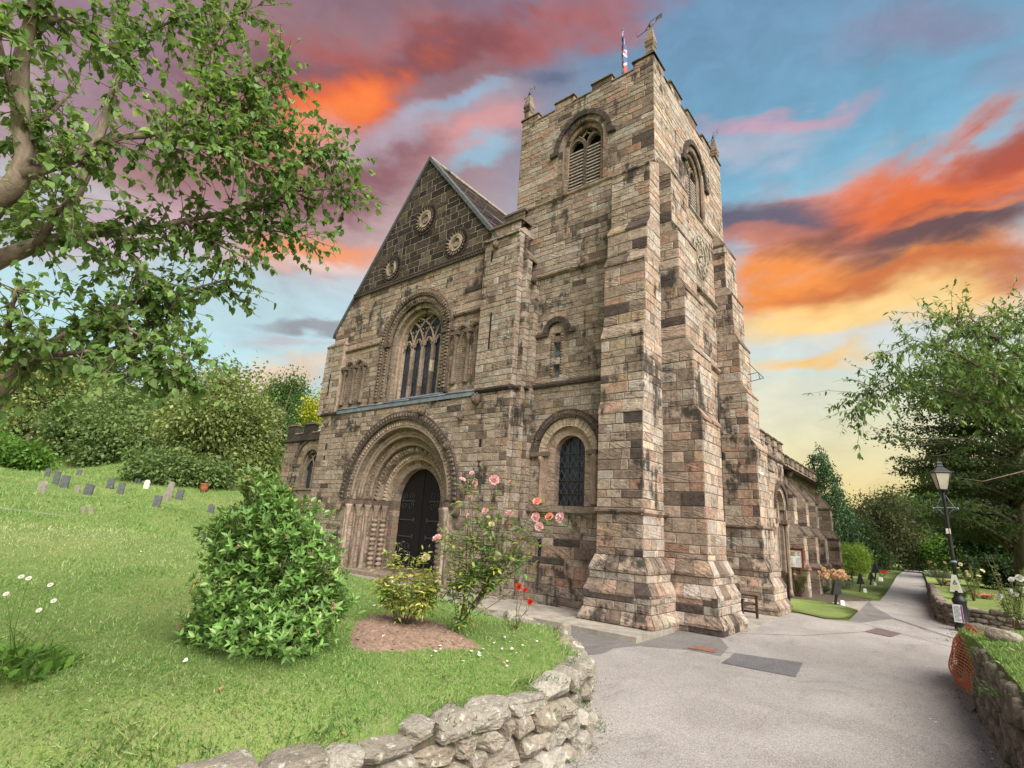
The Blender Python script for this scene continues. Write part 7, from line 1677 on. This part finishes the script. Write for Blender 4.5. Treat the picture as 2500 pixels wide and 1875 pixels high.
b, D = hit(497, 1199); mb = MB(); k = D/1281; mb.lathe((0, 0, -.05), [(7*k, 0), (8.5*k, 10*k), (9*k, 17*k), (10*k, 18*k), (10*k, 20*k), (8.5*k, 20*k), (8*k, 16*k)], 14)
o = tag(mb.build('terracotta_pot', M['terracotta']), 'round terracotta pot standing in front of the olive tree', 'pot'); o.location = b
b, D = hit(505, 1311); mb = MB(); mb.lathe((0, 0, 0), [(.46, -.03), (.48, .03), (.44, .07), (.1, .10)], 18); o = tag(mb.build('grave_cover', M['verdigris']), 'low green bronze disc lying in the grass behind the big bush', 'grave cover'); o.location = P(500, 1312, D)
b, D = hit(970/3.568, 860+1192/3.568); mb = MB(); mb.lathe((0, 0, 0), [(.09, 0), (.13, .12), (.09, .2)], 8); o = tag(mb.build('vase', M['grave_slate']), 'small round vase at the foot of a dark gravestone', 'vase'); o.location = b
# ---------------------------------------------------------------- lamp post
lx, ly = .13, 22.7; root = empty('street_lamp', 'black victorian style lamp post with lantern standing by the path', 'street lamp', (lx, ly, 0)); root.scale = (.84, .84, 1.0)
mb = MB(); mb.lathe((0, 0, 0), [(.26, -.05), (.26, .12), (.235, .16), (.235, .2), (.215, .24), (.205, .82), (.225, .86), (.225, .92), (.15, 1.0), (.12, 1.08), (.17, 1.12), (.17, 1.18), (.11, 1.26), (.075, 1.5)], 16); mb.build('base', M['black'], root)
mb = MB(); mb.lathe((0, 0, 1.5), [(.075, 0), (.068, .8), (.06, 1.8), (.055, 2.5), (.07, 2.56), (.05, 2.62), (.05, 2.85)], 12); mb.build('pole', M['black'], root)
mb = MB(); mb.lathe((0, 0, 2.02), [(.085, 0), (.105, .02), (.105, .05), (.08, .07)], 12); mb.build('collar', M['lead'], root)
mb = MB(); mb.tube([(-.36, -.02, 3.72), (-.3, -.02, 3.74), (.3, -.02, 3.74), (.36, -.02, 3.72)], .018, 6)
for s in (-1, 1): mb.lathe((s*.37, -.02, 3.68), [(.02, 0), (.04, .04), (.02, .08)], 6); mb.tube([(s*.3, 0, 3.74), (s*.16, 0, 3.95), (s*.06, 0, 4.15)], .012, 5); mb.tube([(s*.3, 0, 3.74), (s*.14, 0, 3.62), (s*.05, 0, 3.5)], .012, 5)
mb.build('ladder_bar', M['lead'], root)
lan = MB(); zb_, zt_ = 4.32, 4.88
for i in range(4):
    a = math.pi/4+i*math.pi/2+.35; a2 = a+math.pi/2; pb = lambda r, z, w: (r*math.cos(w), r*math.sin(w), z)
    lan.tube([pb(.19, zb_, a), pb(.36, zt_, a)], .020, 5); lan.tube([pb(.19, zb_, a), pb(.19, zb_, a2)], .020, 5); lan.tube([pb(.36, zt_, a), pb(.36, zt_, a2)], .024, 5); lan.tube([pb(.0, 4.1, a), pb(.1, 4.2, a), pb(.21, zb_, a)], .014, 5)
lan.lathe((0, 0, zt_), [(.40, 0), (.38, .03), (.24, .12), (.14, .19), (.15, .22), (.10, .28), (.13, .31), (.10, .36), (.03, .40), (.02, .5)], 4, rot=math.pi/4+.35, smooth=False); lan.lathe((0, 0, zb_-.03), [(.1, 0), (.22, .03)], 8)
ln_ = lan.build('lantern', M['black'], root)
mb = MB()
for i in range(4):
    a = math.pi/4+i*math.pi/2+.35; a2 = a+math.pi/2; c0, c1 = [(r*.97*math.cos(w), r*.97*math.sin(w), z) for r, z, w in ((.19, zb_, a), (.19, zb_, a2))], [(r*.97*math.cos(w), r*.97*math.sin(w), z) for r, z, w in ((.36, zt_, a2), (.36, zt_, a))]; mb.face(c0+c1)
mb.build('lantern_glass', M['lamp_glass'], ln_)
mb = MB(); mb.tube([(0, 0, zb_), (0, 0, zb_+.25)], .03, 6); mb.lathe((0, 0, zb_+.2), [(.03, 0), (.07, .08), (.05, .18), (.01, .22)], 8); mb.build('bulb', M['white'], ln_)
def facing_plate(name, w, h, z, r, tri, mat, ang=-1.75, parent=root, wt=None):
    mb = MB(); c, s = math.cos(ang), math.sin(ang); wt = w if wt is None else wt; q = [(-w/2, z), (w/2, z), (wt/2, z+h), (-wt/2, z+h)]
    P_ = lambda u, v, d: ((r+d)*c-u*s, (r+d)*s+u*c, v); mb.hexa([P_(u, v, 0) for u, v in q], [P_(u, v, .01) for u, v in q]); return mb.build(name, M[mat], parent)
def text_on(body, size, loc, rot, mat, parent, name='lettering'):
    cu = bpy.data.curves.new(name, 'FONT'); cu.body = body; cu.size = size; cu.align_x = 'CENTER'; cu.align_y = 'CENTER'; cu.extrude = .001
    t = bpy.data.objects.new(name, cu); COL.objects.link(t); bpy.context.view_layer.update()
    me = bpy.data.meshes.new_from_object(t); bpy.data.objects.remove(t); me.materials.clear(); me.materials.append(M[mat]); o = link(name, me, parent); o.location = loc; o.rotation_euler = rot; return o
def ruled_lines(parent, w, h, z, r, ang, n, mat='grave_slate', seed=1):
    rd = random.Random(seed); mb = MB(); c, s = math.cos(ang), math.sin(ang); P_ = lambda u, v, d: ((r+d)*c-u*s, (r+d)*s+u*c, v)
    for i in range(n):
        v = z+h*(1-(i+.7)/(n+.4)); w2 = w*rd.uniform(.5, .85); mb.face([P_(-w*.42, v, .012), (P_(-w*.42+w2, v, .012)), P_(-w*.42+w2, v+h/n*.35, .012), P_(-w*.42, v+h/n*.35, .012)])
    return mb.build('print_lines', M[mat], parent)
M['purple'] = flat('purple_print', (.22, .02, .16)); M['warn'] = flat('yellow_green_print', (.55, .60, .12)); M['pale_sign'] = flat('pale_sign', (.66, .68, .62))
pl_ = facing_plate('warning_sign', .40, .52, 1.14, .15, 0, 'pale_sign', -1.9, wt=.14); mb = MB(); c, s = math.cos(-1.9), math.sin(-1.9); P_ = lambda u, v, d: ((.162+d)*c-u*s, (.162+d)*s+u*c, v)
for a, b in (((-.06, 1.38), (.06, 1.38)), ((.06, 1.38), (0, 1.5)), ((0, 1.5), (-.06, 1.38))): mb.tube([P_(*a, .0), P_(*b, .0)], .010, 4)
mb.tube([P_(0, 1.41, 0), P_(0, 1.45, 0)], .008, 4); mb.build('warning_triangle', M['black'], pl_)
mb = MB()
for v in (1.22, 1.27, 1.31): mb.face([P_(-.12, v, 0), P_(.10, v, 0), P_(.10, v+.022, 0), P_(-.12, v+.022, 0)])
mb.build('print_lines', M['warn'], pl_)
pl_ = facing_plate('public_notice', .30, .52, .26, .235, 0, 'paper', -1.95); ruled_lines(pl_, .28, .46, .28, .235, -1.95, 12); mb = MB(); c, s = math.cos(-1.95), math.sin(-1.95); P_ = lambda u, v, d: ((.246+d)*c-u*s, (.246+d)*s+u*c, v); mb.face([P_(.10, .27, 0), P_(.15, .27, 0), P_(.15, .77, 0), P_(.10, .77, 0)]); mb.build('purple_edge', M['purple'], pl_)
st_ = facing_plate('sticker', .14, .16, 2.92, .068, 0, 'paper', -1.8); facing_plate('sticker_stripe', .06, .16, 2.92, .079, 0, 'redframe', -1.2, st_)
# ---------------------------------------------------------------- benches
def bench(label, loc, rz):
    root = empty('bench', label, 'bench', loc, None); w = 1.5
    mb = MB()
    for k in range(5): mb.box(-w/2, w/2, -.22+k*.1, -.22+k*.1+.085, .42, .445)
    mb.build('seat', M['bench'], root); mb = MB(); mb.hexa([(-w/2, .24, .86), (w/2, .24, .86), (w/2, .29, .86), (-w/2, .29, .86)], [(-w/2, .27, .96), (w/2, .27, .96), (w/2, .31, .96), (-w/2, .31, .96)])
    for k in range(13): x = -w/2+.08+k*(w-.16)/12; mb.hexa([(x-.022, .2, .46), (x+.022, .2, .46), (x+.022, .225, .46), (x-.022, .225, .46)], [(x-.022, .25, .87), (x+.022, .25, .87), (x+.022, .275, .87), (x-.022, .275, .87)])
    mb.build('backrest', M['bench'], root)
    for s in (-1, 1):
        x = s*w/2
        for y, zt in ((-.24, .62), (.22, .95)): mb = MB(); mb.hexa([(x-.035, y-.035, 0), (x+.035, y-.035, 0), (x+.035, y+.035, 0), (x-.035, y+.035, 0)], [(x-.035, y-.035+(.06 if y > 0 else 0), zt), (x+.035, y-.035+(.06 if y > 0 else 0), zt), (x+.035, y+.035+(.06 if y > 0 else 0), zt), (x-.035, y+.035+(.06 if y > 0 else 0), zt)]); mb.build('leg', M['bench'], root)
        mb = MB(); mb.box(x-.045, x+.045, -.3, .25, .62, .66); mb.box(x-.02, x+.02, -.22, .22, .14, .2); mb.box(x-.02, x+.02, -.22, .22, .36, .42); mb.build('armrest', M['bench'], root)
    root.rotation_euler = (0, 0, rz); return root
bench('dark wooden bench tucked between the two south buttresses of the tower', (-5.0, 17.58, .03), math.pi/2)
bench('dark wooden bench on the lawn by the round golden bush', (-5.15, 40.6, .05), math.pi/2)
# ---------------------------------------------------------------- floodlights along the lawn
def floodlight(label, loc, yaw, white=False):
    root = empty('floodlight', label, 'floodlight', loc, 'floodlights on the lawn beside the path'); root.rotation_euler = (0, 0, yaw); root.scale = (.82, .82, .95)
    for s in (-1, 1): mb = MB(); mb.hexa([(s*.10-.02, -.12, -.05), (s*.10+.02, -.12, -.05), (s*.10+.02, -.07, -.05), (s*.10-.02, -.07, -.05)], [(s*.11-.02, .02, .55), (s*.11+.02, .02, .55), (s*.11+.02, .07, .55), (s*.11-.02, .07, .55)]); mb.build('leg', M['black'], root)
    mb = MB()   # pointed hood: a folded sheet metal box, open below
    a = [(-.22, -.20, .40), (.22, -.20, .40), (.22, .22, .46), (-.22, .22, .46)]; b = [(-.13, -.02, .96), (.13, -.02, .96), (.13, .08, .98), (-.13, .08, .98)]; mb.hexa(a, b); mb.build('hood', M['black'], root)
    mb = MB(); mb.hexa([(-.11, .12, -.02), (.11, .12, -.02), (.11, .32, -.02), (-.11, .32, -.02)], [(-.085, .14, .20), (.085, .14, .20), (.085, .30, .20), (-.085, .30, .20)]); mb.build('control_box', M['white'], root)
    return root
floodlight('nearest black hooded floodlight with a white box on the lawn patch', (-3.66, 25.75, .05), -1.15)
floodlight('black hooded floodlight in the middle of the lawn strip', (-3.80, 34.9, .05), -1.4)
floodlight('smaller pale topped lamp behind the middle floodlight', (-4.02, 42.5, .05), -1.2).scale = (.8, .8, .8)
floodlight('farthest black hooded floodlight near the red flowers', (-4.32, 49.2, .05), -1.6).scale = (1.25, 1.25, 1.25)
# ---------------------------------------------------------------- notice board, gate, small fittings
nx, ny = -5.375, 27.44; root = empty('noticeboard', 'red framed glass notice board fixed to the first aisle buttress', 'notice board', (nx, ny, 1.66))
mb = MB(); mb.box(-.31, .31, -.02, .05, -.41, .41); mb.build('backboard', M['paper'], root)
mb = MB()
for a in ((-.34, .34, .36, .42), (-.34, .34, -.42, -.36), (-.34, -.28, -.36, .36), (.28, .34, -.36, .36)): mb.box(a[0], a[1], -.06, .05, a[2], a[3])
mb.box(-.36, .36, -.09, .05, .42, .46); mb.build('frame', M['redframe'], root)
for (x0, x1, z0, z1, m_) in ((-.24, .04, .10, .30, 'manila'), (-.26, -.03, -.26, .04, 'white'), (.02, .25, -.30, .06, 'white'), (.08, .25, .12, .32, 'white')):
    mb = MB(); mb.box(x0, x1, -.028, -.021, z0, z1); nt_ = mb.build('notice', M[m_], root); rd = random.Random(int(x0*100)); mb = MB()
    for i in range(7): z = z1-.03-(z1-z0-.03)*i/7; mb.face([(x0+.02, -.030, z-.012), (x0+.02+(x1-x0-.04)*rd.uniform(.5, 1), -.030, z-.012), (x0+.02+(x1-x0-.04)*.8, -.030, z), (x0+.02, -.030, z)])
    mb.build('print_lines', M['grave_slate'], nt_)
root = empty('gate', 'dark arched wooden gate leaf at the south doorway', 'gate', (-5.22, 24.25, 0)); root.scale = (.42, 1, 1); mb = MB()
for k in range(4):
    x = -.26+k*.15; zt = 1.02+.16*math.sin(math.pi*(k+.5)/4); mb.box(x, x+.125, -.02, .02, .05, zt)
mb.box(-.28, .36, -.035, .035, .18, .28); mb.box(-.28, .36, -.035, .035, .82, .92); mb.tube([(-.28, 0, 1.0)]+[(.03+.31*math.cos(t), 0, 1.02+.2*math.sin(t)) for t in np.linspace(math.pi, 0, 9)]+[(.36, 0, .0)], .035, 6); mb.build('gate_leaf', M['bench'], root)
mb = MB(); mb.box(.33, .43, -.05, .05, -.05, 1.16); mb.build('post', M['black'], root)
mb = MB(); mb.lathe((-4.86, 20.3, 4.62), [(.02, -.07), (.07, -.05), (.085, 0), (.06, .05), (.02, .06)], 10); mb.tube([(-4.98, 20.3, 4.66), (-4.86, 20.3, 4.66)], .025, 6); tag(mb.build('security_lamp', M['white']), 'small round white lamp on the rear tower buttress', 'lamp')
sheet('drain_cover', [(-4.59, 12.08), (-4.57, 12.49), (-4.08, 12.49), (-4.03, 12.12)], .016, M['rust'], 'rust red iron cover plate in the asphalt before the tower', 'cover')
sheet('manhole_cover', [(-2.1, 19.13), (-1.92, 20.3), (-1.28, 19.83), (-1.46, 18.78)], .012, M['asphalt_dark'], 'grey manhole plate in the asphalt farther along the path', 'cover')
mb = MB()
for i in range(9): f = i/8; a = np.array((-2.1, 19.13))*(1-f)+np.array((-1.92, 20.3))*f; b = np.array((-1.46, 18.78))*(1-f)+np.array((-1.28, 19.83))*f; d = np.array((.0, .02)); mb.face([(*(a-d), .0155), (*(b-d), .0155), (*(b+d), .0155), (*(a+d), .0155)])
mb.build('rib', M['rust'], bpy.data.objects['manhole_cover'])
rgn = np.random.default_rng(500)
p, D = RZ(2452, 1566); mb = MB(); rock(mb, (0, 0, 0), (.46, .24, .20), (.93, -.3), rgn, 7, (.75, .5), -.10, .10, 3.5); o = tag(mb.build('boulder', M['rock']), 'single wedge shaped sandstone block lying on the right bank', 'boulder'); o.location = p+(0, 0, .07)
p = GZ(1371, 1551, .80); mb = MB(); rock(mb, (0, 0, 0), (.22, .2, .26), (1, .2), rgn, 7, (.3, .5), .1, .12); o = tag(mb.build('boulder', M['rock']), 'pale upright stone at the far tip of the near lawn', 'boulder'); o.location = (p[0], p[1], .84)
mb = MB(); mb.box(-.5, .5, -.08, .08, 0, .07); o = tag(mb.build('timber_edging', M['bench']), 'short timber plank edging at the far end of the curved wall', 'plank'); o.location = (-.55, 38.0, .62); o.rotation_euler = (0, 0, .1)
p = P(2209, 1378, 70); mb = MB(); mb.tube([(0, 0, -1), (0, 0, 3.2)], .04, 6); o = tag(mb.build('sign_post', M['lead']), 'thin grey post with a small white sign at the path end', 'sign post'); o.location = (p[0], p[1], .2); mb = MB(); mb.box(-.28, .28, -.05, -.03, -.35, .35); mb.build('sign_plate', M['white'], o).location = (0, 0, .55)
# ---------------------------------------------------------------- orange mesh over the broken wall end
root = empty('barrier_mesh', 'orange plastic safety mesh draped over the broken end of the right wall', 'safety mesh', (-.1, 12.9, 0)); mb = MB(); N1, N2 = 26, 22
def netp(u, v):   # u along the wall (near to far), v from bottom to top
    a = np.array(((.10, 11.72), (-.02, 12.2), (-.20, 12.9), (-.30, 13.6), (-.26, 14.15), (-.05, 14.45))); s = u*5; k = min(int(s), 4); p = a[k]+(a[k+1]-a[k])*(s-k)
    zt = .62+.42*math.sin(u*2.4+.25); z = .04+v*zt; lean = .28*v*v-.10*math.sin(v*3.1); w = .02*math.sin(u*17+v*5)+.015*math.sin(v*13+u*3); return (p[0]+lean+w+.16, p[1]+w, z+.02*math.sin(u*9))
for i in range(N1): mb.tube([np.array(netp(min(1, i/(N1-1)+.012*math.sin(j*1.3)), j/12))-(-.1, 12.9, 0) for j in range(13)], .0055, 4, cap=False)
for j in range(N2): mb.tube([np.array(netp(i/18, j/(N2-1)))-(-.1, 12.9, 0) for i in range(19)], .0065, 4, cap=False)
mb.build('mesh_strands', M['net'], root)
mb = MB()
for k in range(46):
    u, v = rgn.random(), rgn.random()**.8; q = netp(u, v*.95); rock(mb, (q[0]+.17, q[1]+.05, q[2]), (.26, .24, .18), (0, 1), rgn, 4, (rgn.random(), .5), 0, .12)
tag(mb.build('rubble_heap', M['rock_dark']), 'tumbled wall stones held behind the orange mesh', 'rubble')
# ---------------------------------------------------------------- flag on the tower
fx, fy = -9.26, 18.0; root = empty('flagpole', 'flagpole on the tower with a union flag hanging limp', 'flag', (fx, fy, 18.2)); mb = MB(); mb.tube([(0, 0, 0), (0, 0, 7.3)], [.06, .03], 8); mb.lathe((0, 0, 7.3), [(.03, 0), (.07, .05), (.03, .1)], 8); mb.build('pole', M['lead'], root)
mb = MB(); nu, nv = 40, 50
def flag_col(u, v):     # u along the fly 0..2, v up the hoist 0..1
    x, y = u-1, v-.5
    if abs(x) < .1 or abs(y) < .1: return 0
    if abs(x) < .17 or abs(y) < .17: return 2
    d = abs(abs(x)*.5-abs(y))*.894
    return 0 if d < .035 else 2 if d < .10 else 1
def flag_pt(u, v):      # hoist edge along the pole, the cloth hangs in folds beside it
    f = u/2; dx = .05+.30*f**.8+.09*math.sin(f*15+v*2.0)*f**.3; dy = .13*math.sin(f*19+v*1.5)*(.3+f*.7)
    return (dx*.85-.05, -dy-.05-.45*dx, 7.2-(1-v)*2.0-f*1.75*(1-.15*v))
for i in range(nu):
    for j in range(nv):
        u0, u1, v0, v1 = 2*i/nu, 2*(i+1)/nu, j/nv, (j+1)/nv; mb.face([flag_pt(u0, v0), flag_pt(u1, v0), flag_pt(u1, v1), flag_pt(u0, v1)], (.5, .5), flag_col((u0+u1)/2, (v0+v1)/2), True)
mb.build('flag_cloth', [M['flag_red'], M['flag_blue'], M['flag_white']], root)
# ---------------------------------------------------------------- sky and sun
SUN_EL, SUN_AZ = 44.0, 110.0       # azimuth clockwise from +Y; +X is 90
w = bpy.data.worlds.new('World'); scene.world = w; w.use_nodes = True; t = NT(w.node_tree)
geo = t.n('ShaderNodeTexCoord').outputs['Generated']
nrm = t.n('ShaderNodeVectorMath', operation='NORMALIZE', ins={0: geo}).outputs[0]; sp = t.n('ShaderNodeSeparateXYZ', ins={0: nrm})
az = t.math('ARCTAN2', sp.outputs[0], sp.outputs[1]); el = t.math('ARCSINE', sp.outputs[2])
vec = t.n('ShaderNodeCombineXYZ', ins={0: az, 1: el}).outputs[0]
def nz3(scale, st, rot, dist=.0, det=5, off=0.0):
    v = t.n('ShaderNodeMapping', ins={'Vector': vec, 'Location': (off, off*.7, 0), 'Rotation': (0, 0, rot), 'Scale': (st, 1, 1)}).outputs[0]
    return t.n('ShaderNodeTexNoise', ins={'Vector': v, 'Scale': scale, 'Detail': det, 'Roughness': .58, 'Distortion': dist})
wn = nz3(3.2, .45, -.30, .3); wv = t.n('ShaderNodeVectorMath', operation='SUBTRACT', ins={0: wn.outputs['Color'], 1: (.5, .5, .5)}).outputs[0]
wn2 = nz3(9.0, .35, -.28, .2, 5, 3.0); wv2 = t.n('ShaderNodeVectorMath', operation='SUBTRACT', ins={0: wn2.outputs['Color'], 1: (.5, .5, .5)}).outputs[0]
def addv(a, b, s): return t.n('ShaderNodeVectorMath', operation='ADD', ins={0: a, 1: t.n('ShaderNodeVectorMath', operation='SCALE', ins={0: b, 3: s}).outputs[0]}).outputs[0]
pv = addv(addv(vec, wv, .28), wv2, .12)
streak = nz3(8, .40, -.30, .9, 7, 1.3).outputs[0]; streak2 = nz3(22, .34, -.26, .7, 6, 5.1).outputs[0]
stk = t.math('ADD', t.math('MULTIPLY', streak, .7), t.math('MULTIPLY', streak2, .3))
eld = t.math('MULTIPLY', el, 180/math.pi/60)
C = lambda r, g, b: srgb(r, g, b)
right = t.ramp(eld, [(0, C(238, 205, 135)), (.08, C(236, 214, 150)), (.16, C(231, 224, 183)), (.25, C(218, 226, 212)), (.36, C(196, 212, 218)), (.46, C(150, 196, 216)), (.60, C(120, 174, 202)), (.78, C(112, 150, 180)), (1, C(100, 132, 168))])
left = t.ramp(eld, [(0, C(246, 196, 150)), (.08, C(244, 208, 176)), (.14, C(216, 220, 212)), (.22, C(186, 222, 228)), (.36, C(190, 214, 222)), (.46, C(204, 180, 180)), (.60, C(168, 138, 142)), (.8, C(138, 110, 122)), (1, C(125, 115, 140))])
col = t.mix(t.mapr(az, rad(-50), rad(-22)), left, right)
def dirof(px, py): r = ray(px, py); r = r/np.linalg.norm(r); return np.array((math.atan2(r[0], r[1]), math.asin(r[2])))
def cloud(a, b, th, rgb, al, soft=1.0, st=.5, seed=0):
    """a bank of cloud lying between two directions of the sky"""
    global col
    A, B_ = dirof(*a), dirof(*b); c = (A+B_)/2; h = (B_-A)/2; ang = math.atan2(h[1], h[0]); L = np.linalg.norm(h); T = th/1281*.82
    m = t.n('ShaderNodeMapping', vector_type='TEXTURE', ins={'Vector': pv, 'Location': (c[0], c[1], 0), 'Rotation': (0, 0, ang), 'Scale': (L, T, 1)}).outputs[0]
    ln = t.n('ShaderNodeVectorMath', operation='LENGTH', ins={0: m}).outputs['Value']
    f = t.math('SUBTRACT', 1.15, ln) if soft < 1 else t.math('SUBTRACT', 1.3, ln)
    f = t.math('ADD', f, t.math('MULTIPLY', t.math('SUBTRACT', stk, .5), st*3.2)); f = t.mapr(f, 0, 1.1*soft, 0, al)
    col = t.mix(f, col, C(*rgb))
cloud((-100, 480), (1180, 60), 350, (156, 108, 108), .88, 1.0, .7)
cloud((-200, 150), (620, 100), 170, (150, 125, 150), .5)
cloud((0, 640), (620, 520), 110, (212, 172, 184), .65)
cloud((850, 60), (1700, -110), 95, (176, 100, 96), .85, 1.0, .7)
cloud((560, 200), (1300, -20), 78, (108, 76, 88), .9, 1.0, .8)
cloud((640, 110), (1000, 60), 46, (176, 92, 84), .7, 1.0, .8)
cloud((900, 130), (1330, 20), 60, (146, 84, 84), .6, 1.0, .8)
cloud((620, 330), (1060, 130), 98, (236, 112, 58), 1.0, 1.0, .75)
cloud((740, 285), (980, 190), 44, (246, 132, 66), .8, 1.0, .7)
cloud((700, 330), (860, 300), 50, (232, 150, 122), .8)
cloud((790, 340), (1300, 250), 62, (182, 170, 184), .8)
cloud((1000, 300), (1240, 245), 26, (150, 186, 212), .7)
cloud((1000, 405), (1330, 330), 60, (222, 160, 158), .75)
cloud((560, 470), (1040, 395), 66, (134, 88, 96), .95, 1.0, .7)
cloud((1040, 440), (1240, 430), 38, (146, 190, 212), .8)
cloud((440, 670), (980, 580), 78, (240, 152, 104), .95, 1.0, .6)
cloud((560, 700), (900, 655), 26, (236, 216, 208), .5)
cloud((560, 850), (850, 800), 34, (150, 146, 152), .85, .8, .5)
cloud((520, 890), (800, 862), 20, (200, 178, 178), .6)
cloud((500, 960), (840, 920), 48, (246, 198, 152), .7)
cloud((1260, 215), (1460, 160), 48, (96, 104, 132), .75)
cloud((2000, 70), (2620, 0), 90, (146, 128, 152), .55)
cloud((2300, 210), (2620, 150), 50, (150, 140, 165), .4)
cloud((1640, 320), (2150, 255), 36, (206, 160, 178), .85, .8, .5)
cloud((1640, 400), (2000, 330), 60, (190, 190, 206), .7)
cloud((1750, 590), (2700, 330), 150, (232, 142, 104), .9, 1.0, .7)
cloud((1880, 560), (2700, 330), 120, (230, 112, 56), 1.0, 1.0, .8)
cloud((2250, 400), (2640, 290), 64, (160, 76, 60), .8, 1.0, .9)
cloud((1560, 560), (2100, 500), 70, (100, 98, 116), .95, 1.0, .7)
cloud((1600, 730), (2700, 610), 135, (240, 146, 68), 1.0, .8, .6)
cloud((1940, 595), (2700, 500), 64, (98, 76, 78), .95, 1.0, .9)
cloud((2150, 545), (2600, 480), 16, (240, 130, 66), .7, 1.0, .9)
cloud((1900, 720), (2700, 640), 40, (190, 104, 62), .75, 1.0, 1.0)
cloud((1640, 600), (2000, 560), 30, (210, 130, 104), .55, .8, .8)
cloud((1640, 800), (2700, 745), 85, (253, 216, 142), .95, .9, .5)
cloud((1880, 870), (2500, 830), 50, (212, 216, 216), .75, .9, .5)
cloud((1800, 950), (2200, 872), 44, (250, 200, 116), .95, .8, .6)
cloud((1700, 1010), (2150, 985), 30, (232, 226, 196), .5)
fl = t.mapr(nz3(7, .55, -.3, .8, 7, 2.0).outputs[0], .3, .7, .93, 1.07); fl2 = t.mapr(nz3(22, .5, -.3, .8, 6, 8.0).outputs[0], .3, .7, .95, 1.05); fl = t.math('MULTIPLY', fl, fl2); col = t.mix(1.0, col, t.n('ShaderNodeCombineColor', ins={0: fl, 1: fl, 2: fl}).outputs[0], 'MULTIPLY')
sky = t.n('ShaderNodeTexSky', sky_type='NISHITA', sun_disc=False, sun_elevation=rad(SUN_EL), sun_rotation=rad(SUN_AZ))
b1 = t.n('ShaderNodeBackground', ins={'Color': sky.outputs[0], 'Strength': .003}); b2 = t.n('ShaderNodeBackground', ins={'Color': col, 'Strength': .51})
o = t.n('ShaderNodeOutputWorld', ins={0: t.n('ShaderNodeAddShader', ins={0: b1.outputs[0], 1: b2.outputs[0]}).outputs[0]})
su = bpy.data.lights.new('sun', 'SUN'); su.energy = 4.8; su.angle = rad(60); su.color = (1.0, .95, .86); so = bpy.data.objects.new('sun', su); COL.objects.link(so)
a_, e_ = rad(SUN_AZ), rad(SUN_EL); sv = Vector((math.sin(a_)*math.cos(e_), math.cos(a_)*math.cos(e_), math.sin(e_))); so.rotation_euler = sv.to_track_quat('Z', 'Y').to_euler()
scene.render.engine = 'CYCLES'; scene.cycles.max_bounces = 6; scene.cycles.diffuse_bounces = 3; scene.cycles.transmission_bounces = 3; scene.cycles.use_denoising = True
vs = scene.view_settings; vs.view_transform = 'Standard'; vs.look = 'None'; vs.exposure = 1.0; vs.gamma = 1.0
